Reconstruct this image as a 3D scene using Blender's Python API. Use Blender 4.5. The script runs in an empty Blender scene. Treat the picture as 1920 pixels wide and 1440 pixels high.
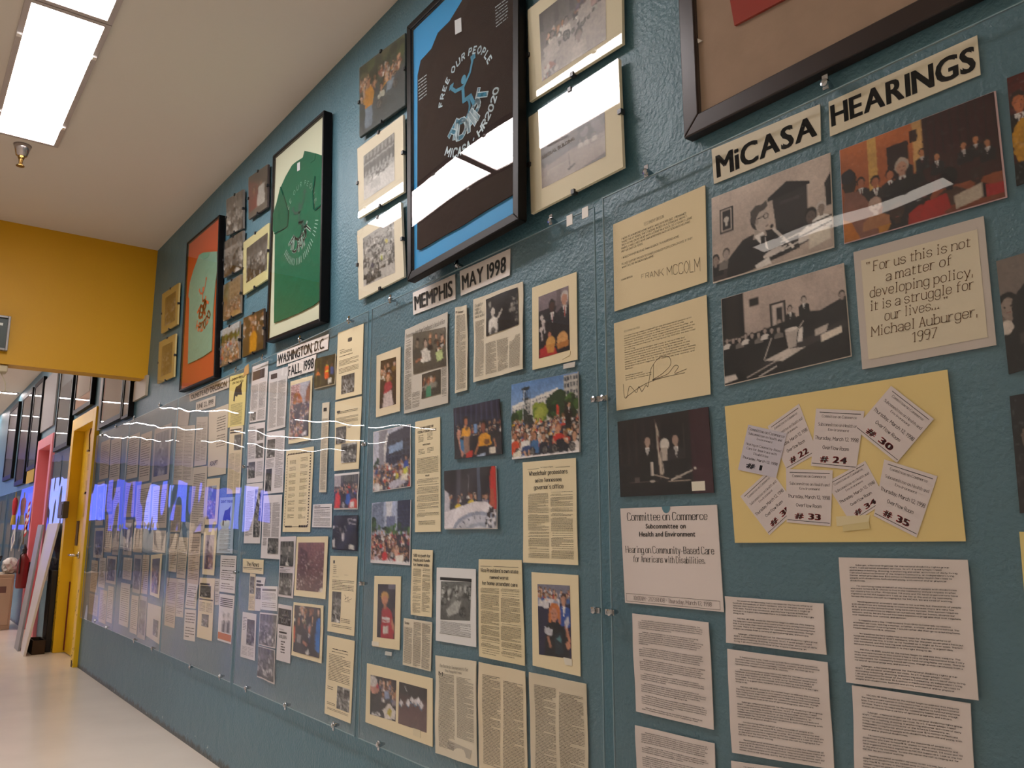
import bpy, bmesh, math, random
import numpy as np
from mathutils import Vector, Matrix

sc = bpy.context.scene
COL = sc.collection
R = math.radians
# ------------------------------------------------------------------ camera, world, exposure
FPX, TH, AZ = 1524.0, R(10.4), R(52.9)
D = 1.33                                   # camera to wall
EYE = 0.793 * D
CEIL = 2.293 * D
CAM = np.array([0.0, -D, EYE])
_F = np.array([-math.sin(AZ) * math.cos(TH), math.cos(AZ) * math.cos(TH), math.sin(TH)])
_R = np.array([math.cos(AZ), math.sin(AZ), 0.0])
_U = np.cross(_R, _F)
cd = bpy.data.cameras.new('camera'); cam = bpy.data.objects.new('camera', cd); COL.objects.link(cam)
cd.sensor_fit = 'HORIZONTAL'; cd.sensor_width = 36.0; cd.lens = FPX / 1920 * 36
cd.clip_start = 0.02; cd.clip_end = 100
cam.matrix_world = Matrix(((_R[0], _U[0], -_F[0], CAM[0]), (_R[1], _U[1], -_F[1], CAM[1]), (_R[2], _U[2], -_F[2], CAM[2]), (0, 0, 0, 1)))
sc.camera = cam
wd = bpy.data.worlds.new('world'); sc.world = wd; wd.use_nodes = True
wd.node_tree.nodes['Background'].inputs[0].default_value = (0.55, 0.6, 0.7, 1)
wd.node_tree.nodes['Background'].inputs[1].default_value = 0.05
sc.view_settings.view_transform = 'Standard'; sc.view_settings.look = 'None'
sc.view_settings.gamma = 1.0; sc.view_settings.use_curve_mapping = False
sc.view_settings.exposure = 1.35
TROFFER_POWER = 11.8      # near ceiling lights
ROW_POWER = 18.0           # light rows of the hall beyond the beam
WINDOW_POWER = 1.4
try:
    sc.cycles.use_denoising = True
    sc.cycles.max_bounces = 8; sc.cycles.diffuse_bounces = 4
    sc.cycles.transparent_max_bounces = 16
    sc.cycles.sample_clamp_indirect = 4.0
except Exception:
    pass

def ray(p):
    return _F + (p[0] - 960) / FPX * _R - (p[1] - 720) / FPX * _U
def at(p, y=0.0):                          # pixel -> point on the plane Y = y (parallel to the wall)
    r = ray(p); t = (y - CAM[1]) / r[1]
    return CAM + r * t
def onplane(p, o, n):
    r = ray(p); t = float(np.dot(o - CAM, n) / np.dot(r, n))
    return CAM + r * t

# ------------------------------------------------------------------ materials
def lin(c):
    if isinstance(c, str):
        c = c.lstrip('#'); c = c if len(c) == 6 else ''.join(q * 2 for q in c); c = tuple(int(c[i:i + 2], 16) / 255 for i in (0, 2, 4))
    return tuple(x / 12.92 if x <= 0.04045 else ((x + 0.055) / 1.055) ** 2.4 for x in c[:3])
_M = {}
def mat(hexc, rough=0.6, spec=0.5, metal=0.0, bump=None, noise=None, emit=0.0, key=None):
    k = key or (hexc, rough, spec, metal, bump, noise, emit)
    if k in _M: return _M[k]
    m = bpy.data.materials.new('mat_' + hexc.strip('#')); m.use_nodes = True
    nt = m.node_tree; b = nt.nodes['Principled BSDF']
    c = (*lin(hexc), 1)
    b.inputs['Base Color'].default_value = c
    b.inputs['Roughness'].default_value = rough
    b.inputs['Specular IOR Level'].default_value = spec
    b.inputs['Metallic'].default_value = metal
    tc = None
    if bump or noise:
        tc = nt.nodes.new('ShaderNodeNewGeometry')
    if noise:                               # (scale, amount)
        n = nt.nodes.new('ShaderNodeTexNoise'); n.inputs['Scale'].default_value = noise[0]; n.inputs['Detail'].default_value = 4
        nt.links.new(tc.outputs['Position'], n.inputs['Vector'])
        mx = nt.nodes.new('ShaderNodeMix'); mx.data_type = 'RGBA'
        mx.inputs[6].default_value = tuple(x * (1 - noise[1]) for x in c[:3]) + (1,)
        mx.inputs[7].default_value = tuple(min(1, x * (1 + noise[1])) for x in c[:3]) + (1,)
        nt.links.new(n.outputs['Fac'], mx.inputs[0]); nt.links.new(mx.outputs[2], b.inputs['Base Color'])
    if bump:                                # (scale, strength, distance)
        n = nt.nodes.new('ShaderNodeTexNoise'); n.inputs['Scale'].default_value = bump[0]; n.inputs['Detail'].default_value = 3
        nt.links.new(tc.outputs['Position'], n.inputs['Vector'])
        bp = nt.nodes.new('ShaderNodeBump'); bp.inputs['Strength'].default_value = bump[1]; bp.inputs['Distance'].default_value = bump[2]
        nt.links.new(n.outputs['Fac'], bp.inputs['Height']); nt.links.new(bp.outputs['Normal'], b.inputs['Normal'])
    if emit:
        b.inputs['Emission Color'].default_value = c; b.inputs['Emission Strength'].default_value = emit
    _M[k] = m
    return m
def clear_mat(name, tint, f0=0.045, rough=0.02, haze=0.0, hazecol='#9aa6ad', top=1.0):
    """thin clear sheet: transparent, with a Schlick mirror reflection"""
    m = bpy.data.materials.new(name); m.use_nodes = True; nt = m.node_tree
    for n in list(nt.nodes): nt.nodes.remove(n)
    N = nt.nodes.new; L = nt.links.new
    out = N('ShaderNodeOutputMaterial'); g = N('ShaderNodeNewGeometry')
    dot = N('ShaderNodeVectorMath'); dot.operation = 'DOT_PRODUCT'
    L(g.outputs['Normal'], dot.inputs[0]); L(g.outputs['Incoming'], dot.inputs[1])
    def M(op, a, b=None):
        n = N('ShaderNodeMath'); n.operation = op; n.use_clamp = False
        for i, x in enumerate((a, b)):
            if x is None: continue
            if hasattr(x, 'default_value') or hasattr(x, 'links'): L(x, n.inputs[i])
            else: n.inputs[i].default_value = x
        return n.outputs[0]
    c = M('ABSOLUTE', dot.outputs['Value'])
    f = M('ADD', M('MULTIPLY', M('POWER', M('SUBTRACT', 1.0, c), 5.0), top), f0)
    fm = M('MINIMUM', f, 1.0)
    tr = N('ShaderNodeBsdfTransparent'); tr.inputs[0].default_value = (*tint, 1)
    gl = N('ShaderNodeBsdfGlossy'); gl.inputs['Roughness'].default_value = rough
    mx = N('ShaderNodeMixShader'); L(fm, mx.inputs[0])
    base = tr.outputs[0]
    if haze:
        df = N('ShaderNodeBsdfDiffuse'); df.inputs[0].default_value = (*lin(hazecol), 1)
        m2 = N('ShaderNodeMixShader'); m2.inputs[0].default_value = haze
        L(tr.outputs[0], m2.inputs[1]); L(df.outputs[0], m2.inputs[2]); base = m2.outputs[0]
    L(base, mx.inputs[1]); L(gl.outputs[0], mx.inputs[2]); L(mx.outputs[0], out.inputs[0])
    return m
def print_mat(name, rough, spec):
    m = bpy.data.materials.new(name); m.use_nodes = True; nt = m.node_tree; b = nt.nodes['Principled BSDF']
    a = nt.nodes.new('ShaderNodeAttribute'); a.attribute_name = 'Col'
    nt.links.new(a.outputs['Color'], b.inputs['Base Color'])
    b.inputs['Roughness'].default_value = rough; b.inputs['Specular IOR Level'].default_value = spec
    return m
PHOTO = print_mat('photo_print', 0.35, 0.35)
HALFTONE = print_mat('halftone_print', 0.8, 0.2)
ACRYLIC = clear_mat('clear_acrylic', (0.96, 0.965, 0.97), 0.03, 0.012, 0.035)
EDGE = mat('#7d98a3', 0.3, 0.6, key='acrylic_edge')
GLASS = clear_mat('picture_glass', (0.97, 0.975, 0.97), 0.05, 0.0)

# ------------------------------------------------------------------ object helpers
def tag(o, label=None, cat=None, group=None, kind=None):
    if label: o['label'] = label
    if cat: o['category'] = cat
    if group: o['group'] = group
    if kind: o['kind'] = kind
    return o
def mesh_obj(name, verts, faces, m, parent=None, loc=(0, 0, 0), smooth=False):
    me = bpy.data.meshes.new(name)
    v = [(a[0] - loc[0], a[1] - loc[1], a[2] - loc[2]) for a in verts]
    me.from_pydata(v, [], faces); me.update()
    if m: me.materials.append(m)
    if smooth:
        me.polygons.foreach_set('use_smooth', [True] * len(me.polygons))
    o = bpy.data.objects.new(name, me); COL.objects.link(o)
    if parent: o.parent = parent
    else: o.location = loc
    return o
def empty(name, loc):
    o = bpy.data.objects.new(name, None); COL.objects.link(o); o.location = loc; o.empty_display_size = .1
    return o
class MB:
    def __init__(s): s.v = []; s.f = []
    def box(s, x0, x1, y0, y1, z0, z1):
        n = len(s.v)
        s.v += [(x, y, z) for z in (z0, z1) for y in (y0, y1) for x in (x0, x1)]
        s.f += [tuple(n + i for i in q) for q in ((0, 2, 3, 1), (4, 5, 7, 6), (0, 1, 5, 4), (2, 6, 7, 3), (0, 4, 6, 2), (1, 3, 7, 5))]
        return s
    def hexa(s, b, t):                      # two 4-corner loops
        n = len(s.v); s.v += [tuple(p) for p in b] + [tuple(p) for p in t]
        s.f += [(n + 3, n + 2, n + 1, n), (n + 4, n + 5, n + 6, n + 7)] + [(n + i, n + (i + 1) % 4, n + 4 + (i + 1) % 4, n + 4 + i) for i in range(4)]
        return s
    def lathe(s, c, prof, n=12, axis=2):    # profile of (radius, height)
        b = len(s.v)
        for r, h in prof:
            for i in range(n):
                a = 2 * math.pi * i / n; p = [r * math.cos(a), r * math.sin(a)]
                q = [0, 0, 0]; q[axis] = h; o = [k for k in (0, 1, 2) if k != axis]; q[o[0]] = p[0]; q[o[1]] = p[1]
                s.v.append((c[0] + q[0], c[1] + q[1], c[2] + q[2]))
        for j in range(len(prof) - 1):
            for i in range(n):
                s.f.append((b + j * n + i, b + j * n + (i + 1) % n, b + (j + 1) * n + (i + 1) % n, b + (j + 1) * n + i))
        s.f.append(tuple(b + i for i in range(n))[::-1]); s.f.append(tuple(b + (len(prof) - 1) * n + i for i in range(n)))
        return s
    def tube(s, pts, r, n=6):
        b = len(s.v); P = [np.array(p, float) for p in pts]
        for k, p in enumerate(P):
            d = P[min(k + 1, len(P) - 1)] - P[max(k - 1, 0)]; d /= (np.linalg.norm(d) + 1e-9)
            a = np.cross(d, (0, 0, 1)); a = a if np.linalg.norm(a) > .1 else np.cross(d, (1, 0, 0)); a /= np.linalg.norm(a); c = np.cross(d, a)
            rr = r[k] if isinstance(r, (list, tuple)) else r
            for i in range(n):
                t = 2 * math.pi * i / n; s.v.append(tuple(p + rr * (math.cos(t) * a + math.sin(t) * c)))
        for j in range(len(P) - 1):
            for i in range(n): s.f.append((b + j * n + i, b + j * n + (i + 1) % n, b + (j + 1) * n + (i + 1) % n, b + (j + 1) * n + i))
        s.f.append(tuple(b + i for i in range(n))); s.f.append(tuple(b + (len(P) - 1) * n + i for i in range(n))[::-1])
        return s
    def build(s, name, m, parent=None, loc=(0, 0, 0), smooth=False, bevel=0):
        if parent is not None and loc == (0, 0, 0): loc = tuple(parent.location)
        o = mesh_obj(name, s.v, s.f, m, parent, loc, smooth)
        bm = bmesh.new(); bm.from_mesh(o.data); bmesh.ops.recalc_face_normals(bm, faces=bm.faces)
        if bevel: bmesh.ops.bevel(bm, geom=bm.edges[:], offset=bevel, segments=2, profile=.5, affect='EDGES')
        bm.to_mesh(o.data); bm.free()
        return o

# ------------------------------------------------------------------ room shell
def wall_mat():
    m = bpy.data.materials.new('teal_wall_paint'); m.use_nodes = True; nt = m.node_tree; b = nt.nodes['Principled BSDF']
    N = nt.nodes.new; L = nt.links.new
    g = N('ShaderNodeNewGeometry')
    n1 = N('ShaderNodeTexNoise'); n1.inputs['Scale'].default_value = 1.6; n1.inputs['Detail'].default_value = 5
    L(g.outputs['Position'], n1.inputs['Vector'])
    mx = N('ShaderNodeMix'); mx.data_type = 'RGBA'; L(n1.outputs['Fac'], mx.inputs[0])
    mx.inputs[6].default_value = (*lin('#486e7b'), 1); mx.inputs[7].default_value = (*lin('#557a88'), 1)
    # scuffs low on the wall: dirt and chips where the mop and chairs hit it
    sp = N('ShaderNodeSeparateXYZ'); L(g.outputs['Position'], sp.inputs[0])
    mr = N('ShaderNodeMapRange'); mr.inputs[1].default_value = 0.0; mr.inputs[2].default_value = 0.07; mr.inputs[3].default_value = 1.0; mr.inputs[4].default_value = 0.0
    L(sp.outputs[2], mr.inputs[0])
    n2 = N('ShaderNodeTexNoise'); n2.inputs['Scale'].default_value = 22; n2.inputs['Detail'].default_value = 6; L(g.outputs['Position'], n2.inputs['Vector'])
    mu = N('ShaderNodeMath'); mu.operation = 'ADD'; L(mr.outputs[0], mu.inputs[0]); L(n2.outputs['Fac'], mu.inputs[1])
    r2 = N('ShaderNodeMapRange'); r2.inputs[1].default_value = 0.95; r2.inputs[2].default_value = 1.3; r2.inputs[3].default_value = 0; r2.inputs[4].default_value = .9; L(mu.outputs[0], r2.inputs[0])
    m3 = N('ShaderNodeMix'); m3.data_type = 'RGBA'; L(r2.outputs[0], m3.inputs[0]); L(mx.outputs[2], m3.inputs[6]); m3.inputs[7].default_value = (*lin('#2e3028'), 1)
    # sparse pale chips below knee height
    v = N('ShaderNodeTexNoise'); v.inputs['Scale'].default_value = 26; v.inputs['Detail'].default_value = 2; L(g.outputs['Position'], v.inputs['Vector'])
    r3 = N('ShaderNodeMapRange'); r3.inputs[1].default_value = 0.3; r3.inputs[2].default_value = 0.05; r3.inputs[3].default_value = 0; r3.inputs[4].default_value = .1; L(sp.outputs[2], r3.inputs[0])
    a3 = N('ShaderNodeMath'); a3.operation = 'ADD'; L(v.outputs['Fac'], a3.inputs[0]); L(r3.outputs[0], a3.inputs[1])
    r4 = N('ShaderNodeMapRange'); r4.inputs[1].default_value = 0.80; r4.inputs[2].default_value = 0.83; L(a3.outputs[0], r4.inputs[0])
    m4 = N('ShaderNodeMix'); m4.data_type = 'RGBA'; L(r4.outputs[0], m4.inputs[0]); L(m3.outputs[2], m4.inputs[6]); m4.inputs[7].default_value = (*lin('#a9b9bd'), 1)
    L(m4.outputs[2], b.inputs['Base Color'])
    b.inputs['Roughness'].default_value = 0.42; b.inputs['Specular IOR Level'].default_value = 0.45
    # knockdown / brush relief
    na = N('ShaderNodeTexNoise'); na.inputs['Scale'].default_value = 95; na.inputs['Detail'].default_value = 4; L(g.outputs['Position'], na.inputs['Vector'])
    nb = N('ShaderNodeTexNoise'); nb.inputs['Scale'].default_value = 9; nb.inputs['Detail'].default_value = 5; nb.inputs['Distortion'].default_value = 1.2; L(g.outputs['Position'], nb.inputs['Vector'])
    ad = N('ShaderNodeMath'); ad.operation = 'MULTIPLY_ADD'; L(nb.outputs['Fac'], ad.inputs[0]); ad.inputs[1].default_value = 1.6; L(na.outputs['Fac'], ad.inputs[2])
    bp = N('ShaderNodeBump'); bp.inputs['Strength'].default_value = 0.8; bp.inputs['Distance'].default_value = 0.004
    L(ad.outputs[0], bp.inputs['Height']); L(bp.outputs['Normal'], b.inputs['Normal'])
    return m
TEAL = wall_mat()
XB = -5.973                                 # yellow beam face
XE, XN = -26.0, 2.6                         # ends of the room
YO, YN = -9.5, -4.0                         # far side of hall / of near room
DY = (-8.54, -7.62); DP = (-10.8, -9.92); DZ = 2.01
m = MB()
m.box(DY[1], XN, 0, .2, 0, CEIL).box(DP[1], DY[0], 0, .2, 0, CEIL).box(XE, DP[0], 0, .2, 0, CEIL)
m.box(DY[0], DY[1], 0, .2, DZ, CEIL).box(DP[0], DP[1], 0, .2, DZ, CEIL)
tag(m.build('wall_front', TEAL), 'long teal wall hung with framed shirts, photographs and papers', kind='structure')
CEILM = mat('#e4dacf', .85, .15, bump=(80, .1, .002))
tag(MB().box(XE, XN, YO, .2, CEIL, CEIL + .1).build('ceiling', CEILM), 'smooth off-white ceiling', kind='structure')
fm = mat('#e0d6c8', .24, .5, noise=(3.0, .1), key='floor')
tag(MB().box(XE, XN, YO, .2, -.1, 0).build('floor', fm), 'polished beige concrete floor', kind='structure')
tag(MB().box(XE, XN, YO - .1, YO, 0, CEIL).build('wall_back', mat('#c8ccc8', .7)), kind='structure')
tag(MB().box(XB + .0, XN, YN - .1, YN, 0, CEIL).build('wall_near', mat('#f0ebe2', .7)), kind='structure')
tag(MB().box(XN, XN + .1, YO, .2, 0, CEIL).build('wall_right', mat('#cfc4b4', .7)), kind='structure')
tag(MB().box(XE - .1, XE, YO, .2, 0, CEIL).build('wall_left', mat('#6f8590', .7)), kind='structure')
YEL = mat('#d6a010', .5, .4, noise=(1.2, .06), bump=(70, .2, .002), key='yellow_wall')
tag(MB().box(XB - .14, XB, YO, 0, 2.112, CEIL).build('wall_header', YEL), 'yellow painted beam wall across the hall above the opening', kind='structure')
# hall windows at the far end (seen only as blue reflections)
WINS = [mat(c, .5, emit=WINDOW_POWER * e, key='blue_daylight%d' % i) for i, (c, e) in enumerate((('#5b6cff', 1.), ('#7f8cff', 1.1), ('#4a58e8', .7)))]
WF = mat('#8f98b8', .5)
for k in range(9):
    y0 = -8.6 + k * .82; z0 = 1.15 if k % 3 else 1.4; z1 = 2.45 + .12 * (k % 2)
    w = empty('window_%d' % (k + 1), (XE + .02, y0 + .3, z0)); tag(w, kind='structure')
    MB().box(XE, XE + .02, y0, y0 + .56, z0, z1).build('pane', WINS[k % 3], w)
    for q in ((y0 - .04, y0, z0 - .05, z1 + .05), (y0 + .56, y0 + .60, z0 - .05, z1 + .05), (y0, y0 + .56, z0 - .05, z0), (y0, y0 + .56, z1, z1 + .05)):
        MB().box(XE, XE + .05, *q).build('frame', WF, w)

# ------------------------------------------------------------------ ceiling lights
LIT = mat('#fcf4f4', .5, emit=TROFFER_POWER, key='lit_diffuser')
LIT2 = mat('#fdf2ee', .5, emit=ROW_POWER, key='lit_tubes')
FR = mat('#b9adaa', .4, .5)
def light(x0, x1, y0, y1, label, lit, group):
    t = empty('ceiling_light', ((x0 + x1) / 2, (y0 + y1) / 2, CEIL)); tag(t, label, 'light', group)
    MB().box(x0 + .004, x1 - .004, y0 + .004, y1 - .004, CEIL - .010, CEIL - .003).build('diffuser', lit, t)
    f = .022; z0 = CEIL - .012
    for q in ((x0 - f, x0, y0 - f, y1 + f), (x1, x1 + f, y0 - f, y1 + f), (x0, x1, y0 - f, y0), (x0, x1, y1, y1 + f)):
        MB().box(*q, z0, CEIL).build('housing', FR, t)
    for xx in (x0 + .25, x1 - .25):
        for yy in (y0 - f * .6, y1 + f * .4): MB().box(xx - .012, xx + .012, yy - .008, yy + .008, z0 - .01, z0).build('latch', mat('#e8e4e0', .3, metal=.6), t)
    return t
Y0, Y1 = -1.112, -.858
G1 = 'ceiling lights of the near room'
light(-4.575, -3.315, Y0, Y1, 'lit ceiling light panel nearest the yellow beam, beside the sprinkler', LIT, G1)
light(-3.265, -2.005, Y0, Y1, 'lit ceiling light panel at the top edge, end to end with the next one', LIT, G1)
LIT_FILL = mat('#fff2e2', .5, emit=TROFFER_POWER * .42, key='lit_fill')
LIT3 = mat('#fff1e4', .5, emit=TROFFER_POWER * .35, key='lit_louvre')
light(-3.265, -2.005, -3.42, -3.25, 'dimmer narrow ceiling light away from the wall, parallel to the bright row', LIT3, G1)
for i, y in enumerate((-1.4, -3.0)):  # unseen fill lights, added to even out the light on wall and floor
    light(.7, 1.96, y - .13, y + .13, 'added fill light behind the camera, %s from the picture wall' % ('first', 'second')[i], LIT_FILL, G1)
G2 = 'cross rows of ceiling lights in the hall beyond the beam'
ordn = ['first', 'second', 'third', 'fourth', 'fifth']
light(-8.95, -8.83, -1.3, -.2, 'added unseen strip light across the hall ceiling, first row past the beam', LIT2, G2)  # added out of view above the opening to brighten the yellow door
for i, x in ((1, -11.2), (2, -13.6), (3, -16.1), (4, -18.5)):
    light(x - .05, x + .05, -3.4, -.3 if i == 1 else -.05, 'strip light running across the hall ceiling, %s row past the beam, wall end' % ordn[i], LIT2, G2)
    light(x - .05, x + .05, -7.4, -4.1, 'strip light running across the hall ceiling, %s row past the beam, far end' % ordn[i], LIT2, G2)
# sprinkler
sx, sy = -4.70, -.985
t = empty('fire_sprinkler', (sx, sy, CEIL)); tag(t, 'chrome and brass fire sprinkler hanging from the ceiling beside the light', 'sprinkler')
CHR = mat('#c4bcbc', .25, metal=1.0); BRS = mat('#8a6a3a', .35, metal=1.0)
MB().lathe((sx, sy, CEIL), [(.012, -.062), (.026, -.058), (.036, -.02), (.043, 0)], 20).build('escutcheon', CHR, t, smooth=True)
b = MB().lathe((sx, sy, CEIL), [(.008, -.105), (.011, -.08), (.016, -.07), (.016, -.058)], 12)
b.build('nozzle', BRS, t)
b = MB()
for s in (-1, 1): b.tube([(sx + s * .012, sy, CEIL - .068), (sx + s * .017, sy, CEIL - .09), (sx + s * .004, sy, CEIL - .112)], .0028)
b.build('yoke', BRS, t)
MB().lathe((sx, sy, CEIL), [(.02, -.116), (.02, -.113), (.006, -.111)], 12).build('deflector', BRS, t)
# exit sign on the beam
t = empty('exit_sign', (XB + .02, -1.0, 2.2)); tag(t, 'grey framed green exit sign on the yellow beam at the left edge', 'sign')
ex0, ex1, ez0, ez1 = -1.22, -.862, 2.205, 2.40
MB().box(XB, XB + .03, ex0, ex1, ez0, ez1).build('board', mat('#1f3328', .4), t)
b = MB(); f = .014
b.box(XB, XB + .045, ex0 - f, ex0, ez0 - f, ez1 + f).box(XB, XB + .045, ex1, ex1 + f, ez0 - f, ez1 + f).box(XB, XB + .045, ex0, ex1, ez0 - f, ez0).box(XB, XB + .045, ex0, ex1, ez1, ez1 + f)
b.build('frame', mat('#8e8b88', .4, metal=.3), t, bevel=.002)
SIGNPOS = (XB + .031, ex0, ex1, ez0, ez1, t)
# small beige emergency unit hanging under the beam, with its cord
t = empty('emergency_light', (XB - .07, -.87, 2.11)); tag(t, 'small beige emergency light under the yellow beam at the left edge', 'light')
MB().box(XB - .13, XB - .02, -1.05, -.83, 2.065, 2.11).build('case', mat('#cbbf9f', .5), t, bevel=.006)
MB().box(XB - .1, XB - .06, -.95, -.90, 2.01, 2.065).build('lamp_head', mat('#8a5a4a', .5), t, bevel=.004)
MB().tube([(XB - .07, -.86, 2.065), (XB - .07, -.83, 2.0), (XB - .07, -.825, 1.95), (XB - .07, -.86, 1.92), (XB - .07, -.90, 1.96), (XB - .07, -.91, 2.05)], .004).build('cord', mat('#d5cbb0'), t)

# ------------------------------------------------------------------ stroke alphabet (serif / typewriter / plain)
GL = {
'a': (4, '~0516364542 ~442403123243'), 'b': (4, '0802 ~0526364543321203'), 'c': (4, '~4536160503123243'), 'd': (4, '4842 ~4536160503123243'),
'e': (4, '0444 ~444536160503123243'), 'f': (3, '~3828171612 0636'), 'g': (4, '~4536160503123243 ~4641301001'), 'h': (4, '0802 ~0516364542'),
'i': (2, '1612 1817'), 'j': (2, '~16110000 1817'), 'k': (4, '0802 4604 1542'), 'l': (2, '1812'), 'm': (6, '0602 ~0516263532 ~3546566562'),
'n': (4, '0602 ~0516364542'), 'o': (4, '~453616050312324345'), 'p': (4, '0600 ~0516364543321203'), 'q': (4, '4640 ~4536160503123243'),
'r': (3, '0602 ~041636'), 's': (4, '~453616051434433212 03'.replace(' ', '')), 't': (3, '~17131232 0636'), 'u': (4, '~0603123243 4642'), 'v': (4, '062246'),
'w': (6, '0622364266'), 'x': (4, '0642 4602'), 'y': (4, '0622 4610'), 'z': (4, '06460242'),
'A': (4, '022842 1434'), 'B': (4, '0802 ~083847463505 ~053544433202'), 'C': (5, '~5748180604124253'), 'D': (5, '0802 ~083856543202'),
'E': (4, '48080242 0535'), 'F': (4, '480802 0535'), 'G': (5, '~5748180604124253 355552'), 'H': (5, '0802 5852 0555'), 'I': (2, '1812'),
'J': (3, '~38332203'), 'K': (5, '0802 5804 2552'), 'L': (4, '080242'), 'M': (6, '0208346862'), 'N': (5, '02085258'), 'O': (5, '~283856543222040628'),
'P': (4, '0802 ~083847463505'), 'Q': (5, '~283856543222040628 3351'), 'R': (4, '0802 ~083847463505 2542'), 'S': (4, '~47381807153543321203'),
'T': (4, '0848 2822'), 'U': (5, '~080312425358'), 'V': (4, '082248'), 'W': (6, '0822364268'), 'X': (4, '0842 4802'), 'Y': (4, '0825 4825 2522'),
'Z': (4, '08480242'), '0': (4, '~183846443212040618'), '1': (3, '072822'), '2': (4, '~0718384602 0242'), '3': (4, '~0718384735 ~15354443321203'),
'4': (4, '32380444'), '5': (4, '480805 ~05354443321203'), '6': (4, '~381806031232434435150 4'.replace(' ', '')), '7': (4, '084812'),
'8': (4, '~15070718384735150403123243443515'), '9': (4, '~123245473818070615354 6'.replace(' ', '')), '.': (1, '0203'), ',': (1, '0301'),
'-': (3, '0434'), "'": (1, '0807'), '"': (2, '0807 2827'), '#': (5, '1228 3248 0454 0656'),
'(': (2, '~18060412'), ')': (2, '~08161402'), ':': (1, '0203 0506'), ';': (1, '0301 0506'), '!': (1, '0804 0203'), '?': (4, '~07183846252 4'.replace(' ', '') + ' 2322'),
'/': (3, '0238'), '&': (5, '~52170838361503123254'), '*': (3, '1414 1315 0434'), '\u2022': (2, '~051605'), '$': (4, '~47381807153543321203 2921'),
}
def catmull(P, k):
    out = []
    closed = P[0] == P[-1]
    n = len(P)
    for i in range(n - 1):
        p1, p2 = P[i], P[i + 1]
        p0 = P[i - 1] if i else (P[-2] if closed else p1); p3 = P[i + 2] if i + 2 < n else (P[1] if closed else p2)
        for j in range(k):
            t = j / k; t2 = t * t; t3 = t2 * t
            out.append(tuple(.5 * (2 * b + (c - a) * t + (2 * a - 5 * b + 4 * c - d) * t2 + (3 * b - a - 3 * c + d) * t3) for a, b, c, d in zip(p0, p1, p2, p3)))
    out.append(P[-1]); return out
_gc = {}
def glyph(ch, k):
    if (ch, k) in _gc: return _gc[(ch, k)]
    w, s = GL.get(ch, (4, ''))
    out = []
    for st in s.split():
        sm = st[0] == '~'; st = st.lstrip('~')
        P = [(float(st[i]), float(st[i + 1]) - 2) for i in range(0, len(st) - 1, 2)]
        out.append((catmull(P, k) if sm and len(P) > 2 and k > 1 else P, sm))
    _gc[(ch, k)] = (w, out); return _gc[(ch, k)]
def text_width(s): return sum((2.6 if c == ' ' else glyph(c, 1)[0] + 1.5) for c in s) - 1.5
class Ink:
    """quads in sheet coordinates (s right, t down, metres) collected into one flat print mesh"""
    def __init__(self): self.q = []
    def seg(self, a, b, wa, ext=0.0):
        dx, dy = b[0] - a[0], b[1] - a[1]; L = math.hypot(dx, dy)
        if L < 1e-9: return
        ux, uy = dx / L, dy / L; nx, ny = -uy * wa / 2, ux * wa / 2
        a = (a[0] - ux * ext, a[1] - uy * ext); b = (b[0] + ux * ext, b[1] + uy * ext)
        self.q.append(((a[0] + nx, a[1] + ny), (b[0] + nx, b[1] + ny), (b[0] - nx, b[1] - ny), (a[0] - nx, a[1] - ny)))
    def text(self, s, x0, x1, top, base, style='serif', k=2, weight=1.0, slant=0.0, xf=None):
        W = text_width(s); sx = (x1 - x0) / W; sy = (base - top) / 6.0
        th = {'serif': (.95, .42), 'slab': (.62, .5), 'sans': (1.0, .9), 'bold': (1.55, 1.35), 'thin': (.5, .5), 'dark': (1.25, .7)}[style]
        th = (th[0] * weight, th[1] * weight); sc_ = min(sx, sy)
        serif = style in ('serif', 'slab', 'dark'); cx = 0
        f = xf or (lambda p: p)
        T = lambda p: f((x0 + (cx + p[0] + slant * p[1]) * sx, base - p[1] * sy))
        for ch in s:
            if ch == ' ': cx += 2.6; continue
            w, st = glyph(ch, k)
            for P, sm in st:
                for i in range(len(P) - 1):
                    a, b = P[i], P[i + 1]
                    d = math.hypot(b[0] - a[0], b[1] - a[1]) or 1
                    c = abs(b[1] - a[1]) / d
                    if serif and not sm and b[0] > a[0] and b[1] > a[1] and c < .97: c = .3
                    self.seg(T(a), T(b), (th[1] + (th[0] - th[1]) * c) * (sx if c > .7 else sc_) , .12 * sc_ if k > 1 else 0)
                if serif and k > 1:
                    for e, o in ((P[0], P[1]), (P[-1], P[-2])):
                        if sm and len(P) > 8 and e != P[-1]: continue
                        if sm and e is P[0]: continue
                        if abs(e[1] - o[1]) > abs(e[0] - o[0]) * .8 and e[1] in (0., 4., 6., -2.):
                            l, r = (.75, .75)
                            if e[1] == 4.: r = 0.0
                            self.seg(T((e[0] - l, e[1])), T((e[0] + r, e[1])), th[1] * sy * .9)
            cx += w + 1.5
    def line(self, pts, w):
        for a, b in zip(pts, pts[1:]): self.seg(a, b, w, w * .3)
    def rect(self, x0, y0, x1, y1): self.q.append(((x0, y0), (x1, y0), (x1, y1), (x0, y1)))

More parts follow.
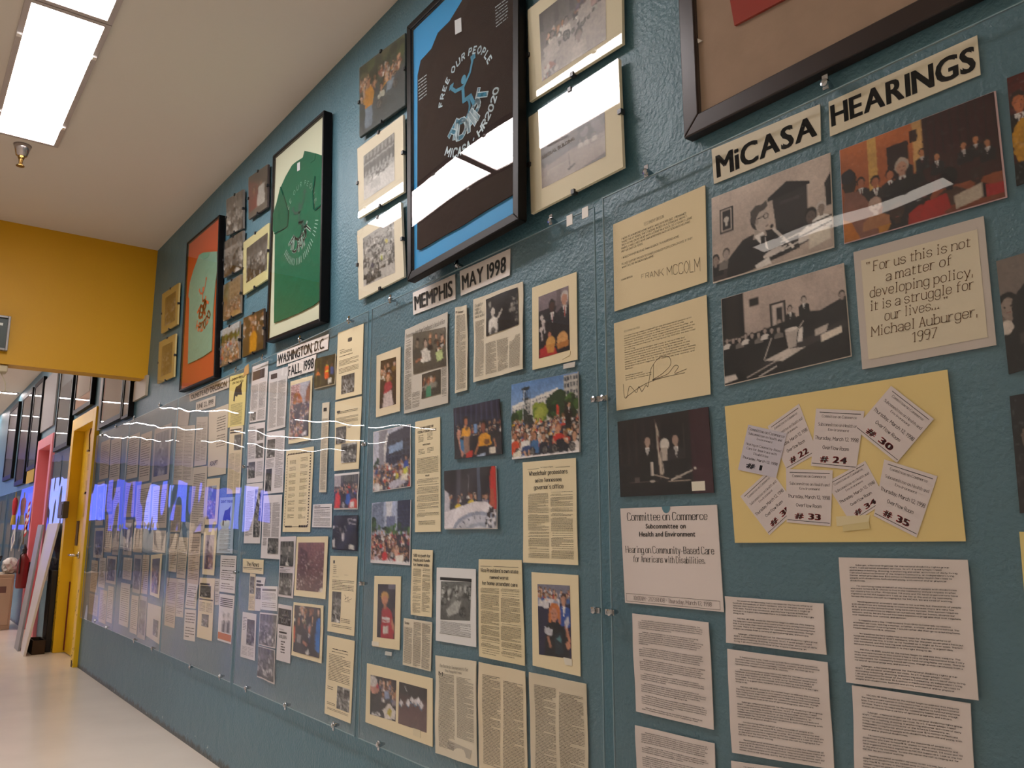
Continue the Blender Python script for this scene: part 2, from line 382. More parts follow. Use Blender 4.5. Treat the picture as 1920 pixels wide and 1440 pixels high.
# ------------------------------------------------------------------ wall items
ITEMS = []
class Item:
    def __init__(s, name, label, cat, quad, depth=.004, thick=.0015, color='#f2ede4', amp=0.0, fr=(1.3, .8), ph=0., group=None, m=None, depth2=None, rough=.7):
        """quad: TL TR BR BL pixels of the front face, on the plane `depth` in front of the wall (depth2 at the lower edge)"""
        d2 = depth if depth2 is None else depth2
        s.c = [at(quad[0], -depth), at(quad[1], -depth), at(quad[2], -d2), at(quad[3], -d2)]
        s.depth, s.amp, s.fr, s.ph = depth, amp, fr, ph
        c = sum(s.c) / 4; s.loc = (float(c[0]), float(c[1]), float(c[2]))
        s.w = float((np.linalg.norm(s.c[1] - s.c[0]) + np.linalg.norm(s.c[2] - s.c[3])) / 2)
        s.h = float((np.linalg.norm(s.c[3] - s.c[0]) + np.linalg.norm(s.c[2] - s.c[1])) / 2)
        n = np.cross(s.c[1] - s.c[0], s.c[3] - s.c[0]); s.n = n / np.linalg.norm(n)
        if s.n[1] > 0: s.n = -s.n
        s.color = color; s.group = group; s.layer = 0
        ITEMS.append(s)
        if name:
            nx, ny = (20, 20) if amp else (1, 1)
            V = [s.P(i / nx, j / ny) for j in range(ny + 1) for i in range(nx + 1)]
            F = [(j * (nx + 1) + i, (j + 1) * (nx + 1) + i, (j + 1) * (nx + 1) + i + 1, j * (nx + 1) + i + 1) for j in range(ny) for i in range(nx)]
            rim = [i for i in range(nx + 1)] + [j * (nx + 1) + nx for j in range(1, ny + 1)] + [ny * (nx + 1) + i for i in range(nx - 1, -1, -1)] + [j * (nx + 1) for j in range(ny - 1, 0, -1)]
            L = len(rim); r0 = len(V); V += [V[i] for i in rim]; b0 = len(V); V += [tuple(np.array(V[i]) - s.n * thick) for i in rim]
            F += [(r0 + i, r0 + (i + 1) % L, b0 + (i + 1) % L, b0 + i) for i in range(L)] + [tuple(b0 + i for i in range(L))]
            s.o = mesh_obj(name, V, F, m or mat(color, rough, .3), None, s.loc, smooth=False)
            if amp:
                for p in s.o.data.polygons[:nx * ny]: p.use_smooth = True
            tag(s.o, label, cat, group)
    def P(s, u, v, h=0.0):
        a = s.c[0] * (1 - u) + s.c[1] * u; b = s.c[3] * (1 - u) + s.c[2] * u
        p = a * (1 - v) + b * v
        if s.amp: h = h + s.amp * (.5 + .5 * math.sin(6.283 * (s.fr[0] * u + s.fr[1] * v) + s.ph)) + s.amp * .5 * (.5 + .5 * math.sin(6.283 * (s.fr[1] * 1.7 * u - s.fr[0] * 1.3 * v) + s.ph * 2))
        return tuple(p + s.n * h)
    def uv(s, px):
        q = onplane(px, s.c[0], s.n); u = v = .5
        for _ in range(8):
            a = s.c[0] * (1 - u) + s.c[1] * u; b = s.c[3] * (1 - u) + s.c[2] * u
            r = q - (a * (1 - v) + b * v)
            du = (s.c[1] - s.c[0]) * (1 - v) + (s.c[2] - s.c[3]) * v; dv = b - a
            A = np.array([[du @ du, du @ dv], [du @ dv, dv @ dv]]); x = np.linalg.solve(A, [du @ r, dv @ r]); u += x[0]; v += x[1]
        return (float(u), float(v))
    def reg(s, r):                          # region: (u0,v0,u1,v1) or four pixels -> 4 uv corners
        if r is None: return [(0, 0), (1, 0), (1, 1), (0, 1)]
        if isinstance(r[0], (int, float)): u0, v0, u1, v1 = r; return [(u0, v0), (u1, v0), (u1, v1), (u0, v1)]
        return [s.uv(p) for p in r]
    def put(s, ink, r=None, color='#1c1a1a', name='lettering', h=.0004, size=None):
        if s.amp and h > 0: h += .0005
        """ink coordinates are 0..W x 0..H metres of the region"""
        c = s.reg(r); W, H = size or s.size(r)
        V = []; F = []
        for q in ink.q:
            n = len(V)
            for x, y in q:
                a, b = x / W, y / H
                u = (c[0][0] * (1 - a) + c[1][0] * a) * (1 - b) + (c[3][0] * (1 - a) + c[2][0] * a) * b
                v = (c[0][1] * (1 - a) + c[1][1] * a) * (1 - b) + (c[3][1] * (1 - a) + c[2][1] * a) * b
                V.append(s.P(u, v, h))
            F.append((n, n + 1, n + 2, n + 3))
        if not F: return
        s.layer += 1
        return mesh_obj(name, [(a - s.loc[0], b - s.loc[1], d - s.loc[2]) for a, b, d in V], F, mat(color, .8, .1), s.o)
    def size(s, r=None):
        c = s.reg(r); g = lambda p: np.array(s.P(*p)) 
        return float(np.linalg.norm(g(c[1]) - g(c[0]))), float(np.linalg.norm(g(c[3]) - g(c[0])))
    def T(s, txt, r, style='serif', color='#1c1a1a', k=3, weight=1., h=.0004, label=None):
        W, H = s.size(r); i = Ink(); i.text(txt, 0, W, 0, H, style, k, weight)
        o = s.put(i, r, color, h=h, size=(W, H)); return o
    def pic(s, r, fn, seed=0, m=None, name='picture', h=.0006, res=1.0):
        if s.amp: h += .0012
        c = s.reg(r); W, H = s.size(r)
        pr = lambda p: (960 + FPX * (np.array(p) - CAM) @ _R / ((np.array(p) - CAM) @ _F), 720 - FPX * (np.array(p) - CAM) @ _U / ((np.array(p) - CAM) @ _F))
        pp = [pr(s.P(*q)) for q in c]
        pw = max(math.dist(pp[0], pp[1]), math.dist(pp[3], pp[2])); ph = max(math.dist(pp[0], pp[3]), math.dist(pp[1], pp[2]))
        nx = int(min(130, max(8, pw / 2.0 * res))); ny = int(min(110, max(8, ph / 2.0 * res)))
        cv = Canvas(nx + 1, ny + 1, W / H, seed); fn(cv); img = cv.out()
        V = []
        for j in range(ny + 1):
            b = j / ny
            for i in range(nx + 1):
                a = i / nx
                u = (c[0][0] * (1 - a) + c[1][0] * a) * (1 - b) + (c[3][0] * (1 - a) + c[2][0] * a) * b
                v = (c[0][1] * (1 - a) + c[1][1] * a) * (1 - b) + (c[3][1] * (1 - a) + c[2][1] * a) * b
                p = s.P(u, v, h); V.append((p[0] - s.loc[0], p[1] - s.loc[1], p[2] - s.loc[2]))
        F = [(j * (nx + 1) + i, (j + 1) * (nx + 1) + i, (j + 1) * (nx + 1) + i + 1, j * (nx + 1) + i + 1) for j in range(ny) for i in range(nx)]
        o = mesh_obj(name, V, F, m or PHOTO, s.o)
        ca = o.data.color_attributes.new('Col', 'FLOAT_COLOR', 'POINT')
        ca.data.foreach_set('color', np.concatenate([img.reshape(-1, 3), np.ones(((nx + 1) * (ny + 1), 1))], 1).astype(np.float32).ravel())
        return o

# ------------------------------------------------------------------ painter for flat photographic prints
def rgb(c): return np.array(lin(c)) if isinstance(c, str) else np.array(c, float)
class Canvas:
    def __init__(s, w, h, A, seed=0):
        s.k = 2; s.w, s.h = w * s.k, h * s.k; s.A = A; s.r = random.Random(seed); s.n = np.random.RandomState(seed + 7)
        s.org = 1.0; s.a = np.zeros((s.h, s.w, 3)); s.X, s.Y = np.meshgrid((np.arange(s.w) + .5) / s.w, (np.arange(s.h) + .5) / s.h)
    def fill(s, c, c2=None):
        c = rgb(c); c2 = c if c2 is None else rgb(c2); s.a[:] = c + (c2 - c) * s.Y[..., None]
    def _b(s, x0, y0, x1, y1):
        return slice(max(0, int(y0 * s.h)), max(0, min(s.h, int(y1 * s.h) + 2))), slice(max(0, int(x0 * s.w)), max(0, min(s.w, int(x1 * s.w) + 2)))
    def r_(s, x0, y0, x1, y1, c): b = s._b(x0, y0, x1, y1); m = (s.X[b] >= x0) & (s.X[b] <= x1) & (s.Y[b] >= y0) & (s.Y[b] <= y1); s.a[b][m] = rgb(c)
    def e(s, x, y, rx, ry, c, rot=0.):
        q = max(rx, ry * 1.0 / 1) * 1.6; b = s._b(x - q, y - q * max(1, s.A), x + q, y + q * max(1, s.A))
        dx = (s.X[b] - x); dy = (s.Y[b] - y)
        if rot: dx, dy = dx * math.cos(rot) + dy / s.A * math.sin(rot), (-dx * math.sin(rot) + dy / s.A * math.cos(rot)) * s.A
        m = (dx / rx) ** 2 + (dy / ry) ** 2 <= 1; s.a[b][m] = rgb(c)
    def o(s, x, y, r, c): s.e(x, y, r / s.A, r, c)          # true circle, r in picture heights
    def p(s, pts, c):
        xs = [p[0] for p in pts]; ys = [p[1] for p in pts]; b = s._b(min(xs), min(ys), max(xs), max(ys)); X, Y = s.X[b], s.Y[b]
        ins = np.zeros(X.shape, bool)
        for i in range(len(pts)):
            x1, y1 = pts[i]; x2, y2 = pts[i - 1]
            if y1 == y2: continue
            ins ^= ((y1 > Y) != (y2 > Y)) & (X < (x2 - x1) * (Y - y1) / (y2 - y1) + x1)
        s.a[b][ins] = rgb(c)
    def l(s, x0, y0, x1, y1, w, c):
        dx, dy = (x1 - x0) * s.A, y1 - y0; L = math.hypot(dx, dy) or 1; nx, ny = -dy / L * w / 2 / s.A, dx / L * w / 2
        s.p([(x0 + nx, y0 + ny), (x1 + nx, y1 + ny), (x1 - nx, y1 - ny), (x0 - nx, y0 - ny)], c)
    def bust(s, x, y, r, cloth, skin='#c89878', hair='#3a2418', body=3.2, face=0., arms=False):
        """x,y head centre, r head radius in picture heights; face -1..1 turns the head"""
        a = 1 / s.A
        s.p([(x - 1.9 * r * a, y + body * r), (x - 1.75 * r * a, y + 1.9 * r), (x - .6 * r * a, y + 1.25 * r), (x + .6 * r * a, y + 1.25 * r), (x + 1.75 * r * a, y + 1.9 * r), (x + 1.9 * r * a, y + body * r)], cloth)
        s.r_(x - .35 * r * a, y + .6 * r, x + .35 * r * a, y + 1.4 * r, skin)
        s.e(x, y - .1 * r, r * .9 * a, r * 1.08, hair); s.e(x + face * .3 * r * a, y + .18 * r, r * .68 * a, r * .86, skin)
        if r * s.h > 12:
            for q in (-.28, .28): s.e(x + (face * .35 + q) * r * a, y + .05 * r, .1 * r * a, .08 * r, '#241c18')
            s.l(x + (face * .35 - .2) * r * a, y + .55 * r, x + (face * .35 + .2) * r * a, y + .55 * r, .09 * r, '#7a4038')
    def suit(s, x, y, r, cloth='#15151a', skin='#c89878', hair='#2a2018', tie='#5a1a1a', body=5., face=0.):
        s.bust(x, y, r, cloth, skin, hair, body, face); a = 1 / s.A
        s.p([(x - .5 * r * a, y + 1.25 * r), (x + .5 * r * a, y + 1.25 * r), (x, y + 3.2 * r)], '#e6e2dc')
        s.p([(x - .13 * r * a, y + 1.4 * r), (x + .13 * r * a, y + 1.4 * r), (x + .1 * r * a, y + 3. * r), (x - .1 * r * a, y + 3. * r)], tie)
    def chair(s, x, y, r, c='#15151a'):
        for q in (1, .72): s.o(x, y, r * q, c if q == 1 else '#77726c')
        for i in range(6):
            t = i * math.pi / 6; s.l(x - r * math.cos(t) / s.A, y - r * math.sin(t), x + r * math.cos(t) / s.A, y + r * math.sin(t), r * .07, c)
    def crowd(s, x0, y0, x1, y1, n, r0, r1, pal, skins=('#c89878', '#b07a58', '#d8ac90', '#7a4c34'), hair=('#2a1c14', '#4a3020', '#15100c', '#8a6a48', '#b8b0a8'), body=3.2):
        L = sorted((s.r.random() for _ in range(n)))
        for t in L:
            x = x0 + (x1 - x0) * s.r.random(); y = y0 + (y1 - y0) * t; r = (r0 + (r1 - r0) * t) * s.r.uniform(.8, 1.15)
            s.bust(x, y, r, s.r.choice(pal), s.r.choice(skins), s.r.choice(hair), body, s.r.uniform(-1, 1))
            if s.r.random() < .35:
                q = s.r.choice(('#e8e4dc', '#26262c', '#d8d0c0')); s.r_(x - r * .5 / s.A, y + r * 2, x + r * .9 / s.A, y + r * 3.1, q)
            if s.r.random() < .3: s.l(x, y + 2 * r, x + s.r.uniform(-3, 3) * r / s.A, y + s.r.uniform(0, 3) * r, r * .45, s.r.choice(skins))
    def speck(s, amt, cell=2):
        n = s.n.rand(s.h // cell + 2, s.w // cell + 2).repeat(cell, 0).repeat(cell, 1)[:s.h, :s.w]
        s.a *= (1 + (n[..., None] - .5) * 2 * amt)
    def bw(s, warm=(1, .96, .92), lo=0., gain=1.):
        g = s.a @ np.array([.3, .59, .11]); g = lo + g * gain; s.a = g[..., None] * np.array(warm)
    def tint(s, t, k): s.a = s.a * (1 - k) + rgb(t) * k
    def trees(s, x0, y0, x1, y1, n, r, cs=('#3a5a28', '#24401c', '#587a38', '#1c3018')):
        for _ in range(n): s.o(s.r.uniform(x0, x1), s.r.uniform(y0, y1), r * s.r.uniform(.5, 1.2), s.r.choice(cs))
    def bldg(s, x0, y0, x1, y1, c, win, nx, ny, gx=.35, gy=.4, skew=0.):
        s.p([(x0, y0), (x1, y0 + skew), (x1, y1), (x0, y1)], c)
        for i in range(nx):
            for j in range(ny):
                a = x0 + (x1 - x0) * (i + gx / 2) / nx; b = x0 + (x1 - x0) * (i + 1 - gx / 2) / nx
                f = (i + .5) / nx * skew; H = (y1 - y0 - f) / ny
                s.r_(a, y0 + f + H * (j + gy / 2), b, y0 + f + H * (j + 1 - gy / 2), win)
    def smooth(s, n, m):                    # smooth random field, about n x m bumps
        g = s.n.rand(n + 2, m + 2); y = np.linspace(0, n, s.h); x = np.linspace(0, m, s.w); yi = y.astype(int); xi = x.astype(int)
        fy = (y - yi)[:, None]; fx = (x - xi)[None]; fy = fy * fy * (3 - 2 * fy); fx = fx * fx * (3 - 2 * fx)
        a, b, c, d = g[yi][:, xi], g[yi][:, xi + 1], g[yi + 1][:, xi], g[yi + 1][:, xi + 1]
        return (a * (1 - fx) + b * fx) * (1 - fy) + (c * (1 - fx) + d * fx) * fy - .5
    def out(s):
        n = 26; m = max(6, int(26 * s.A)); o = s.org; dx = s.smooth(n, m) * .05 + s.smooth(n * 2, m * 2) * .02; dy = s.smooth(n, m) * .05 + s.smooth(n * 2, m * 2) * .02
        yi = np.clip(((s.Y + dy * .7 * o) * s.h).astype(int), 0, s.h - 1); xi = np.clip(((s.X + dx * .7 * o / s.A) * s.w).astype(int), 0, s.w - 1)
        s.a = s.a[yi, xi]; q = .25 + .75 * o
        f = 1 + s.smooth(4, int(4 * s.A) + 2)[..., None] * .3 + s.smooth(30, int(30 * s.A) + 2)[..., None] * .4 * q + s.smooth(60, int(60 * s.A) + 2)[..., None] * .3 * q
        s.a = s.a * np.clip(f, .25, 1.9) + s.smooth(45, int(45 * s.A) + 2)[..., None].clip(0.28, 1) * .3 * q - .084 * q
        a = s.a.reshape(s.h // 2, 2, s.w // 2, 2, 3).mean((1, 3)); return np.clip(a, 0.004, .88)
BRIGHT = ('#c03a28', '#e8e4dc', '#2c4a80', '#d8a020', '#30303a', '#b84830', '#5a78a8', '#1c1c22', '#cfc8b8', '#6a3050')
DARKS = ('#15151a', '#23232a', '#2c3450', '#3a3028', '#101014', '#5a5450')
GREYS = ('#1a1a1a', '#d8d4cc', '#5a5854', '#2c2a28', '#a8a49c', '#111111', '#efeae0')

# ------------------------------------------------------------------ typed and printed matter
TXT = ("Auberger, a National Organizer for the national disability rights group ADAPT. I use personal attendant services. As a C-4 quadriplegic I need assistance in bathing, dressing, transferring and other activities of daily living. I am also Executive Director of the Atlantis Community, an Independent Living Center which provides over $2.6 million in Medicaid Home Health Services to people with disabilities, both old and young, with mental and/or physical disabilities. | "
"I'm testifying today on behalf of the thousands of people with disabilities who want to have REAL choice to live in the community and participate in what our country has to offer. 49 national, 114 state and 191 local organizations have signed on as MiCASA supporters. Look at the list at the end of my testimony. Across the nation the call is ringing out for MiCASA. We are tired of waiting. | "
"Needing personal attendant services is not a crime, but thousands of people with disabilities are locked away in institutions because there are very few REAL options in the United States' long term care system. This system requires people with disabilities to impoverish ourselves, sell our homes, divorce our spouses, and lie. We are forced into more expensive programs that over regulate, over medicalize, over control, and demean. | "
"It happens every day. I had to move from Ohio to Colorado to receive attendant services, leaving a mother, a father, a sister, and a child behind. The only other choice? A nursing home. I would rather die then go to a nursing home. People need to have REAL choices. | "
"We would not be here today had it not been for the heroic efforts of hundreds and hundreds of ADAPT members, who for the past seven years have put their bodies on the line. It's not as far fetched as it might at first seem. The bill was introduced, and this hearing was scheduled because it is a good idea, because there is a need, because it is the right thing to do. | "
"MiCASA, HR 2020, would let the market begin to address this inequity. The long term care system in this country has a very strong institutional bias. Every state that receives Medicaid is required to fund nursing home services. There is no requirement for community based services, though states can choose from a variety of optional programs, and waivers. ")
PARAS = [p.split() for p in TXT.split('|')]
def para(it, r, n, seed=0, mode='glyph', style='serif', color='#241f1d', weight=1.3, gaps=True, ind=.06, fill=.62, k=1, cpl=None, start=0, name='lettering', h=.0004):
    """body copy: n line slots inside region r"""
    W, H = it.size(r); i = Ink(); rnd = random.Random(seed); lh = H / n
    pi = start % len(PARAS); words = list(PARAS[pi]); newp = True
    j = 0
    while j < n:
        top = j * lh + lh * (1 - fill) / 2; base = top + lh * fill * .8
        x = W * ind if newp and gaps else 0.0
        if mode == 'glyph':
            per = cpl or W / (lh * .5)
            line = ''
            unit = W / (per * 5.0)
            while words:
                cand = (line + ' ' + words[0]).strip()
                if x + text_width(cand) * unit > W: break
                line = cand; words.pop(0)
            if line: i.text(line, x, min(W, x + text_width(line) * unit), top, base, style, k, weight)
            newp = False
            if not words:
                pi = (pi + 1) % len(PARAS); words = list(PARAS[pi]); newp = True
                if gaps: j += 1
        else:
            end = W * (1 if rnd.random() > .18 else rnd.uniform(.35, .9))
            while x < end:
                w = rnd.uniform(.6, 3.2) * lh
                if x + w > W: w = W - x
                if w < .3 * lh: break
                xh = (base - top) * rnd.uniform(.5, .7)
                i.q.append(((x, base - xh), (x + w, base - xh), (x + w, base), (x, base)))
                x += w + lh * .34
            newp = False
            if gaps and rnd.random() < .16: j += 1; newp = True
        j += 1
    return it.put(i, r, color, size=(W, H), name=name, h=h)
def rule(it, r, wf=.4, color='#2b2624', h=.0004):
    W, H = it.size(r); i = Ink(); i.rect(0, 0, W, H); return it.put(i, r, color, size=(W, H), name='printed_rule', h=h)
def border(it, r, w=.0012, color='#3a302a'):
    W, H = it.size(r); i = Ink(); i.rect(0, 0, W, w); i.rect(0, H - w, W, H); i.rect(0, 0, w, H); i.rect(W - w, 0, W, H)
    return it.put(i, r, color, size=(W, H), name='printed_border')
def tape(it, r, color='#e9e2cf', name='label_tab', h=.0012):
    c = it.reg(r); V = [it.P(u, v, h) for u, v in c] + [it.P(u, v, h - .001) for u, v in c]
    V = [(a - it.loc[0], b - it.loc[1], d - it.loc[2]) for a, b, d in V]
    return mesh_obj(name, V, [(0, 3, 2, 1), (4, 5, 6, 7), (0, 1, 5, 4), (1, 2, 6, 5), (2, 3, 7, 6), (3, 0, 4, 7)], mat(color, .5), it.o)

# sans headline letters from the built-in font, one cached mesh per character
_fc = {}
def fchar(ch, bold):
    if (ch, bold) in _fc: return _fc[(ch, bold)]
    cu = bpy.data.curves.new('glyph', 'FONT'); cu.body = ch; cu.size = 1; cu.resolution_u = 3; cu.offset = bold; cu.fill_mode = 'FRONT' if hasattr(cu, 'fill_mode') else cu.fill_mode
    o = bpy.data.objects.new('glyph', cu); COL.objects.link(o); bpy.context.view_layer.update()
    me = o.to_mesh(); v = [(p.co.x, p.co.y) for p in me.vertices]; f = [tuple(p.vertices) for p in me.polygons]
    o.to_mesh_clear(); bpy.data.objects.remove(o); bpy.data.curves.remove(cu)
    _fc[(ch, bold)] = (v, f); return _fc[(ch, bold)]
def headline(it, txt, r, bold=.022, color='#141212', gap=.07, h=.0005, xf=None, name='lettering'):
    V = []; F = []; x = 0
    offs = ((-bold, -bold * .4), (bold, -bold * .4), (-bold, bold * .4), (bold, bold * .4))
    for ch in txt:
        if ch == ' ': x += .3; continue
        v, f = fchar(ch, 0.0); x0 = min(a for a, b in v); x1 = max(a for a, b in v)
        for ox, oy in offs:
            n = len(V); V += [(a - x0 + x + ox, b + oy) for a, b in v]; F += [tuple(n + i for i in q) for q in f]
        x += x1 - x0 + gap + bold * 1.2
    W = x - gap; cap = max(b for a, b in V); lo = min(b for a, b in V) if not any(c in txt for c in 'gpqyj,') else 0.0
    c = it.reg(r); out = []
    if it.amp: h += .0008
    for a, b in V:
        s = a / W; t = 1 - (b - lo) / (cap - lo)
        if xf: out.append(xf(s, t)); continue
        u = (c[0][0] * (1 - s) + c[1][0] * s) * (1 - t) + (c[3][0] * (1 - s) + c[2][0] * s) * t
        w = (c[0][1] * (1 - s) + c[1][1] * s) * (1 - t) + (c[3][1] * (1 - s) + c[2][1] * s) * t
        p = it.P(u, w, h); out.append((p[0] - it.loc[0], p[1] - it.loc[1], p[2] - it.loc[2]))
    return mesh_obj(name, out, F, mat(color, .6, .2), it.o)

# ------------------------------------------------------------------ things on the wall: painters of the individual pictures
def p_crowd(sky='#b9c4cc', pal=BRIGHT, y0=.35, n=90, r0=.03, r1=.07, bw=None, trees=True, bl=True, ch=5):
    def f(c):
        c.fill(sky, '#4a4640')
        if bl: c.bldg(.02, .02, .45, .6, '#8a8478', '#3a3a3c', 6, 5); c.bldg(.55, .1, .98, .6, '#6d6258', '#2c2a2a', 5, 5)
        if trees: c.trees(0, .25, 1, .45, 30, .1)
        c.crowd(-.02, y0, 1.02, 1., n, r0, r1, pal)
        for _ in range(ch): c.chair(c.r.random(), c.r.uniform(.75, .98), .07)
        c.speck(.25)
        if bw: c.bw(bw)
    return f
BWm = (1.0, .96, .90)
def p_desk_man(c):                          # black and white: man with glasses at a hearing desk
    c.org = 0.15; c.fill('#cdbdb0', '#b3a396')
    c.r_(.075, .18, .2, .47, '#1c1a1a'); c.r_(.09, .2, .185, .45, '#cdbdb0'); c.r_(.1, .21, .175, .44, '#161414'); c.o(.137, .32, .035, '#cfc7bc'); c.r_(.128, .33, .146, .39, '#cfc7bc')
    c.p([(.5, .25), (.66, .13), (.84, .22), (.84, .25), (.5, .29)], '#141212'); c.p([(.54, .28), (.82, .25), (.82, .78), (.58, .8)], '#2a2727'); c.r_(.6, .33, .76, .37, '#3d3838')
    c.r_(.0, .8, .22, 1, '#3a3230'); c.bust(.03, .75, .06, '#101010', '#8a7a70', '#100e0e'); c.bust(.13, .71, .055, '#77706a', '#a89a90', '#4a4440')
    c.p([(.13, 1), (.15, .78), (.28, .62), (.42, .58), (.6, .62), (.74, .78), (.75, .9), (.3, 1)], '#161414')
    c.p([(.37, .66), (.39, .52), (.47, .56), (.49, .66)], '#a89c92'); c.e(.415, .43, .065, .13, '#2e2926'); c.e(.447, .46, .058, .135, '#b9aca2'); c.p([(.49, .42), (.525, .49), (.495, .51)], '#b9aca2')
    c.p([(.355, .45), (.355, .33), (.4, .28), (.45, .29), (.49, .26), (.5, .33), (.47, .36), (.43, .37), (.405, .42), (.39, .5)], '#4a4440'); c.e(.408, .47, .014, .035, '#9a8e84'); c.l(.48, .55, .505, .545, .012, '#5a4a44')
    c.p([(.38, .62), (.46, .6), (.5, .82), (.43, .72)], '#e6dfd8'); c.p([(.43, .64), (.47, .64), (.48, .84), (.45, .84)], '#0e0e0e')
    c.l(.41, .44, .5, .42, .012, '#161414'); c.o(.485, .435, .034, '#2a2523'); c.o(.485, .435, .024, '#b0a49a'); c.o(.53, .57, .022, '#1a1818')
    c.e(.66, .8, .12, .045, '#141212', .3); c.l(.54, .6, .7, .88, .03, '#d6cec6'); c.e(.55, .86, .1, .035, '#d8cfc6', -.2)
    c.bust(.84, .6, .08, '#d8d2ca', '#5a504a', '#1a1614'); c.bust(.92, .55, .06, '#e8e4de', '#8a7c72', '#c8c0b8'); c.p([(.95, .3), (1, .2), (1, .55), (.96, .55)], '#141212')
    for i in range(5): c.l(.6, .93 - .05 * i, 1.0, .78 - .03 * i, .016, ('#1c1a1a', '#d8d2ca')[i % 2])
    c.p([(.82, .8), (.98, .77), (.98, .9), (.82, .95)], '#d8cfbe'); c.p([(.38, .95), (.5, .9), (.52, .98), (.4, 1)], '#e0dad2')
    c.speck(.06)
def p_hearing(c):                           # warm colour photo of a crowded hearing room
    c.org = 0.25; c.fill('#c8703a', '#7a3a20'); c.r_(.2, 0, .26, .6, '#d8a858'); c.r_(.5, 0, .56, .5, '#d8a868'); c.r_(.33, .16, .47, .5, '#2a1210'); c.r_(.56, .0, 1, .62, '#381013')
    for i in range(9): c.r_(.58 + i * .05, 0, .59 + i * .05, .5, '#260a0c')
    c.r_(.55, .42, 1, .75, '#3a1614'); c.r_(.48, .08, .53, .2, '#3a2018')
    for i, (x, y) in enumerate(((.45, .36), (.55, .33), (.64, .42), (.8, .4), (.87, .38), (.93, .45))): c.suit(x, y, .035, '#1c1418', '#b87850')
    for x, y, r in ((.14, .42, .05), (.24, .46, .055), (.34, .44, .05)): c.suit(x, y, r, '#241a1a', '#b06a48', '#2a1810')
    c.suit(.42, .4, .075, '#101014', '#c09078', '#b8a898', body=7)
    c.p([(.25, 1), (.3, .55), (.55, .5), (.6, 1)], '#140e10')
    c.e(.06, .38, .05, .14, '#24180f'); c.e(.045, .32, .052, .07, '#20202a'); c.p([(0, 1), (.02, .48), (.12, .5), (.22, .72), (.24, 1)], '#8a5a4a')
    for x, y, r, k, hh in ((.23, .7, .075, '#a87048', '#b89888'), (.37, .84, .08, '#181010', '#3a2418'), (.55, .72, .09, '#a82418', '#2a1a12'), (.7, .66, .085, '#4a2c1c', '#140e0c'), (.86, .72, .07, '#241418', '#38201a')):
        c.bust(x, y, r, k, hh, hh)
    c.p([(.5, 1), (.55, .82), (.68, .8), (.7, .95), (.6, 1)], '#b02018'); c.p([(.72, .85), (.88, .8), (.88, .94), (.72, .98)], '#c4b4a0'); c.p([(.9, .83), (1, .85), (1, .95), (.9, .95)], '#a82020')
    c.p([(0, .75), (.06, .8), (.12, 1), (0, 1)], '#c07018'); c.p([(.24, .93), (.33, .93), (.3, 1), (.24, 1)], '#c08028')
    c.a *= .8; c.speck(.08)
def p_room(c):                              # black and white hearing room
    c.org = 0.15; c.fill('#bfaea2', '#a89890'); c.r_(0, 0, .2, .5, '#171414'); c.r_(.04, 0, .16, .5, '#272220'); c.r_(.25, .1, .33, .19, '#2a2624')
    c.r_(.42, .22, .55, .55, '#3a3634'); c.r_(.44, .24, .53, .55, '#cbbcb2'); c.r_(.47, .28, .52, .55, '#2a2626')
    c.suit(.69, .27, .035, '#131212', '#b0a298', '#1a1716', '#1a1716', 7); c.suit(.58, .33, .035, '#1b1919', '#a8988e', '#151313', '#151313', 7); c.bust(.49, .44, .035, '#8a827a', '#a8988e', '#2a2622', 5)
    c.p([(0, .5), (.12, .52), (.75, .42), (1, .5), (1, 1), (0, 1)], '#120f10')
    for i in range(9): c.bust(.04 + i * .055, .5 + (i % 3) * .012, .03, ('#dcd4cc', '#1c1a1a', '#77706a')[i % 3], '#a8988e', '#241f1c')
    c.p([(.78, .45), (1, .35), (1, .7), (.8, .66)], '#1a1718'); c.bust(.97, .33, .04, '#141212', '#a09088', '#1a1616')
    c.p([(.3, .88), (.6, .72), (.98, .6), (1, .68), (.6, .82)], '#302a2a'); c.p([(.35, .83), (.55, .76), (.68, .79), (.5, .88)], '#cfc4ba')
    c.p([(.53, .56), (.63, .56), (.61, .76), (.55, .76)], '#b8ada4'); c.e(.58, .56, .05, .02, '#ded5cc'); c.p([(.64, .58), (.67, .56), (.66, .72), (.62, .72)], '#e0d8d0')
    c.l(.35, .82, .42, .6, .012, '#c8beb4'); c.l(.62, .6, .68, .5, .01, '#c8beb4'); c.p([(.8, .7), (.95, .66), (.95, .73), (.8, .78)], '#d8ccbc'); c.p([(.76, .63), (.86, .6), (.84, .68), (.76, .7)], '#bfb4aa')
    c.p([(0, .9), (.1, .9), (.12, .96), (0, .98)], '#cfc4ba'); c.l(.2, .97, .5, .84, .012, '#b8aca2'); c.l(.3, .99, .45, .92, .012, '#ded4ca'); c.speck(.06)
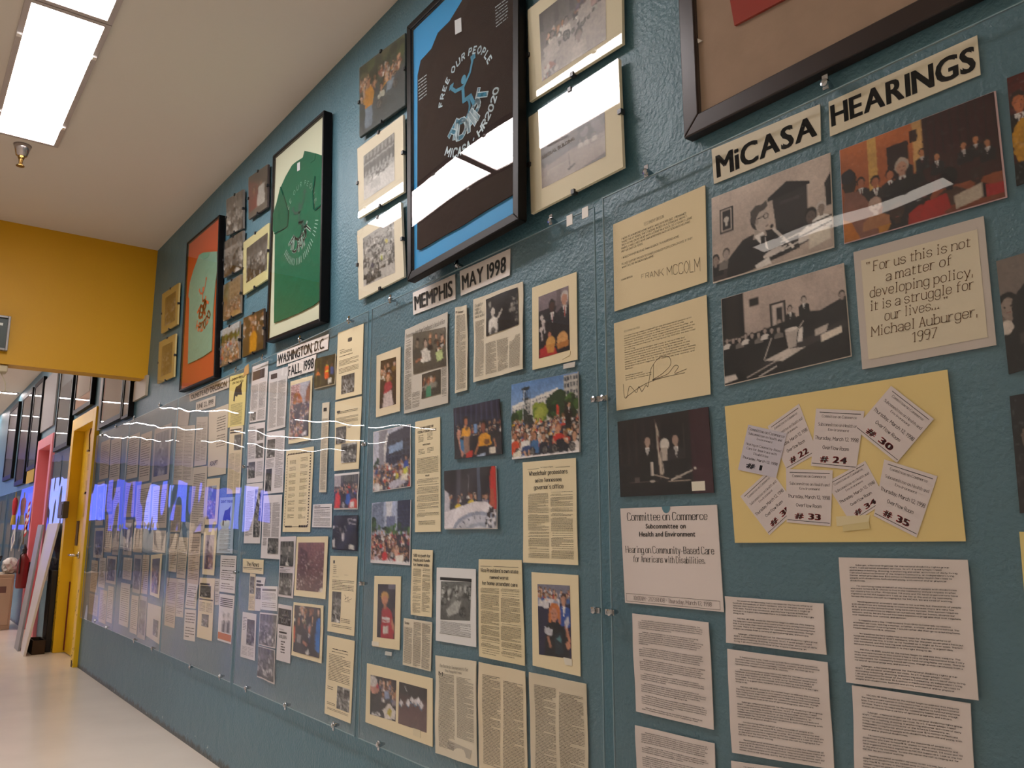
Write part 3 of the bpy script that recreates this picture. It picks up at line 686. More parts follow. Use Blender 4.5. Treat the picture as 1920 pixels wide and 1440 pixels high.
def p_flagmen(c):
    c.org = 0.2; c.fill('#1f1717', '#151012')
    for i in range(8): c.r_(.02 + i * .09, .06, .05 + i * .09, .6, '#2b211f')
    c.r_(.5, .14, .75, .65, '#1a1314'); c.r_(.73, .15, .74, .6, '#3a302c'); c.r_(.8, 0, 1, 1, '#3a1420'); c.l(.44, .05, .47, .8, .014, '#6a5a50')
    c.p([(.445, .1), (.47, .2), (.48, .45), (.5, .75), (.47, .75), (.45, .4)], '#bcae9e'); c.p([(.46, .25), (.475, .3), (.48, .5), (.47, .5)], '#5a2a28')
    c.suit(.34, .31, .07, '#14100f', '#b09484', '#1a1412', '#3a3030', 8, .4); c.o(.53, .38, .075, '#d8d0c4'); c.p([(.49, .42), (.56, .42), (.54, .7), (.5, .74)], '#b8ac9e')
    c.suit(.65, .33, .07, '#2c2626', '#a88c7c', '#181210', '#151012', 3.8, -.4); c.p([(.5, .58), (.76, .57), (.74, .82), (.52, .8)], '#161213')
    c.l(.58, .82, .8, .72, .016, '#d4cabc'); c.o(.83, .7, .014, '#e0d8cc'); c.r_(.37, .58, .4, .75, '#d4c8ba'); c.l(.4, .74, .56, .8, .012, '#b8a898')
    c.r_(.12, .82, .45, .83, '#6a5c54'); c.r_(.18, .76, .24, .82, '#5a504a'); c.r_(.63, .77, .69, .8, '#a89c90'); c.r_(.55, .83, .78, .84, '#a89888'); c.e(.38, .82, .03, .012, '#c4b8ac')
def p_demo(c):                              # large colour photograph of a demonstration in a square
    c.org = 0.5; c.fill('#5f8cc4', '#a8bcd0'); c.bldg(.02, .3, .72, .58, '#d8d4cc', '#4a5868', 14, 5, .5, .45, -.14); c.bldg(.8, .02, 1, .55, '#b8b4ac', '#3a4450', 5, 6)
    c.p([(.02, .3), (.72, .16), (.72, .2), (.02, .34)], '#e4e0d8')
    c.trees(.62, .25, .82, .48, 26, .1, ('#1e3a20', '#2c5028', '#17301a')); c.trees(.38, .38, .55, .52, 18, .07, ('#8a9a38', '#a0a848', '#5c7a30')); c.trees(0, .42, .25, .56, 14, .08); c.trees(.85, .3, 1, .5, 10, .08)
    for i in range(6): c.l(.2 + i * .02, .08, .22 + i * .015, .5, .012, '#24343c')
    c.r_(.18, .08, .3, .12, '#24343c'); c.r_(.19, .22, .29, .25, '#24343c'); c.p([(.2, .45), (.33, .45), (.36, .6), (.18, .6)], '#2a3430'); c.l(.22, .12, .18, .6, .014, '#cfd4d8')
    c.r_(0, .56, 1, 1, '#2c2a30'); c.crowd(-.02, .5, 1.02, .74, 110, .018, .032, BRIGHT, body=3)
    c.crowd(0, .72, 1, .86, 16, .035, .05, ('#c03a28', '#e8e4dc', '#26262c', '#2c4a80'), body=3)
    c.r_(.695, .38, .73, .5, '#d8402c'); c.p([(.8, .34), (.9, .42), (.9, .7), (.82, .7)], '#1a1616'); c.suit(.87, .4, .03, '#1c1414')
    c.bust(.06, .7, .05, '#d04a20', '#b87858', '#6a3a1c', 5); c.bust(.72, .66, .06, '#c83428', '#c89070', '#8a4820', 4.2); c.p([(.64, .92), (.7, .8), (.82, .82), (.86, .95), (.8, 1), (.68, .98)], '#1c1c26'); c.l(.64, .8, .7, .92, .03, '#c89070'); c.l(.79, .8, .84, .88, .03, '#c89070')
    c.bust(.22, .7, .05, '#e0dcd4', '#8a5a40', '#1c1410', 4); c.p([(.17, .84), (.3, .84), (.33, .92), (.16, .92)], '#28406a'); c.l(.2, .9, .24, .99, .035, '#c89878'); c.l(.27, .9, .3, .99, .035, '#c89878')
    c.bust(.37, .72, .045, '#3a6a9a', '#b07858', '#2a1c14', 5); c.bust(.5, .75, .05, '#1c1c2a', '#b88868', '#241810', 5); c.bust(.93, .78, .055, '#dcd4cc', '#c89878', '#3a2418', 4)
    for x in (.1, .33, .52, .66, .9): c.chair(x, .92, .06)
    c.p([(.02, .92), (.15, .89), (.16, .96), (.03, 1)], '#e2d8c4'); c.r_(0, .975, 1, 1, '#efe8e6'); c.speck(.12)
def p_yellow(c):
    c.org = 0.5; c.fill('#252a44', '#141018')
    for i in range(9): c.r_(.05 + i * .11, 0, .08 + i * .11, .35, '#38405e')
    c.crowd(0, .35, 1, .6, 40, .02, .035, DARKS + ('#8a2a20', '#d8d0c8')); c.r_(0, .6, 1, 1, '#17131a')
    c.bust(.27, .3, .08, '#dd9a1a', '#b06a48', '#3a2218', 3.6, .6); c.e(.29, .44, .04, .03, '#6a4a18'); c.p([(.22, .6), (.34, .6), (.36, .95), (.2, .9)], '#8a6a58')
    c.bust(.66, .45, .1, '#e09c18', '#8a4a34', '#1c1210', 3.6, -.6); c.e(.7, .74, .06, .05, '#7a4a10'); c.l(.55, .72, .46, .95, .04, '#b87850'); c.l(.84, .7, .88, .85, .04, '#b87850')
    c.l(.1, .55, .2, .95, .07, '#c88a70'); c.o(.12, .5, .06, '#d09078'); c.r_(.46, .38, .52, .55, '#7aa0d0'); c.p([(.13, .62), (.22, .66), (.24, .9), (.16, .82)], '#2870a0'); c.p([(.28, .9), (.42, .86), (.4, 1), (.28, 1)], '#c83018')
    c.p([(.74, .86), (.87, .84), (.87, .96), (.74, .96)], '#e0d6c4'); c.p([(.5, .97), (.66, .93), (.66, 1), (.5, 1)], '#a8b8d0'); c.speck(.1)
def p_tower(c):
    c.fill('#b8bccc', '#c8c4cc'); c.p([(.16, 0), (.4, 0), (.36, .62), (.18, .62)], '#8a8890'); c.p([(.38, .1), (1, 0), (1, .6), (.36, .6)], '#2a2c40')
    c.bldg(.42, .2, .98, .55, '#3c4054', '#151828', 6, 4, .2, .2); c.p([(.45, .3), (.8, .24), (.8, .38), (.45, .42)], '#7f98b8'); c.p([(.3, .3), (.4, .05), (.42, .05), (.33, .6)], '#d4d0cc')
    c.trees(0, .5, .15, .62, 8, .05); c.r_(0, .62, 1, 1, '#4a4450'); c.crowd(0, .56, 1, .88, 80, .025, .04, BRIGHT); c.bust(.88, .52, .04, '#2848a0', '#c89878', '#2a1c14', 4); c.r_(.82, .68, .92, .8, '#c8c83a'); c.r_(.63, .76, .7, .88, '#d0c83a')
    c.p([(.42, .9), (.8, .82), (.9, .92), (.5, 1)], '#b8b4c0'); c.bust(.12, .8, .05, '#d8d4d0', '#c89878', '#8a7a6a', 4); c.chair(.4, .92, .06); c.p([(.76, .78), (.93, .77), (.93, .87), (.76, .88)], '#e6dcc8'); c.r_(0, 0, .02, 1, '#e8e4e0'); c.speck(.12)
def p_city(c):
    c.fill('#a8b4d0', '#c0c4d0'); c.p([(0, .05), (.32, 0), (.34, .45), (0, .5)], '#6f7c94'); c.bldg(0, .06, .33, .46, '#66728c', '#8894ac', 9, 12, .3, .3); c.p([(.38, 0), (.55, 0), (.5, .4), (.4, .4)], '#d8d8dc'); c.bldg(.68, .05, 1, .5, '#343a58', '#20243c', 6, 8, .2, .3); c.r_(.4, .25, .62, .5, '#6c7494')
    c.p([(.68, 0), (.72, -.02), (1, 0), (1, .08), (.68, .1)], '#272b44'); c.trees(0, .4, 1, .52, 40, .05); c.trees(0, .3, .12, .5, 12, .07); c.r_(0, .54, 1, 1, '#302830'); c.crowd(0, .5, 1, .92, 90, .025, .045, ('#26262c', '#e8e4dc', '#b83028', '#3a3a48', '#8a3a48', '#c8b8c0'))
    c.bust(.38, .76, .05, '#c82c28', '#c88868', '#5a2a1c', 4); c.bust(.66, .84, .06, '#c83830', '#d8a088', '#c8a090', 4); c.p([(.64, .9), (.84, .86), (.84, .97), (.66, .99)], '#e8e0d4'); c.r_(0, .965, 1, 1, '#efeaea'); c.speck(.14)
def p_seal(c):                              # yellow shirts behind a white round seal
    c.org = 0.4; c.fill('#241c20', '#3a3034'); c.r_(.25, 0, .33, .6, '#4a4650'); c.r_(.66, 0, .72, .55, '#4c5468'); c.l(.48, .1, .5, .5, .02, '#6a6468'); c.r_(.05, .3, .1, .5, '#30282c')
    c.crowd(.1, .42, .9, .5, 12, .03, .035, DARKS + ('#d8d0c8',)); c.bust(.29, .52, .05, '#e0c028', '#a86a48', '#30201a', 4.5); c.bust(.55, .46, .055, '#e6cc3c', '#b87858', '#3a241a', 4); c.bust(.79, .48, .04, '#8a8090', '#b08068', '#2a1e1c', 4)
    c.p([(0, .33), (.09, .4), (.12, .7), (0, .72)], '#c8c4cc'); c.p([(.9, .1), (1, .02), (1, .75), (.86, .66)], '#c82c20'); c.e(.95, .08, .04, .08, '#d03020'); c.p([(.88, .38), (.94, .36), (.96, .66), (.86, .64)], '#b85030')
    c.p([(0, .72), (.6, .56), (.8, .57), (1, .72), (1, 1), (0, 1)], '#e6dfe2'); c.e(.68, 1.08, .5, .36, '#9aa0b4'); c.e(.68, 1.1, .45, .32, '#cdced8'); c.e(.68, 1.14, .32, .24, '#aab0c0'); c.e(.68, 1.16, .27, .2, '#dcdce2')
    for i in range(11):
        a = math.pi * (.06 + .09 * i); c.l(.68 - .405 * math.cos(a), 1.08 - .29 * math.sin(a), .68 - .36 * math.cos(a), 1.09 - .25 * math.sin(a), .02, '#4a5068')
    c.trees(.84, .62, 1, .8, 8, .04, ('#2a1c1c', '#3a2a2a')); c.trees(.8, .85, 1, 1, 16, .03, ('#2a2a2c', '#e8e4e4')); c.speck(.07)
def p_twomen(c):
    c.org = 0.4; c.fill('#8a7a80', '#2a2026'); c.r_(0, .25, .6, .32, '#221c22'); c.r_(0, .32, .55, 1, '#18151a'); c.r_(.62, 0, .75, .5, '#6a5c60')
    c.suit(.46, .22, .085, '#14121a', '#4a2c22', '#17100e', '#a83040', 9, -.2); c.suit(.86, .17, .095, '#15141c', '#c49078', '#c8beb8', '#b05048', 9, -.4)
    for x, y in ((.12, .36), (.18, .44), (.1, .55)): c.o(x, y, .04, '#cfc4bc'); c.l(x, y, x + .04, y + .18, .03, '#b8aca8')
    c.bust(.37, .66, .05, '#26202a', '#b07058', '#3a241c'); c.p([(.02, 1), (.06, .86), (.3, .8), (.55, .9), (.6, 1)], '#b02428')
    c.o(.4, .8, .105, '#d09a50'); c.p([(.26, .82), (.54, .82), (.5, .95), (.3, .95)], '#c88a40'); c.o(.77, .8, .12, '#d8a060'); c.p([(.58, .84), (.96, .84), (.94, .92), (.62, .93)], '#b87838'); c.speck(.06)
def p_redkid(c):
    c.org = 0.5; c.fill('#16142c', '#141224'); c.r_(.6, 0, 1, .1, '#6a6878'); c.e(.42, .24, .2, .1, '#c89850'); c.e(.42, .3, .16, .085, '#c88868'); c.p([(.24, 1), (.26, .5), (.4, .42), (.58, .42), (.8, .52), (.95, .8), (.9, 1)], '#a81c2c')
    c.p([(.36, .36), (.5, .36), (.5, .46), (.38, .46)], '#b87858'); c.r_(.3, .62, .72, .66, '#dcd8d8'); c.r_(.32, .68, .7, .7, '#dcd8d8'); c.p([(.34, .78), (.62, .77), (.62, .9), (.36, .92)], '#d8d0c8'); c.p([(.82, .6), (.96, .78), (.9, .86), (.78, .72)], '#c08468'); c.r_(.85, .45, 1, .6, '#4a3a44'); c.speck(.08)
def p_woman(c):
    c.org = 0.5; c.fill('#7a7888', '#17153a'); c.crowd(0, .04, 1, .16, 24, .02, .03, ('#e0dce0', '#3c60a0', '#b02a2a', '#c8c0c8')); c.r_(0, .26, 1, 1, '#16143a'); c.crowd(0, .14, .6, .2, 9, .03, .03, ('#d8d4d8', '#9aa0b8', '#b83038'), body=5)
    c.suit(.8, .2, .075, '#2850a0', '#b08068', '#3a2018', '#e0e0e0', 5, -.3); c.e(.52, .37, .17, .11, '#c87838'); c.bust(.5, .4, .11, '#100f18', '#c88a70', '#c87030', 5, .1); c.e(.38, .47, .04, .1, '#c87838'); c.e(.66, .45, .04, .12, '#c87838')
    c.p([(.2, 1), (.24, .58), (.4, .52), (.64, .52), (.9, .68), (.95, 1)], '#0e0d16'); c.p([(.2, .6), (.46, .62), (.42, .72), (.22, .7)], '#c4c4cc'); c.p([(.52, .7), (.72, .64), (.76, .95), (.52, .96)], '#1c2a34'); c.p([(.56, .75), (.68, .7), (.7, .8)], '#5a8a90')
    c.l(.84, .55, .95, .78, .05, '#c08468'); c.o(.9, .82, .05, '#c88a6c'); c.l(.3, .72, .38, .88, .05, '#b07a60'); c.p([(.8, .5), (.92, .42), (.95, .52), (.85, .6)], '#c8c8d4'); c.speck(.07)
def p_papersA(c):
    c.fill('#2a2228', '#1c181c'); c.e(.18, .3, .18, .16, '#c08878'); c.e(.12, .16, .16, .14, '#cfc8c4'); c.e(.3, .26, .07, .05, '#c02838'); c.crowd(.35, .05, 1, .5, 16, .05, .07, ('#4a5878', '#8a8088', '#2a2830', '#a89090')); c.p([(0, .45), (.35, .5), (.5, 1), (0, 1)], '#151318')
    c.p([(.5, .8), (.75, .6), (.98, .75), (.95, .95), (.6, 1)], '#d8d0c8'); c.p([(.65, .85), (.75, .7), (.85, .75), (.8, .92)], '#b8a838'); c.p([(.55, .35), (.7, .3), (.75, .5), (.58, .52)], '#8a98b8'); c.trees(0, .9, .4, 1, 8, .04, ('#d8d4d4', '#24242a')); c.speck(.12)
def p_papersB(c):
    c.fill('#2a2024', '#5a3a38'); c.p([(0, .45), (1, .35), (1, 1), (0, 1)], '#5c4040'); c.r_(0, 0, 1, .28, '#241c20')
    for x, y in ((.1, .5), (.35, .45), (.48, .36), (.6, .38), (.7, .33), (.8, .42)):
        c.p([(x - .07, y), (x, y - .09), (x + .08, y - .02), (x + .02, y + .09)], '#dcd8dc'); c.p([(x - .06, y + .03), (x + .02, y + .1), (x + .02, y + .13), (x - .06, y + .06)], '#4c7aa0')
    c.l(.25, .1, .3, .22, .01, '#c8c4c8'); c.speck(.08)
def p_sign(c):                              # black and white photo: low wall with building name
    c.org = 0.3; c.fill('#6b6062', '#6b6062'); c.r_(0, .3, 1, .62, '#5d5456'); c.trees(.6, .1, 1, .5, 20, .1, ('#4f474a', '#7a7072')); c.p([(0, .62), (.5, .5), (1, .48), (1, .75), (0, .9)], '#9b8d88')
    c.r_(.1, .68, .45, .85, '#b0a29c'); c.p([(.45, .6), (1, .54), (1, .9), (.5, 1)], '#a3958f'); c.p([(0, .8), (.5, .7), (.55, 1), (0, 1)], '#a99b95'); c.l(.45, .55, .47, .86, .02, '#5a4f50'); c.p([(.42, .86), (.55, .8), (.55, .84), (.45, .9)], '#3a3234')
    for x in (.63, .72, .84): c.bust(x, .42, .035, '#c8beb8', '#8a7c78', '#3a3234', 4)
    c.l(.75, .6, 1, .56, .01, '#7c706c'); c.l(.75, .6, .75, .9, .01, '#7c706c'); c.trees(0, .56, .25, .64, 8, .03, ('#7a6e6c', '#8d807c')); c.speck(.05)
def p_street(c):
    c.org = 0.7; c.fill('#463f40', '#8d827e')
    for i in range(8): c.r_(i * .12, 0, i * .12 + .07, .3, ('#3c3636', '#57504e')[i % 2])
    c.p([(0, .75), (.3, .45), (1, .35), (1, 1), (0, 1)], '#a59a94'); c.crowd(.05, .3, .95, .42, 16, .03, .045, GREYS)
    c.crowd(.6, .12, 1, .3, 10, .05, .06, ('#a88a80', '#6a4c58', '#8d8480', '#5a4a60'))
    for x, y in ((.2, .52), (.42, .48), (.65, .44)): c.bust(x, y - .1, .05, '#cfc6be', '#8a7c74', '#2a2424', 4); c.chair(x, y + .1, .08); c.chair(x + .1, y + .1, .04)
    c.p([(.05, .55), (.28, .5), (.3, .72), (.07, .76)], '#b8aea8'); c.p([(.6, .36), (.78, .28), (.8, .5), (.62, .56)], '#b5aaa4'); c.bust(.6, .68, .08, '#b8aea6', '#8a7a72', '#3a3232', 4); c.trees(0, .82, .25, .98, 18, .04, ('#8a4a30', '#c8beb4', '#4a3a36')); c.speck(.09)
def p_lineup(c):
    c.fill('#7d736c', '#bdb2aa'); c.r_(0, .05, 1, .4, '#57504c')
    for i in range(9): c.r_(i * .115, .02, i * .115 + .07, .16, '#9a9088'); c.r_(i * .115, .3, i * .115 + .06, .5, '#3a3432')
    c.r_(0, .22, 1, .25, '#a89e96'); c.crowd(0, .5, 1, .6, 26, .03, .045, GREYS); c.p([(0, .72), (1, .6), (1, 1), (0, 1)], '#bfb5ae'); c.r_(.25, .7, .55, .86, '#a79d96'); c.speck(.09); c.bw(BWm)
def p_march_bw(c):
    c.fill('#a59a90', '#b8aea6'); c.crowd(0, .05, 1, .7, 100, .03, .05, GREYS); c.r_(0, .8, 1, 1, '#c0b6ae'); c.crowd(.05, .6, .55, .72, 5, .06, .07, ('#1c1a1c', '#2a2838', '#141414')); c.chair(.2, .85, .1); c.chair(.4, .82, .08); c.speck(.12)
    c.bw(BWm); c.e(.75, .35, .04, .03, '#c8b828'); c.e(.6, .6, .03, .05, '#a8b048'); c.e(.3, .66, .04, .05, '#3a3858')
def p_mural(c):                             # colour street photo with a man in orange
    c.fill('#3a4a2c', '#38424c'); c.trees(0, 0, 1, .25, 40, .1, ('#2c3a20', '#4a5a30', '#5a5a38', '#202a1c')); c.crowd(0, .2, 1, .5, 50, .03, .05, ('#2c3a4a', '#8a4a3a', '#b8b4a8', '#5a6a78', '#c08a30'))
    c.p([(.3, .6), (1, .4), (1, 1), (.2, 1)], '#3a464c'); c.bust(.22, .3, .06, '#c88a1c', '#a87050', '#4a3420', 5); c.p([(.12, .4), (.3, .38), (.34, .5), (.3, .66), (.14, .66)], '#c8881c'); c.p([(.13, .66), (.3, .66), (.3, .95), (.12, .95)], '#77889a')
    c.bust(.5, .5, .05, '#b8b8a8', '#a87860', '#2a2018', 3); c.bust(.7, .42, .05, '#7a8a98', '#b88868', '#3a2a1c', 4); c.chair(.45, .72, .08); c.chair(.8, .6, .07); c.a *= .8; c.speck(.14)
def p_march(c):
    c.fill('#b8b8c4', '#5a4a58'); c.bldg(.02, .02, .5, .35, '#c8a8a8', '#7a3a48', 4, 9, .3, .4); c.p([(.8, .15), (1, .02), (1, .4), (.75, .4)], '#8a5a48'); c.trees(.2, .2, .6, .36, 26, .04, ('#b86a28', '#a85020', '#8a5a28')); c.r_(0, .38, 1, 1, '#38304a')
    c.crowd(0, .36, 1, .95, 120, .012, .03, ('#2c3468', '#c0a8b0', '#b03828', '#1c1c30', '#4a4a80', '#d8d0d8')); c.r_(.7, .62, 1, 1, '#1e2238'); c.r_(.7, .9, .88, .96, '#d8d4d8'); c.speck(.16)
def p_vests(c):
    c.fill('#2c2a18', '#2a2a1c'); c.r_(.3, 0, .34, 1, '#4a4a24'); c.r_(.1, .1, .14, .9, '#58582c'); c.bust(.62, .22, .07, '#c8b820', '#6a4a30', '#14120e', 3); c.p([(.52, .35), (.7, .35), (.72, .75), (.54, .78)], '#e05820'); c.r_(.55, .5, .7, .55, '#e0d850')
    c.bust(.86, .35, .06, '#284a90', '#8a5a40', '#14120e', 5); c.bust(.2, .4, .06, '#c86a20', '#8a5a40', '#14120e', 3); c.p([(.7, .78), (.84, .76), (.84, .92), (.7, .95)], '#e0dccc'); c.speck(.2)
def p_redblue(c):
    c.fill('#4a4a4c', '#2a2628'); c.r_(0, 0, .3, .35, '#b0a8a8'); 
    for i in range(8): c.r_(.35 + i * .08, 0, .38 + i * .08, .2, '#7a7c70')
    c.crowd(0, .28, 1, .5, 36, .03, .05, DARKS + ('#2a4a9a', '#b83828')); c.p([(.05, .98), (.1, .55), (.22, .5), (.3, .65), (.26, 1)], '#d84030'); c.o(.18, .46, .05, '#b87860'); c.p([(.5, .85), (.53, .6), (.66, .56), (.72, .8), (.62, .9)], '#2458b0'); c.o(.58, .52, .045, '#c83828')
    c.p([(.66, 1), (.7, .75), (.9, .7), (1, .8), (1, 1)], '#d05040'); c.p([(.72, .82), (.86, .8), (.86, .95), (.72, .97)], '#e4d8d0'); c.chair(.42, .9, .08, '#c8c4c4'); c.speck(.1)
def p_night(c):
    c.fill('#1c1a1e', '#161418'); c.p([(.55, .05), (.95, .1), (.98, .25), (.65, .28)], '#2c2a2e'); c.l(.6, .12, .95, .14, .02, '#c8c4c4'); c.l(.62, .2, .95, .27, .02, '#b8b4b4'); c.l(.62, .12, .66, .26, .02, '#b0acac')
    c.bust(.35, .42, .12, '#201e22', '#4a4648', '#1c1a1c', 4); c.e(.45, .62, .06, .13, '#c8c4c4'); c.p([(.02, .75), (.12, .7), (.14, .95), (.06, .95)], '#c4c0c0'); c.r_(.02, .3, .1, .38, '#d8d4d4'); c.trees(.2, .3, .6, .5, 26, .02, ('#8a8688', '#3a383a')); c.p([(.72, .84), (.9, .86), (.88, .98), (.7, .97)], '#dcd8cc')
def p_brown(c):
    c.fill('#8a5f55', '#5a382f'); 
    for i in range(12): c.l(.4 + i * .05, 0, .5 + i * .05, .35, .012, ('#9a7068', '#6a463e')[i % 2])
    c.p([(.1, .1), (.35, .2), (.5, .5), (.3, 1), (.1, 1)], '#5e3c34')
    for _ in range(230):
        x, y = c.r.random(), c.r.uniform(.2, 1); c.o(x, y, c.r.uniform(.008, .018), c.r.choice(('#c8b0a4', '#a88478', '#4a2c26', '#dcc8bc', '#3c221c')))
    c.p([(.88, .92), (1, .9), (1, 1), (.86, 1)], '#dccdb8'); c.speck(.12)
def p_group_men(c):
    c.fill('#3c3634', '#1c1a22'); c.crowd(0, .05, 1, .25, 16, .05, .06, DARKS + ('#8a8a6a',)); c.p([(.85, .25), (1, .2), (1, .9), (.82, .85)], '#2470c0'); c.r_(0, .45, .08, .8, '#c85830'); c.bust(.62, .12, .06, '#15151a', '#b07050', '#14100e', 5)
    c.bust(.2, .32, .08, '#2c2622', '#a86e58', '#1c1614', 5); c.suit(.62, .45, .09, '#1c1c26', '#c07860', '#8a8480', '#2c3a70', 6, -.1); c.bust(.42, .4, .06, '#1a1a1e', '#8a5848', '#14100e', 6); c.l(.4, .75, .55, .8, .06, '#b07058'); c.p([(.5, .95), (.6, .86), (.64, .96), (.55, 1)], '#e0dcd8'); c.r_(.15, .62, .3, .78, '#8a8684'); c.speck(.1)
def p_rider(c):                             # grey halftone: people with a wheelchair
    c.fill('#6d6a66', '#57544e'); c.crowd(0, .1, 1, .4, 18, .06, .08, ('#3a3836', '#8a8782', '#4a4846', '#9a968e')); c.bust(.45, .3, .09, '#77736e', '#8a8680', '#2a2826', 4); c.p([(.2, .75), (.5, .5), (.7, .5), (.6, .8), (.3, .9)], '#a8a49e'); c.o(.75, .78, .15, '#33312f'); c.o(.75, .78, .11, '#77746f'); c.chair(.75, .78, .1, '#2c2a28'); c.chair(.15, .5, .12, '#3a3836'); c.r_(0, .9, 1, 1, '#5d6250'); c.speck(.14); c.bw((.98, 1, .94))
def p_witness(c):
    c.fill('#17161a', '#121114'); c.r_(.02, .0, .9, .95, '#151417'); c.l(.78, .1, .8, .9, .01, '#3a3a3c'); c.bust(.14, .16, .08, '#24242a', '#8a867e', '#1a1a1c', 4); c.bust(.24, .42, .1, '#dcd6cc', '#b8b0a6', '#cfc8bc', 5, .2); c.l(.36, .66, .52, .46, .05, '#d6cfc4'); c.o(.53, .44, .03, '#d6cfc4'); c.p([(.12, .98), (.2, .6), (.32, .6), (.36, .98)], '#d8d2c8'); c.chair(.24, .92, .1, '#3a3a3a'); c.trees(.85, .1, 1, .9, 40, .03, ('#8a867e', '#2a2a2c')); c.bust(.82, .4, .06, '#8a867e', '#a8a298', '#2a2a2a', 3)
def p_helpers(c):
    c.fill('#6a6458', '#4a463e'); c.bust(.38, .3, .1, '#d8d2c6', '#b09886', '#2c2620', 4.5, .5); c.p([(.28, .45), (.5, .45), (.55, .75), (.3, .78)], '#d6d0c4'); c.crowd(.5, .15, 1, .4, 7, .07, .08, ('#3a362f', '#24221f', '#5a564c')); c.l(.1, .72, .3, .62, .06, '#a86a50'); c.p([(.7, .6), (.88, .55), (.92, .78), (.74, .84)], '#b8c88a'); c.bust(.15, .25, .1, '#4a463e', '#8a7a68', '#1c1a16', 4); c.speck(.14)
def p_gen(seed_pal=GREYS, bg='#8a827a', warm=BWm, n=34, r0=.05, r1=.08, y0=.25, dark=.9, sepia=None):
    def f(c):
        c.fill(bg, '#3c3834'); c.r_(0, 0, 1, .25, '#6d665f')
        for i in range(5): c.r_(i * .2 + .03, .02, i * .2 + .1, .22, '#2e2a28')
        c.crowd(0, y0, 1, .95, n, r0, r1, seed_pal); c.chair(.3, .85, .09); c.chair(.7, .8, .08); c.speck(.16)
        if warm is not None: c.bw(warm)
        c.a *= dark
        if sepia: c.tint(sepia, .45)
    return f
def p_monument(c):
    c.fill('#8a8880', '#5a5248'); c.trees(0, .1, .3, .5, 14, .1, ('#5a6450', '#77806a')); c.bldg(.35, .05, .95, .5, '#a89478', '#5a5044', 8, 3); c.crowd(0, .45, 1, .9, 60, .025, .04, ('#4a4a50', '#a8a49c', '#2c2c30', '#8a5040', '#c8c0b0')); c.p([(.3, 1), (.6, .85), (1, .9), (1, 1)], '#b89868'); c.speck(.14); c.a *= .8
def p_orangeman(c):
    c.fill('#35302c', '#2a2420'); c.crowd(0, .05, 1, .45, 22, .05, .06, ('#3a302a', '#6a625c', '#b8b0a8', '#24201c')); c.bust(.48, .36, .07, '#c88a18', '#b07050', '#5a3a20', 6); c.p([(.34, .55), (.44, .48), (.6, .48), (.68, .6), (.64, .95), (.34, .95)], '#c48818'); c.r_(.72, .4, .9, .8, '#4a4440'); c.speck(.12)
def p_night_group(c):
    c.fill('#4a403c', '#2a2422'); c.p([(0, .1), (.5, .3), (.5, .8), (0, .9)], '#7a3a34'); c.bust(.65, .35, .12, '#c8c4bc', '#8a6a58', '#2a201a', 5); c.bust(.3, .4, .1, '#8a3a34', '#a87860', '#2a1c14', 5); c.p([(.5, .4), (.85, .35), (.8, .6), (.55, .6)], '#d0ccc4'); c.r_(0, .82, 1, 1, '#6a645c'); c.speck(.1); c.a *= .75
def p_right_top(c):
    c.fill('#5a1410', '#2a0e0c'); c.suit(.2, .25, .08, '#1c1210', '#b86a40', '#2a1408', body=4); c.e(.3, .62, .3, .2, '#c89018'); c.bust(.75, .3, .08, '#3a1a14', '#b06a40', '#24120a', 4); c.r_(0, .8, 1, 1, '#0e0d0c'); c.speck(.1); c.a *= .8
def p_right_mid(c):
    c.org = 0.3; c.fill('#766a62', '#5a504a'); c.bust(.12, .42, .1, '#c8bcb0', '#8a7a70', '#100e0e', 5); c.p([(.1, 1), (.2, .38), (.5, .22), (1, .25), (1, 1)], '#0f0d0e'); c.r_(0, .62, 1, 1, '#141112'); c.p([(.25, .68), (.6, .64), (.62, .74), (.28, .78)], '#3a3230'); c.o(.06, .6, .06, '#c8bcb0'); c.speck(.06)
def p_right_low(c):
    c.fill('#17151a', '#121016'); c.bust(.4, .35, .12, '#201c20', '#6a5a50', '#0e0c0e', 5); c.r_(0, .7, 1, .74, '#3a3436')

# ------------------------------------------------------------------ paper colours
WHT, CRM, CR2, NWS, YLW, LTR = '#efe6df', '#efdfb8', '#e8d7b4', '#e3d8c0', '#eddc8a', '#ecd9ae'
GA = 'papers under the hearings panel'; GB = 'papers under the panel headed with a city and May'; GC = 'papers under the panel headed Washington'
GD = 'papers under the panel headed Decision'; GE = 'papers under the two panels beside the yellow door'; GT = 'pictures hung high on the wall'
def S(name, label, cat, quad, color=WHT, group=None, **k):
    k.setdefault('ph', len(ITEMS) * 1.7)
    return Item(name, label, cat, quad, color=color, group=group, **k)

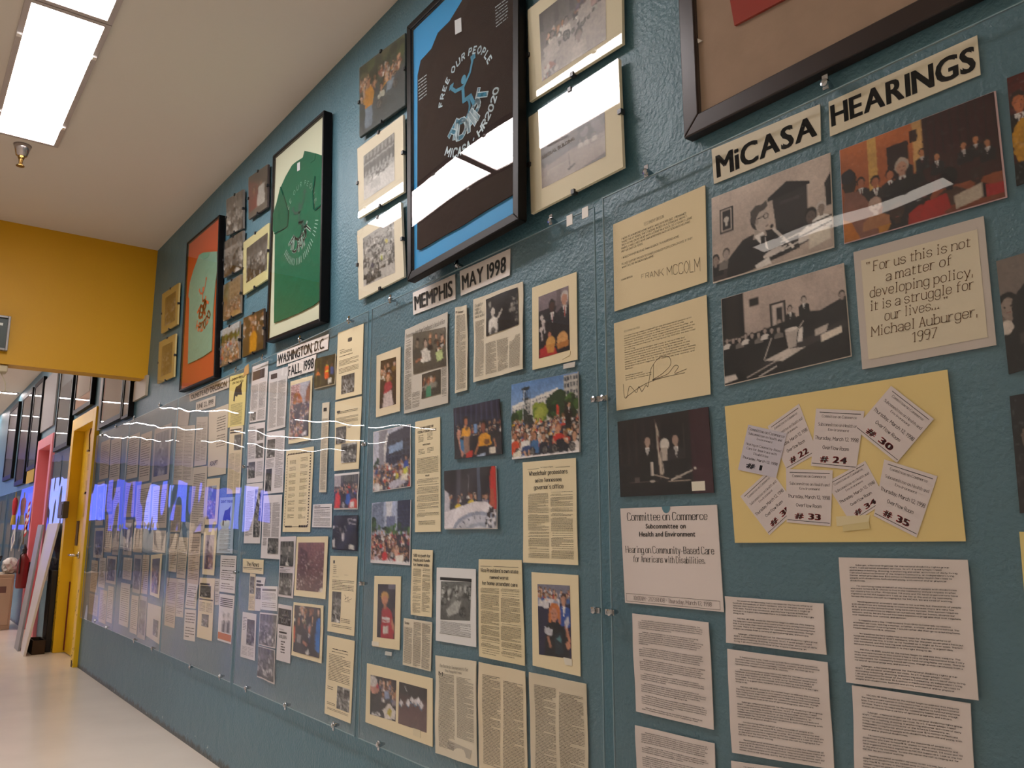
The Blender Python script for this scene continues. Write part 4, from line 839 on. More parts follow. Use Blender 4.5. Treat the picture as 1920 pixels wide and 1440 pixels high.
# ================= hearings panel =================
a = S('sign_strip', 'cream strip with the bold black word MiCASA above the microphone photo', 'sign', [(1334, 280), (1537.5, 195), (1539, 264), (1338.5, 345)], '#e6dcc4', GA)
headline(a, 'MiCASA', [(1343, 292), (1531, 213), (1533, 254), (1346, 334)], .035)
a = S('sign_strip', 'long cream strip with the bold black word HEARINGS', 'sign', [(1553.4, 191), (1832, 66), (1838.5, 140), (1556, 256)], '#e3d8bd', GA)
headline(a, 'HEARINGS', [(1558, 198), (1828, 84), (1831, 131), (1561, 238)], .035)
a = S('letter', 'cream typed letter signed in large pencil capitals', 'letter', [(1149.4, 421), (1322, 347), (1325.6, 528), (1152, 584)], LTR, GA)
a.T('TESTIMONY BRISON', (.36, .13, .58, .165), 'slab', k=1)
ls = ["I WENT TO A NURSING HOME WHEN I WAS 14 YEARS OLD. I REMAINED", "THERE FOR 47 YEARS. THEY TIED ME IN BED IN A STRAIGHT JACKET.", "THEY HIT ME ON MY HEAD WITH A STRAP IN A SOCK, SO IT DIDN'T LEAVE", "MARKS. I HAVE LIVED IN MY OWN APARTMENT WITH ATTENDANTS HELPING", "ME FOR OVER 20 YEARS.", "", "I WOULD RATHER BE DEAD THAN GO BACK TO A NURSING HOME.", "", "PLEASE SUPPORT MICASA SO OTHER DISABLED PEOPLE CAN CHOOSE IF THEY", "WANT TO LIVE IN THEIR OWN HOME."]
for i, t in enumerate(ls):
    if t: a.T(t, (.1, .2 + i * .036, .1 + .78 * len(t) / 66, .222 + i * .036), 'slab', k=1, weight=1.3)
a.T('FRANK BRISON', (.09, .665, .22, .685), 'slab', k=1, weight=1.3)
a.T('FRANK MCCOLM', [(1203, 515), (1312, 483), (1313, 508), (1203, 522)], 'thin', '#5a4c3c', weight=.7)
b = S('letter', 'cream typed letter with a big looping underlined signature', 'letter', [(1151, 606.6), (1324.4, 552.8), (1332, 739.4), (1156, 770)], LTR, GA)
b.T('TESTIMONY ON 2020', (.12, .12, .3, .14), 'slab', k=1)
para(b, (.12, .17, .9, .57), 15, 3, gaps=False, style='slab', cpl=62, start=1)
para(b, (.12, .62, .42, .69), 3, 4, gaps=False, style='slab', cpl=24, start=2)
W, H = b.size(); i = Ink(); pt = lambda l: [(x * W, y * H) for x, y in l]
i.line(catmull(pt([(.09, .72), (.1, .86), (.13, .87), (.16, .76), (.2, .79), (.24, .84), (.27, .78), (.3, .84), (.35, .78), (.37, .8), (.4, .66), (.42, .6), (.5, .52), (.6, .53), (.62, .62), (.52, .7), (.42, .74), (.55, .72), (.6, .7), (.66, .64), (.7, .66), (.66, .72), (.78, .7)]), 4), .0011)
i.line(catmull(pt([(.12, .87), (.3, .78), (.5, .74), (.76, .735)]), 5), .001); i.line(pt([(.44, .58), (.43, .76)]), .001); b.put(i, None, '#4a4238', name='signature')

a = S('photograph', 'black and white photo of a man with glasses at a microphone', 'photo', [(1334, 371.7), (1556.7, 286), (1564, 464), (1336.7, 531.7)], '#d8ccc0', GA); a.pic((.005, .005, .995, .985), p_desk_man, 1)
a = S('photograph', 'orange colour photo of a crowded hearing room with red clothing', 'photo', [(1574, 282), (1867, 170), (1888.8, 370), (1582.8, 458)], '#caa', GA, rough=.3); a.pic((.004, .004, .99, .99), p_hearing, 2)
a = S('photograph', 'black and white photo of a hearing room with a plastic cup on the table', 'photo', [(1352, 561), (1582, 493), (1596.7, 668), (1359, 724)], '#d8ccc0', GA); a.pic((.004, .004, .996, .99), p_room, 3)
a = S('quote_sheet', 'cream quotation sheet with brown lettering ending in 1997', 'sign', [(1600, 473), (1844, 405), (1868, 647), (1616.7, 692.7)], '#c9beb4', GA)
iq = Item.reg(a, (.06, .09, .95, .93)); V = [a.P(u, v, .0006) for u, v in iq]
mesh_obj('inner_sheet', [tuple(np.array(p) - np.array(a.loc)) for p in V], [(0, 3, 2, 1)], mat('#ddd0b4', .6), a.o)
BR = '#6e4a28'
for t, x0, y0, x1, y1 in (('" For us this is not', 1626, 511, 1820, 462), ('a matter of', 1662, 527, 1784, 496), ('developing policy,', 1632, 558, 1826, 517), ('it is a struggle for', 1633, 583, 1826, 541), ('our lives... "', 1660, 601, 1776, 575), ('Michael Auburger,', 1635, 631, 1835, 592), ('1997', 1711, 642, 1757, 632)):
    a.T(t, [(x0, y0 - 18), (x1, y1 - 18), (x1, y1), (x0, y0)], 'slab', BR, weight=.95, h=.0012)
a = S('photograph', 'dark photo of two men in suits beside a flag', 'photo', [(1158, 791), (1328, 762.7), (1339, 923.7), (1163.6, 931.8)], '#1a1616', GA); a.pic(None, p_flagmen, 4); tape(a, (.79, .86, .92, .97))
a = S('hearing_card', 'white card headed Committee on Commerce with a notch in its top edge', 'sign', [(1163, 953.4), (1344, 946.4), (1357, 1147.6), (1172, 1130)], '#e9dcd6', GA)
for t, r, st in (('Committee on Commerce', [(1176, 962), (1326, 960), (1326, 974), (1177, 976)], 'serif'), ('Hearing on Community-Based Care', [(1173, 1024), (1338, 1026), (1339, 1039), (1174, 1036)], 'serif'), ('for Americans with Disabilities.', [(1188, 1042), (1322, 1045), (1323, 1057), (1188, 1053)], 'serif')):
    a.T(t, r, st, '#2a2423', k=4)
headline(a, 'Subcommittee on', [(1211, 982), (1286, 981), (1286, 991), (1211, 991)], .02); headline(a, 'Health and Environment', [(1199, 997), (1304, 996), (1304, 1006), (1199, 1006)], .02)
border(a, [(1174, 1112), (1350, 1127), (1351, 1144), (1175, 1127)], .0007); a.T('10:00AM \u2022 2123 RHOB \u2022 Thursday, March 12, 1998', [(1188, 1117), (1334, 1129.5), (1334, 1137), (1188, 1124.5)], 'serif', '#6a5a56')
i = Ink(); W, H = a.size()
n = 12; pts = [(W * .505 + .012 * math.cos(math.pi * k / n), .0145 * math.sin(math.pi * k / n) - .0008) for k in range(n + 1)]
for p0, p1 in zip(pts, pts[1:]): i.q.append((p0, p1, (W * .505, -.0008), (W * .505, -.0008)))
a.put(i, None, '#5f8a98', name='notch', h=.0005)
# overflow-room tickets on the yellow card
a = S('ticket_card', 'large yellow card covered with eight numbered paper tickets', 'poster', [(1358.7, 762), (1776, 693), (1810.7, 1015), (1378, 1017.8)], '#ecd28c', GA)
N = lambda x, y: (1340 + x / 3.31, 680 + y / 3.31)
def ticket(q, num, col='#c4141a', blue=False, hh=.0008):
    c = [a.uv(N(*p)) for p in q]; th = .0003
    V = [a.P(u, v, hh) for u, v in c] + [a.P(u, v, hh - th) for u, v in c]
    o = mesh_obj('ticket', [tuple(np.array(p) - np.array(a.loc)) for p in V], [(0, 3, 2, 1), (4, 5, 6, 7), (0, 1, 5, 4), (1, 2, 6, 5), (2, 3, 7, 6), (3, 0, 4, 7)], mat('#cfc8d2' if blue else '#dfd2cf', .6), a.o)
    o['label'] = 'ticket printed # ' + num
    r = [N(*p) for p in q]
    L = lambda t, x0, x1, y0, y1: (t, [(r[0][0] + (r[1][0] - r[0][0]) * x + (r[3][0] - r[0][0]) * y + (r[2][0] - r[1][0] - r[3][0] + r[0][0]) * x * y, r[0][1] + (r[1][1] - r[0][1]) * x + (r[3][1] - r[0][1]) * y + (r[2][1] - r[1][1] - r[3][1] + r[0][1]) * x * y) for x, y in ((x0, y0), (x1, y0), (x1, y1), (x0, y1))])
    if blue: ll = (L('Committee on Commerce', .04, .96, .05, .11), L('Subcommittee on Health and', .06, .92, .15, .2), L('Environment', .3, .7, .24, .28), L('Hearing on Community-Based', .06, .96, .38, .43), L('Care for Americans with', .1, .88, .47, .52), L('Disabilities', .3, .68, .56, .61), L('Thursday, March 12, 1998', .05, .95, .68, .73))
    else: ll = (L('Committee on Commerce', .14, .86, .1, .145), L('Subcommittee on Health and', .08, .94, .24, .29), L('Environment', .3, .74, .33, .37), L('Thursday, March 12, 1998', .04, .96, .47, .53), L('Overflow Room', .22, .78, .63, .69))
    for t, q4 in ll: a_ = a.T(t, q4, 'serif' if 'Thurs' not in t and 'Over' not in t else 'sans', '#3c3434', k=2, h=hh + .0002)
    if not blue: rule(a, L('', .08, .94, .055, .066)[1], h=hh + .0002); rule(a, L('', .02, .98, .945, .955)[1], h=hh + .0002)
    headline(a, '# ' + num, L('', .2, .78 if len(num) > 1 else .6, .8, .925)[1], .05, col, h=hh + .0003)
ticket([(1055, 600), (1385, 705), (1255, 1085), (990, 950)], '35', hh=.0014)
ticket([(690, 745), (935, 610), (1070, 860), (850, 1000)], '34')
ticket([(445, 660), (735, 668), (722, 1015), (450, 990)], '33', hh=.0014)
ticket([(160, 830), (345, 660), (520, 905), (340, 1070)], '31')
ticket([(330, 395), (525, 255), (640, 560), (450, 670)], '22')
ticket([(632, 285), (932, 300), (880, 668), (600, 640)], '24', hh=.0014)
ticket([(1100, 145), (1365, 350), (1135, 622), (872, 412)], '30', hh=.0026)
ticket([(212, 385), (452, 440), (385, 715), (148, 665)], '1', '#241a3c', True, hh=.002)
tape(a, [N(755, 955), N(965, 945), N(955, 1000), N(760, 1015)], '#e6d6a8'); tape(a, [N(795, 1010), N(960, 985), N(965, 1030), N(800, 1048)], '#dcc98e', h=.0016)
for q, lab, st, n in (([(1186, 1150), (1330, 1167), (1339, 1368.4), (1193, 1333.7)], 'white typed page directly below the white hearing card', 5, 46), ([(1192, 1359.5), (1339.8, 1394), (1345, 1560), (1196, 1520)], 'white typed page cut off by the photo bottom, second below the hearing card', 2, 40),
        ([(1359.7, 1118), (1544.4, 1131.7), (1550, 1227.8), (1363, 1204.8)], 'short white typed page below the yellow ticket card', 4, 17), ([(1363.7, 1216.6), (1552.6, 1241.9), (1564.7, 1443), (1373, 1411)], 'tall white typed page under the short one, below the ticket card', 3, 38),
        ([(1372, 1426), (1565, 1455), (1570, 1560), (1376, 1530)], 'white typed page of which only the top edge shows at the photo bottom', 1, 20),
        ([(1573.5, 1045), (1814.6, 1049.7), (1836, 1313), (1588, 1279)], 'large white typed page at right below the ticket card, upper one', 0, 44), ([(1598, 1284.7), (1820, 1318.8), (1834, 1560), (1606, 1520)], 'white typed page at right, overlapping under the large page above it', 5, 40)):
    a = S('typed_page', lab, 'paper', q, '#e6d9d2', GA, amp=.002, depth=.004 + .0008 * (n == 44))
    para(a, (.09, .05, .93, .97), n, n, style='serif', start=st, weight=1.5, cpl=70 if n < 42 else 76)
a = S('photograph', 'red and yellow colour photo cut by the right edge, beside the HEARINGS strip', 'photo', [(1888, 147), (1990, 108), (2000, 315), (1906, 349)], '#2a1a16', GA); a.pic(None, p_right_top, 5)
a = S('photograph', 'black and white photo of dark suits cut by the right edge', 'photo', [(1868, 490), (1985, 455), (2000, 670), (1891.7, 701.7)], '#2a2422', GA); a.pic(None, p_right_mid, 6)
a = S('photograph', 'nearly black photo cut by the right edge, beside the yellow ticket card', 'photo', [(1893, 743), (1990, 725), (2010, 955), (1912.5, 962.5)], '#1a1616', GA); a.pic(None, p_right_low, 7)
a = S('paper_sheet', 'yellow sheet just showing at the right edge below the dark photo', 'paper', [(1911, 997), (2000, 998), (2020, 1300), (1935, 1290)], '#e8d488', GA)

# ================= panel with the May 1998 papers =================
a = S('sign_strip', 'white strip with the bold black word MEMPHIS', 'sign', [(774, 549), (853.4, 513.8), (854, 560.7), (775, 590.5)], WHT, GB, amp=.0006); headline(a, 'MEMPHIS', (.05, .2, .95, .84), .03)
a = S('sign_strip', 'white strip reading MAY 1998', 'sign', [(862.3, 508.4), (957, 466), (956, 516), (864, 554.8)], WHT, GB, amp=.0006); headline(a, 'MAY 1998', (.05, .22, .93, .82), .03)
a = S('photograph', 'narrow cream mounted photo of a person in red, left of the newspaper page', 'photo', [(706, 667), (751, 650), (749.7, 770.8), (704.8, 782.6)], CR2, GB); a.pic([(714, 677), (743, 669), (742.6, 757.8), (712, 766.5)], lambda c: (c.fill('#4a3418', '#2a1614'), c.crowd(0, .1, 1, .3, 10, .04, .05, ('#7a5a20', '#3a2410')), c.bust(.5, .38, .08, '#a83040', '#c89878', '#8a4a28', 6), c.p([(.2, 1), (.3, .7), (.7, .68), (.85, 1)], '#c8b8b4'), c.speck(.15)), 8)
a = S('newspaper_clipping', 'grey newspaper page with two colour photos below MEMPHIS', 'newspaper', [(759.7, 618.6), (840, 584.8), (840.6, 755.4), (758, 776)], '#cfc8ba', GB, amp=.0025)
a.T("Protesters shut down Sundquist's local office", (.04, .06, .94, .115), 'serif', '#3a3632', k=2); a.pic([(776, 626), (837.5, 613.4), (837.5, 685.6), (776.6, 702)], p_helpers, 9); a.pic([(792.5, 702.5), (828, 692), (827.6, 737.7), (792, 748)], lambda c: (c.fill('#3c3a34'), c.crowd(0, .2, 1, .4, 7, .09, .1, ('#8a877c', '#2a2a28', '#5a5a50')), c.bust(.4, .4, .1, '#3a8a6a', '#a86a50', '#7a2a1c', 6), c.speck(.1)), 10)
para(a, (.03, .14, .18, .96), 60, 1, 'dash'); para(a, (.2, .78, .38, .96), 16, 2, 'dash'); para(a, (.88, .6, .97, .93), 30, 3, 'dash')
a = S('newspaper_clipping', 'very narrow newspaper column headed Protest', 'newspaper', [(854.6, 577), (876.9, 572), (877, 731), (853.5, 737.7)], NWS, GB, amp=.003); a.T('Protest', (.12, .05, .7, .075), 'dark', k=2); para(a, (.12, .1, .88, .97), 80, 4, 'dash', gaps=False)
a = S('newspaper_clipping', 'newspaper article with a black picture of a witness raising a hand', 'newspaper', [(889, 561.9), (980.7, 528), (981.9, 692), (889, 717)], NWS, GB, amp=.003)
a.pic([(912, 562), (971.8, 539), (974, 608), (914.4, 631.7)], p_witness, 11); 
for k, t in enumerate(("Disabilities", "rights sit-in", "ends, offices", "await walks")): a.T(t, (.04, .07 + .045 * k, .23, .105 + .045 * k), 'serif', k=2)
para(a, (.04, .28, .23, .95), 62, 5, 'dash', gaps=False)
for k in range(3): para(a, (.27 + k * .235, .585, .48 + k * .235, .95), 34, 6 + k, 'dash', gaps=False)
a = S('photograph', 'cream mounted photo of two men in dark suits', 'photo', [(997.6, 539.6), (1080.8, 509.6), (1082.6, 674), (998.3, 693.6)], CRM, GB); a.pic([(1010, 557), (1066, 535.6), (1068.6, 656), (1010.5, 672.5)], p_twomen, 12); tape(a, [(1056, 664), (1070, 658), (1069, 666), (1055, 674)], CRM); tape(a, [(1057, 683), (1079, 678), (1078, 688), (1056.6, 692)], '#d8d4cc')
a = S('photograph', 'large colour photo of a demonstration in front of white office buildings', 'photo', [(959.6, 721), (1085.4, 696.6), (1088, 847.5), (961, 861.7)], '#efe8e6', GB, amp=.0015); a.pic((.003, .003, .997, .997), p_demo, 13)
a = S('photograph', 'dark colour photo of two people in yellow shirts', 'photo', [(852.4, 766), (937.4, 748), (943.3, 851), (853.5, 861)], '#30303a', GB, amp=.002); a.pic(None, p_yellow, 14)
a = S('photograph', 'colour photo of a crowd below a dark tower and pale column', 'photo', [(700, 810), (769.7, 795), (770, 912.4), (699, 923)], '#e8e4e0', GB); a.pic((.01, .01, .99, .99), p_tower, 15)
a = S('photograph', 'colour photo of a crowd with city towers and trees behind', 'photo', [(697.7, 943), (770.4, 936.8), (768.5, 1060), (694.6, 1055)], '#efeaea', GB); a.pic((.01, .0, .99, .975), p_city, 16)
a = S('fact_sheet', 'long cream printed sheet of federal attendant services', 'paper', [(778.5, 791), (825, 781.4), (826, 996.7), (778, 998)], CRM, GB)
a.T('TO MAKE SENSE FOR', (.22, .06, .74, .08), 'bold', k=2); a.T('FEDERAL ATTENDANT SERVICES', (.12, .095, .86, .115), 'bold', k=2); para(a, (.14, .13, .35, .2), 6, 1, 'dash', gaps=False); para(a, (.5, .12, .72, .19), 6, 2, 'dash', gaps=False); a.T('PARTICIPANTS', (.32, .22, .62, .232), 'bold', k=1); para(a, (.14, .26, .4, .31), 4, 1, 'dash', gaps=False); para(a, (.5, .255, .75, .305), 4, 2, 'dash', gaps=False)
para(a, (.08, .34, .93, .485), 14, 3, 'dash', gaps=False); a.T('ISSUES', (.42, .5, .58, .512), 'bold', k=1); para(a, (.08, .53, .94, .88), 34, 4, 'dash'); para(a, (.15, .9, .8, .94), 4, 5, 'dash', gaps=False)
a = S('photograph', 'colour photo of yellow shirts behind a white round seal', 'photo', [(835.8, 883.4), (931, 873.5), (935, 992), (834.7, 992.7)], '#e6e2e0', GB, amp=.003); a.pic((0, 0, .995, .985), p_seal, 17)
a = S('news_printout', 'cream printed article on wheelchair protesters and a governor office', 'newspaper', [(980.4, 866.9), (1079.8, 858.6), (1084, 1059.6), (982, 1054.8)], CRM, GB, amp=.0015)
a.T('The Commercial Appeal', (.36, .06, .6, .072), 'serif', k=1); rule(a, (.1, .075, .9, .078))
for t, r in (('Wheelchair protesters', (.13, .1, .85, .14)), ('seize Tennessee', (.25, .175, .74, .21)), ("governor's office", (.23, .24, .77, .28))): a.T(t, r, 'dark', '#2a2420', k=3)
para(a, (.11, .32, .5, .95), 62, 6, 'dash'); para(a, (.54, .31, .94, .95), 62, 7, 'dash')
a = S('news_printout', 'small cream article headed 500 to push for Medicaid funds', 'newspaper', [(773, 1030), (812, 1031.5), (809.4, 1157.5), (770.4, 1152.4)], CRM, GB, amp=.0015)
for t, r in (('500 to push for', (.1, .07, .9, .11)), ('Medicaid funds', (.1, .14, .88, .18)), ('for home aides', (.1, .21, .86, .25))): a.T(t, r, 'dark', k=2)
para(a, (.1, .29, .48, .96), 44, 6, 'dash'); para(a, (.54, .28, .92, .93), 44, 7, 'dash')
a = S('photograph', 'cream mounted portrait of a child in red against dark blue', 'photo', [(702, 1079.8), (751.7, 1080.7), (749, 1219), (698.4, 1211.6)], CRM, GB); a.pic([(709, 1095), (742, 1096), (739.7, 1198.5), (707, 1194.5)], p_redkid, 18); tape(a, (-.02, .93, .25, .99)); tape(a, [(723, 1221), (735, 1223), (734.6, 1230), (722, 1228)], '#c8ccc8')
a = S('newspaper_clipping', 'small three-column newspaper clipping beneath the Medicaid article', 'newspaper', [(757.6, 1158.7), (810, 1166.6), (808, 1259), (755.4, 1246)], NWS, GB, amp=.001); a.T('State', (.05, .07, .2, .12), 'dark', k=2)
para(a, (.04, .18, .33, .95), 34, 1, 'dash', gaps=False); para(a, (.37, .04, .64, .97), 40, 2, 'dash', gaps=False); para(a, (.68, .04, .96, .97), 40, 3, 'dash', gaps=False)
a = S('photocopy', 'white photocopy with a grey wheelchair picture', 'paper', [(818.8, 1064), (892, 1067), (892.6, 1213.6), (817, 1201)], '#e9e8e6', GB)
a.pic([(827, 1090), (884, 1091), (881.5, 1164), (826, 1161.5)], p_rider, 19, HALFTONE); rule(a, (.1, .13, .9, .17)); para(a, (.12, .72, .88, .88), 12, 3, 'dash', gaps=False); rule(a, (.1, .885, .88, .893), color='#8a8a80')
a = S('news_printout', "tall cream article beginning Vice President's own state", 'newspaper', [(897.7, 1048.5), (978.8, 1050), (984.5, 1248.6), (898.5, 1230.7)], '#e9d9b0', GB, amp=.0015)
rule(a, (.05, .07, .93, .074))
for t, r in (("Vice President's own state", (.06, .095, .92, .13)), ('named worst', (.28, .165, .7, .195)), ('for home attendant care', (.1, .225, .9, .26))): a.T(t, r, 'dark', '#2a2420', k=3)
para(a, (.06, .29, .48, .96), 60, 6, 'dash'); para(a, (.52, .285, .94, .95), 60, 8, 'dash')
a = S('photograph', 'cream mounted photo of a red-haired woman in dark clothes', 'photo', [(996.5, 1072.7), (1084, 1078.4), (1088.4, 1268.5), (998.7, 1247.8)], CRM, GB); a.pic([(1008, 1095), (1068.5, 1098), (1072, 1235.5), (1011, 1227)], p_woman, 20); tape(a, [(1057, 1232), (1073, 1236), (1073, 1249), (1060, 1246)])
a = S('photograph', 'wide cream mount holding two dark colour photos side by side', 'photo', [(688, 1243.5), (811, 1272), (811, 1400.6), (685, 1354)], CRM, GB); a.pic([(695, 1265), (743.4, 1276), (742, 1353), (694, 1339)], p_papersA, 21); a.pic([(748.8, 1278), (801, 1292), (800, 1374), (746.8, 1356)], p_papersB, 22); tape(a, (.74, .82, .84, .93), '#e4d6b0')
for k, (q, lab) in enumerate((([(817, 1228.7), (893.4, 1240), (894.8, 1438), (817.4, 1411.5)], 'cream magazine page with a title line, lower left of three'), ([(897.7, 1241), (986.5, 1259), (989.6, 1475), (899, 1445)], 'cream magazine page without title, middle of the lower three'), ([(993.6, 1260), (1099.8, 1282), (1105.5, 1500), (996, 1465)], 'cream magazine page, right of the lower three, widest'))):
    a = S('magazine_page', lab, 'paper', q, ('#e4dac2', '#e6d6b6', '#dccfb4')[k], GB, amp=.0025)
    if k == 0:
        a.T('The Battle in Tennessee to Set', (.12, .08, .82, .11), 'serif', '#6a6258', k=2); a.T('The People Free', (.26, .125, .66, .15), 'serif', '#6a6258', k=2); a.T('M', (.1, .16, .2, .2), 'serif', '#4a443c')
    para(a, (.1, .17 if k == 0 else .1, .48, .92), 62, k * 3, 'dash', color='#3a332c', gaps=False); para(a, (.54, .18 if k == 0 else .12, .95, .92 if k else .78), 62, k * 3 + 1, 'dash', color='#3a332c', gaps=False)
    if k == 0:
        i = Ink(); W, H = a.size(); P = [(.33, .83), (.9, .86), (.84, .95), (.3, .91)]; P = [(x * W, y * H) for x, y in P]; i.q.append(tuple(P)); a.put(i, None, '#bcb4a4', name='state_outline')

# ================= Washington panel =================
a = S('sign_strip', 'white strip reading WASHINGTON, D.C.', 'sign', [(519.6, 662.5), (616.7, 626), (614.6, 654.6), (519, 687.5)], WHT, GC, amp=.0005); headline(a, 'WASHINGTON, D.C.', (.03, .16, .94, .86), .02)
a = S('sign_strip', 'white strip reading FALL, 1998', 'sign', [(540, 683), (592.7, 664), (591, 693.7), (540, 710)], WHT, GC, amp=.0005, depth=.0055); headline(a, 'FALL, 1998', (.03, .18, .95, .84), .02)
def cols(a, r, n, k, seed=0, gap=.06, **kw):
    u0, v0, u1, v1 = r; w = (u1 - u0 + gap) / k
    for q in range(k): para(a, (u0 + q * w, v0, u0 + (q + 1) * w - gap, v1), n, seed + q, 'dash', gaps=False, **kw)
a = S('newspaper_clipping', 'clipping with a dark square heading at the left top of the Washington panel', 'newspaper', [(472.3, 688.5), (503, 676.7), (497.3, 787.5), (468, 792.7)], '#e4dedb', GC); rule(a, (.1, .1, .82, .26), color='#5a4a44'); cols(a, (.06, .34, .94, .78), 40, 2); a.pic((.04, .83, .4, .97), p_gen(), 1, HALFTONE); cols(a, (.5, .8, .94, .97), 14, 1)
a = S('newspaper_clipping', 'clipping with a small dark heading box, left of FALL 1998', 'newspaper', [(505, 697), (539.6, 687), (534.8, 800.4), (501, 809.4)], '#e0dbd8', GC, amp=.001); rule(a, (.12, .06, .46, .14), color='#5a4a44'); cols(a, (.08, .2, .94, .96), 70, 2, 3, color='#6a6462')
a = S('photograph', 'tall cream mounted photo of a street march', 'photo', [(545.2, 715.6), (586.2, 703.7), (581.7, 825), (541.7, 833)], CRM, GC, amp=.002); a.pic((.04, .07, .93, .93), p_march, 23)
a = S('photograph', 'dark photo with orange and yellow clothing beside FALL 1998', 'photo', [(591.7, 673), (630.6, 663), (628.5, 720.8), (590, 730)], '#d8ccb0', GC, amp=.002); a.pic((.0, .0, .98, .97), p_vests, 24)
def letter(a, pics, lines, logo=None, seed=0):
    for r, f in pics: a.pic(r, f, seed, HALFTONE)
    for r, n in lines: para(a, r, n, seed + n, 'dash', gaps=False)
    if logo: rule(a, logo, color='#5a5450')
a = S('letter', 'cream letter with a logo and a photo, top right of the Washington panel', 'letter', [(633.7, 624), (681.7, 606.7), (678, 738.5), (629, 750)], CRM, GC); letter(a, [((.22, .67, .72, .94), p_gen(BRIGHT))], [((.1, .27, .3, .29), 1), ((.12, .3, .6, .34), 2), ((.1, .36, .62, .39), 1), ((.1, .43, .86, .52), 5), ((.1, .55, .86, .63), 4)], (.42, .14, .58, .19), 1)
i = Ink(); W, H = a.size(); i.line(catmull([(W * (.5 + .08 * math.cos(t)), H * (.165 + .03 * math.sin(t))) for t in np.linspace(0, 6.28, 9)], 2), .001); a.put(i, None, '#3a3430', name='emblem')
a = S('letter', 'cream letter with two photos, second down at the right of the Washington panel', 'letter', [(629, 754), (678.5, 742.7), (673.3, 879), (627, 883)], CRM, GC, amp=.0015); letter(a, [((.06, .38, .47, .62), p_gen()), ((.3, .63, .9, .9), p_crowd(bw=BWm, n=50, r0=.05, r1=.08))], [((.1, .15, .88, .19), 2), ((.06, .24, .9, .33), 6), ((.52, .36, .75, .42), 3)], (.08, .14, .2, .17), 2)
a = S('newspaper_clipping', 'very thin newspaper strip beside the street march photo', 'newspaper', [(604.6, 755.8), (617.7, 753.8), (611.5, 923), (598.5, 923)], NWS, GC, amp=.001); rule(a, (.25, .06, .7, .1), color='#2a2624'); cols(a, (.15, .18, .9, .97), 90, 1, color='#5a5448')
a = S('newspaper_clipping', 'white page with two small pictures, second in the left column of the Washington panel', 'newspaper', [(466, 796), (496.7, 791), (493.3, 903), (462.6, 906.7)], '#e9e3e3', GC); cols(a, (.05, .05, .45, .6), 30, 1); a.pic((.55, .1, .95, .3), p_gen(), 3, HALFTONE); a.pic((.5, .35, .95, .6), p_gen(), 4, HALFTONE); a.pic((.08, .65, .5, .92), p_gen(), 5, HALFTONE); cols(a, (.58, .65, .95, .9), 14, 1)
a = S('newspaper_clipping', 'white page with a picture at its left, below the small dark heading clipping', 'newspaper', [(500, 811.5), (534, 806), (530.3, 923), (494, 926.6)], '#e9e3e3', GC); a.pic((.08, .12, .52, .42), p_gen(GREYS), 6, HALFTONE); a.pic((.08, .6, .4, .96), p_gen(dark=.6), 7, HALFTONE); cols(a, (.56, .1, .95, .92), 50, 1); cols(a, (.06, .44, .48, .58), 9, 1)
a = S('certificate', 'cream program sheet with a decorated border and two columns of names', 'paper', [(536.9, 844.8), (588.3, 837), (581.2, 997.7), (529.7, 997.4)], CRM, GC)
border(a, (.07, .055, .93, .94), .0014); i = Ink(); W, H = a.size()
for k in range(26): i.rect(W * .89, H * (.06 + k * .034), W * (.93), H * (.075 + k * .034)); i.rect(W * .05, H * (.062 + k * .034), W * .075, H * (.07 + k * .034))
for k in range(14): i.rect(W * (.08 + k * .06), H * .045, W * (.115 + k * .06), H * .065)
for k in range(5): i.rect(W * (.1 + k * .05), H * .925, W * (.14 + k * .05), H * .945); i.rect(W * (.6 + k * .06), H * .92, W * (.65 + k * .06), H * .945)
a.put(i, None, '#3a3028', name='ornament')
for k in range(9): para(a, (.16, .13 + k * .082, .4, .18 + k * .082), 4, k, 'dash', gaps=False, color='#6a6050'); para(a, (.56, .11 + k * .085, .82, .16 + k * .085), 4, k + 20, 'dash', gaps=False, color='#6a6050')
a = S('newspaper_clipping', 'white page with a dark vertical crowd picture, left column of the Washington panel', 'newspaper', [(462, 908), (493, 904.4), (487.3, 1019), (457, 1018.7)], '#e9e3e3', GC); cols(a, (.06, .12, .5, .88), 44, 1); a.pic((.56, .1, .96, .9), p_crowd(bw=BWm, n=60, r0=.03, r1=.05, y0=.1), 8, HALFTONE)
a = S('newspaper_clipping', 'white two-column page with a picture at its foot, in the Washington panel', 'newspaper', [(494.5, 929), (529.4, 927.3), (524, 1048.8), (489, 1046.5)], '#e9e3e3', GC, amp=.001); cols(a, (.08, .12, .92, .66), 44, 2); cols(a, (.08, .68, .3, .8), 9, 1); a.pic((.38, .68, .92, .92), p_gen(), 9, HALFTONE)
a = S('printed_note', 'small white printed note right of the bordered program sheet', 'paper', [(587.2, 946), (622.4, 944.5), (621.5, 989), (585, 988.3)], '#ece6e6', GC); a.T('SPEECH BY A MEMBER', (.08, .06, .4, .1), 'bold', k=1); rule(a, (.08, .14, .9, .17)); para(a, (.08, .22, .92, .95), 14, 2, 'dash', gaps=False)
a = S('photograph', 'colour photo of people in red and blue coats', 'photo', [(627.8, 889), (674.2, 884.5), (671, 955), (627.3, 955.5)], '#efecea', GC, amp=.002); a.pic((.01, .06, .98, .96), p_redblue, 25)
a = S('photograph', 'nearly black photo with a white tab, under the red and blue coats', 'photo', [(626.3, 967), (672, 966), (669.7, 1033.5), (623.3, 1030)], '#2a282c', GC, amp=.002); a.pic((.01, .01, .98, .97), p_night, 26)
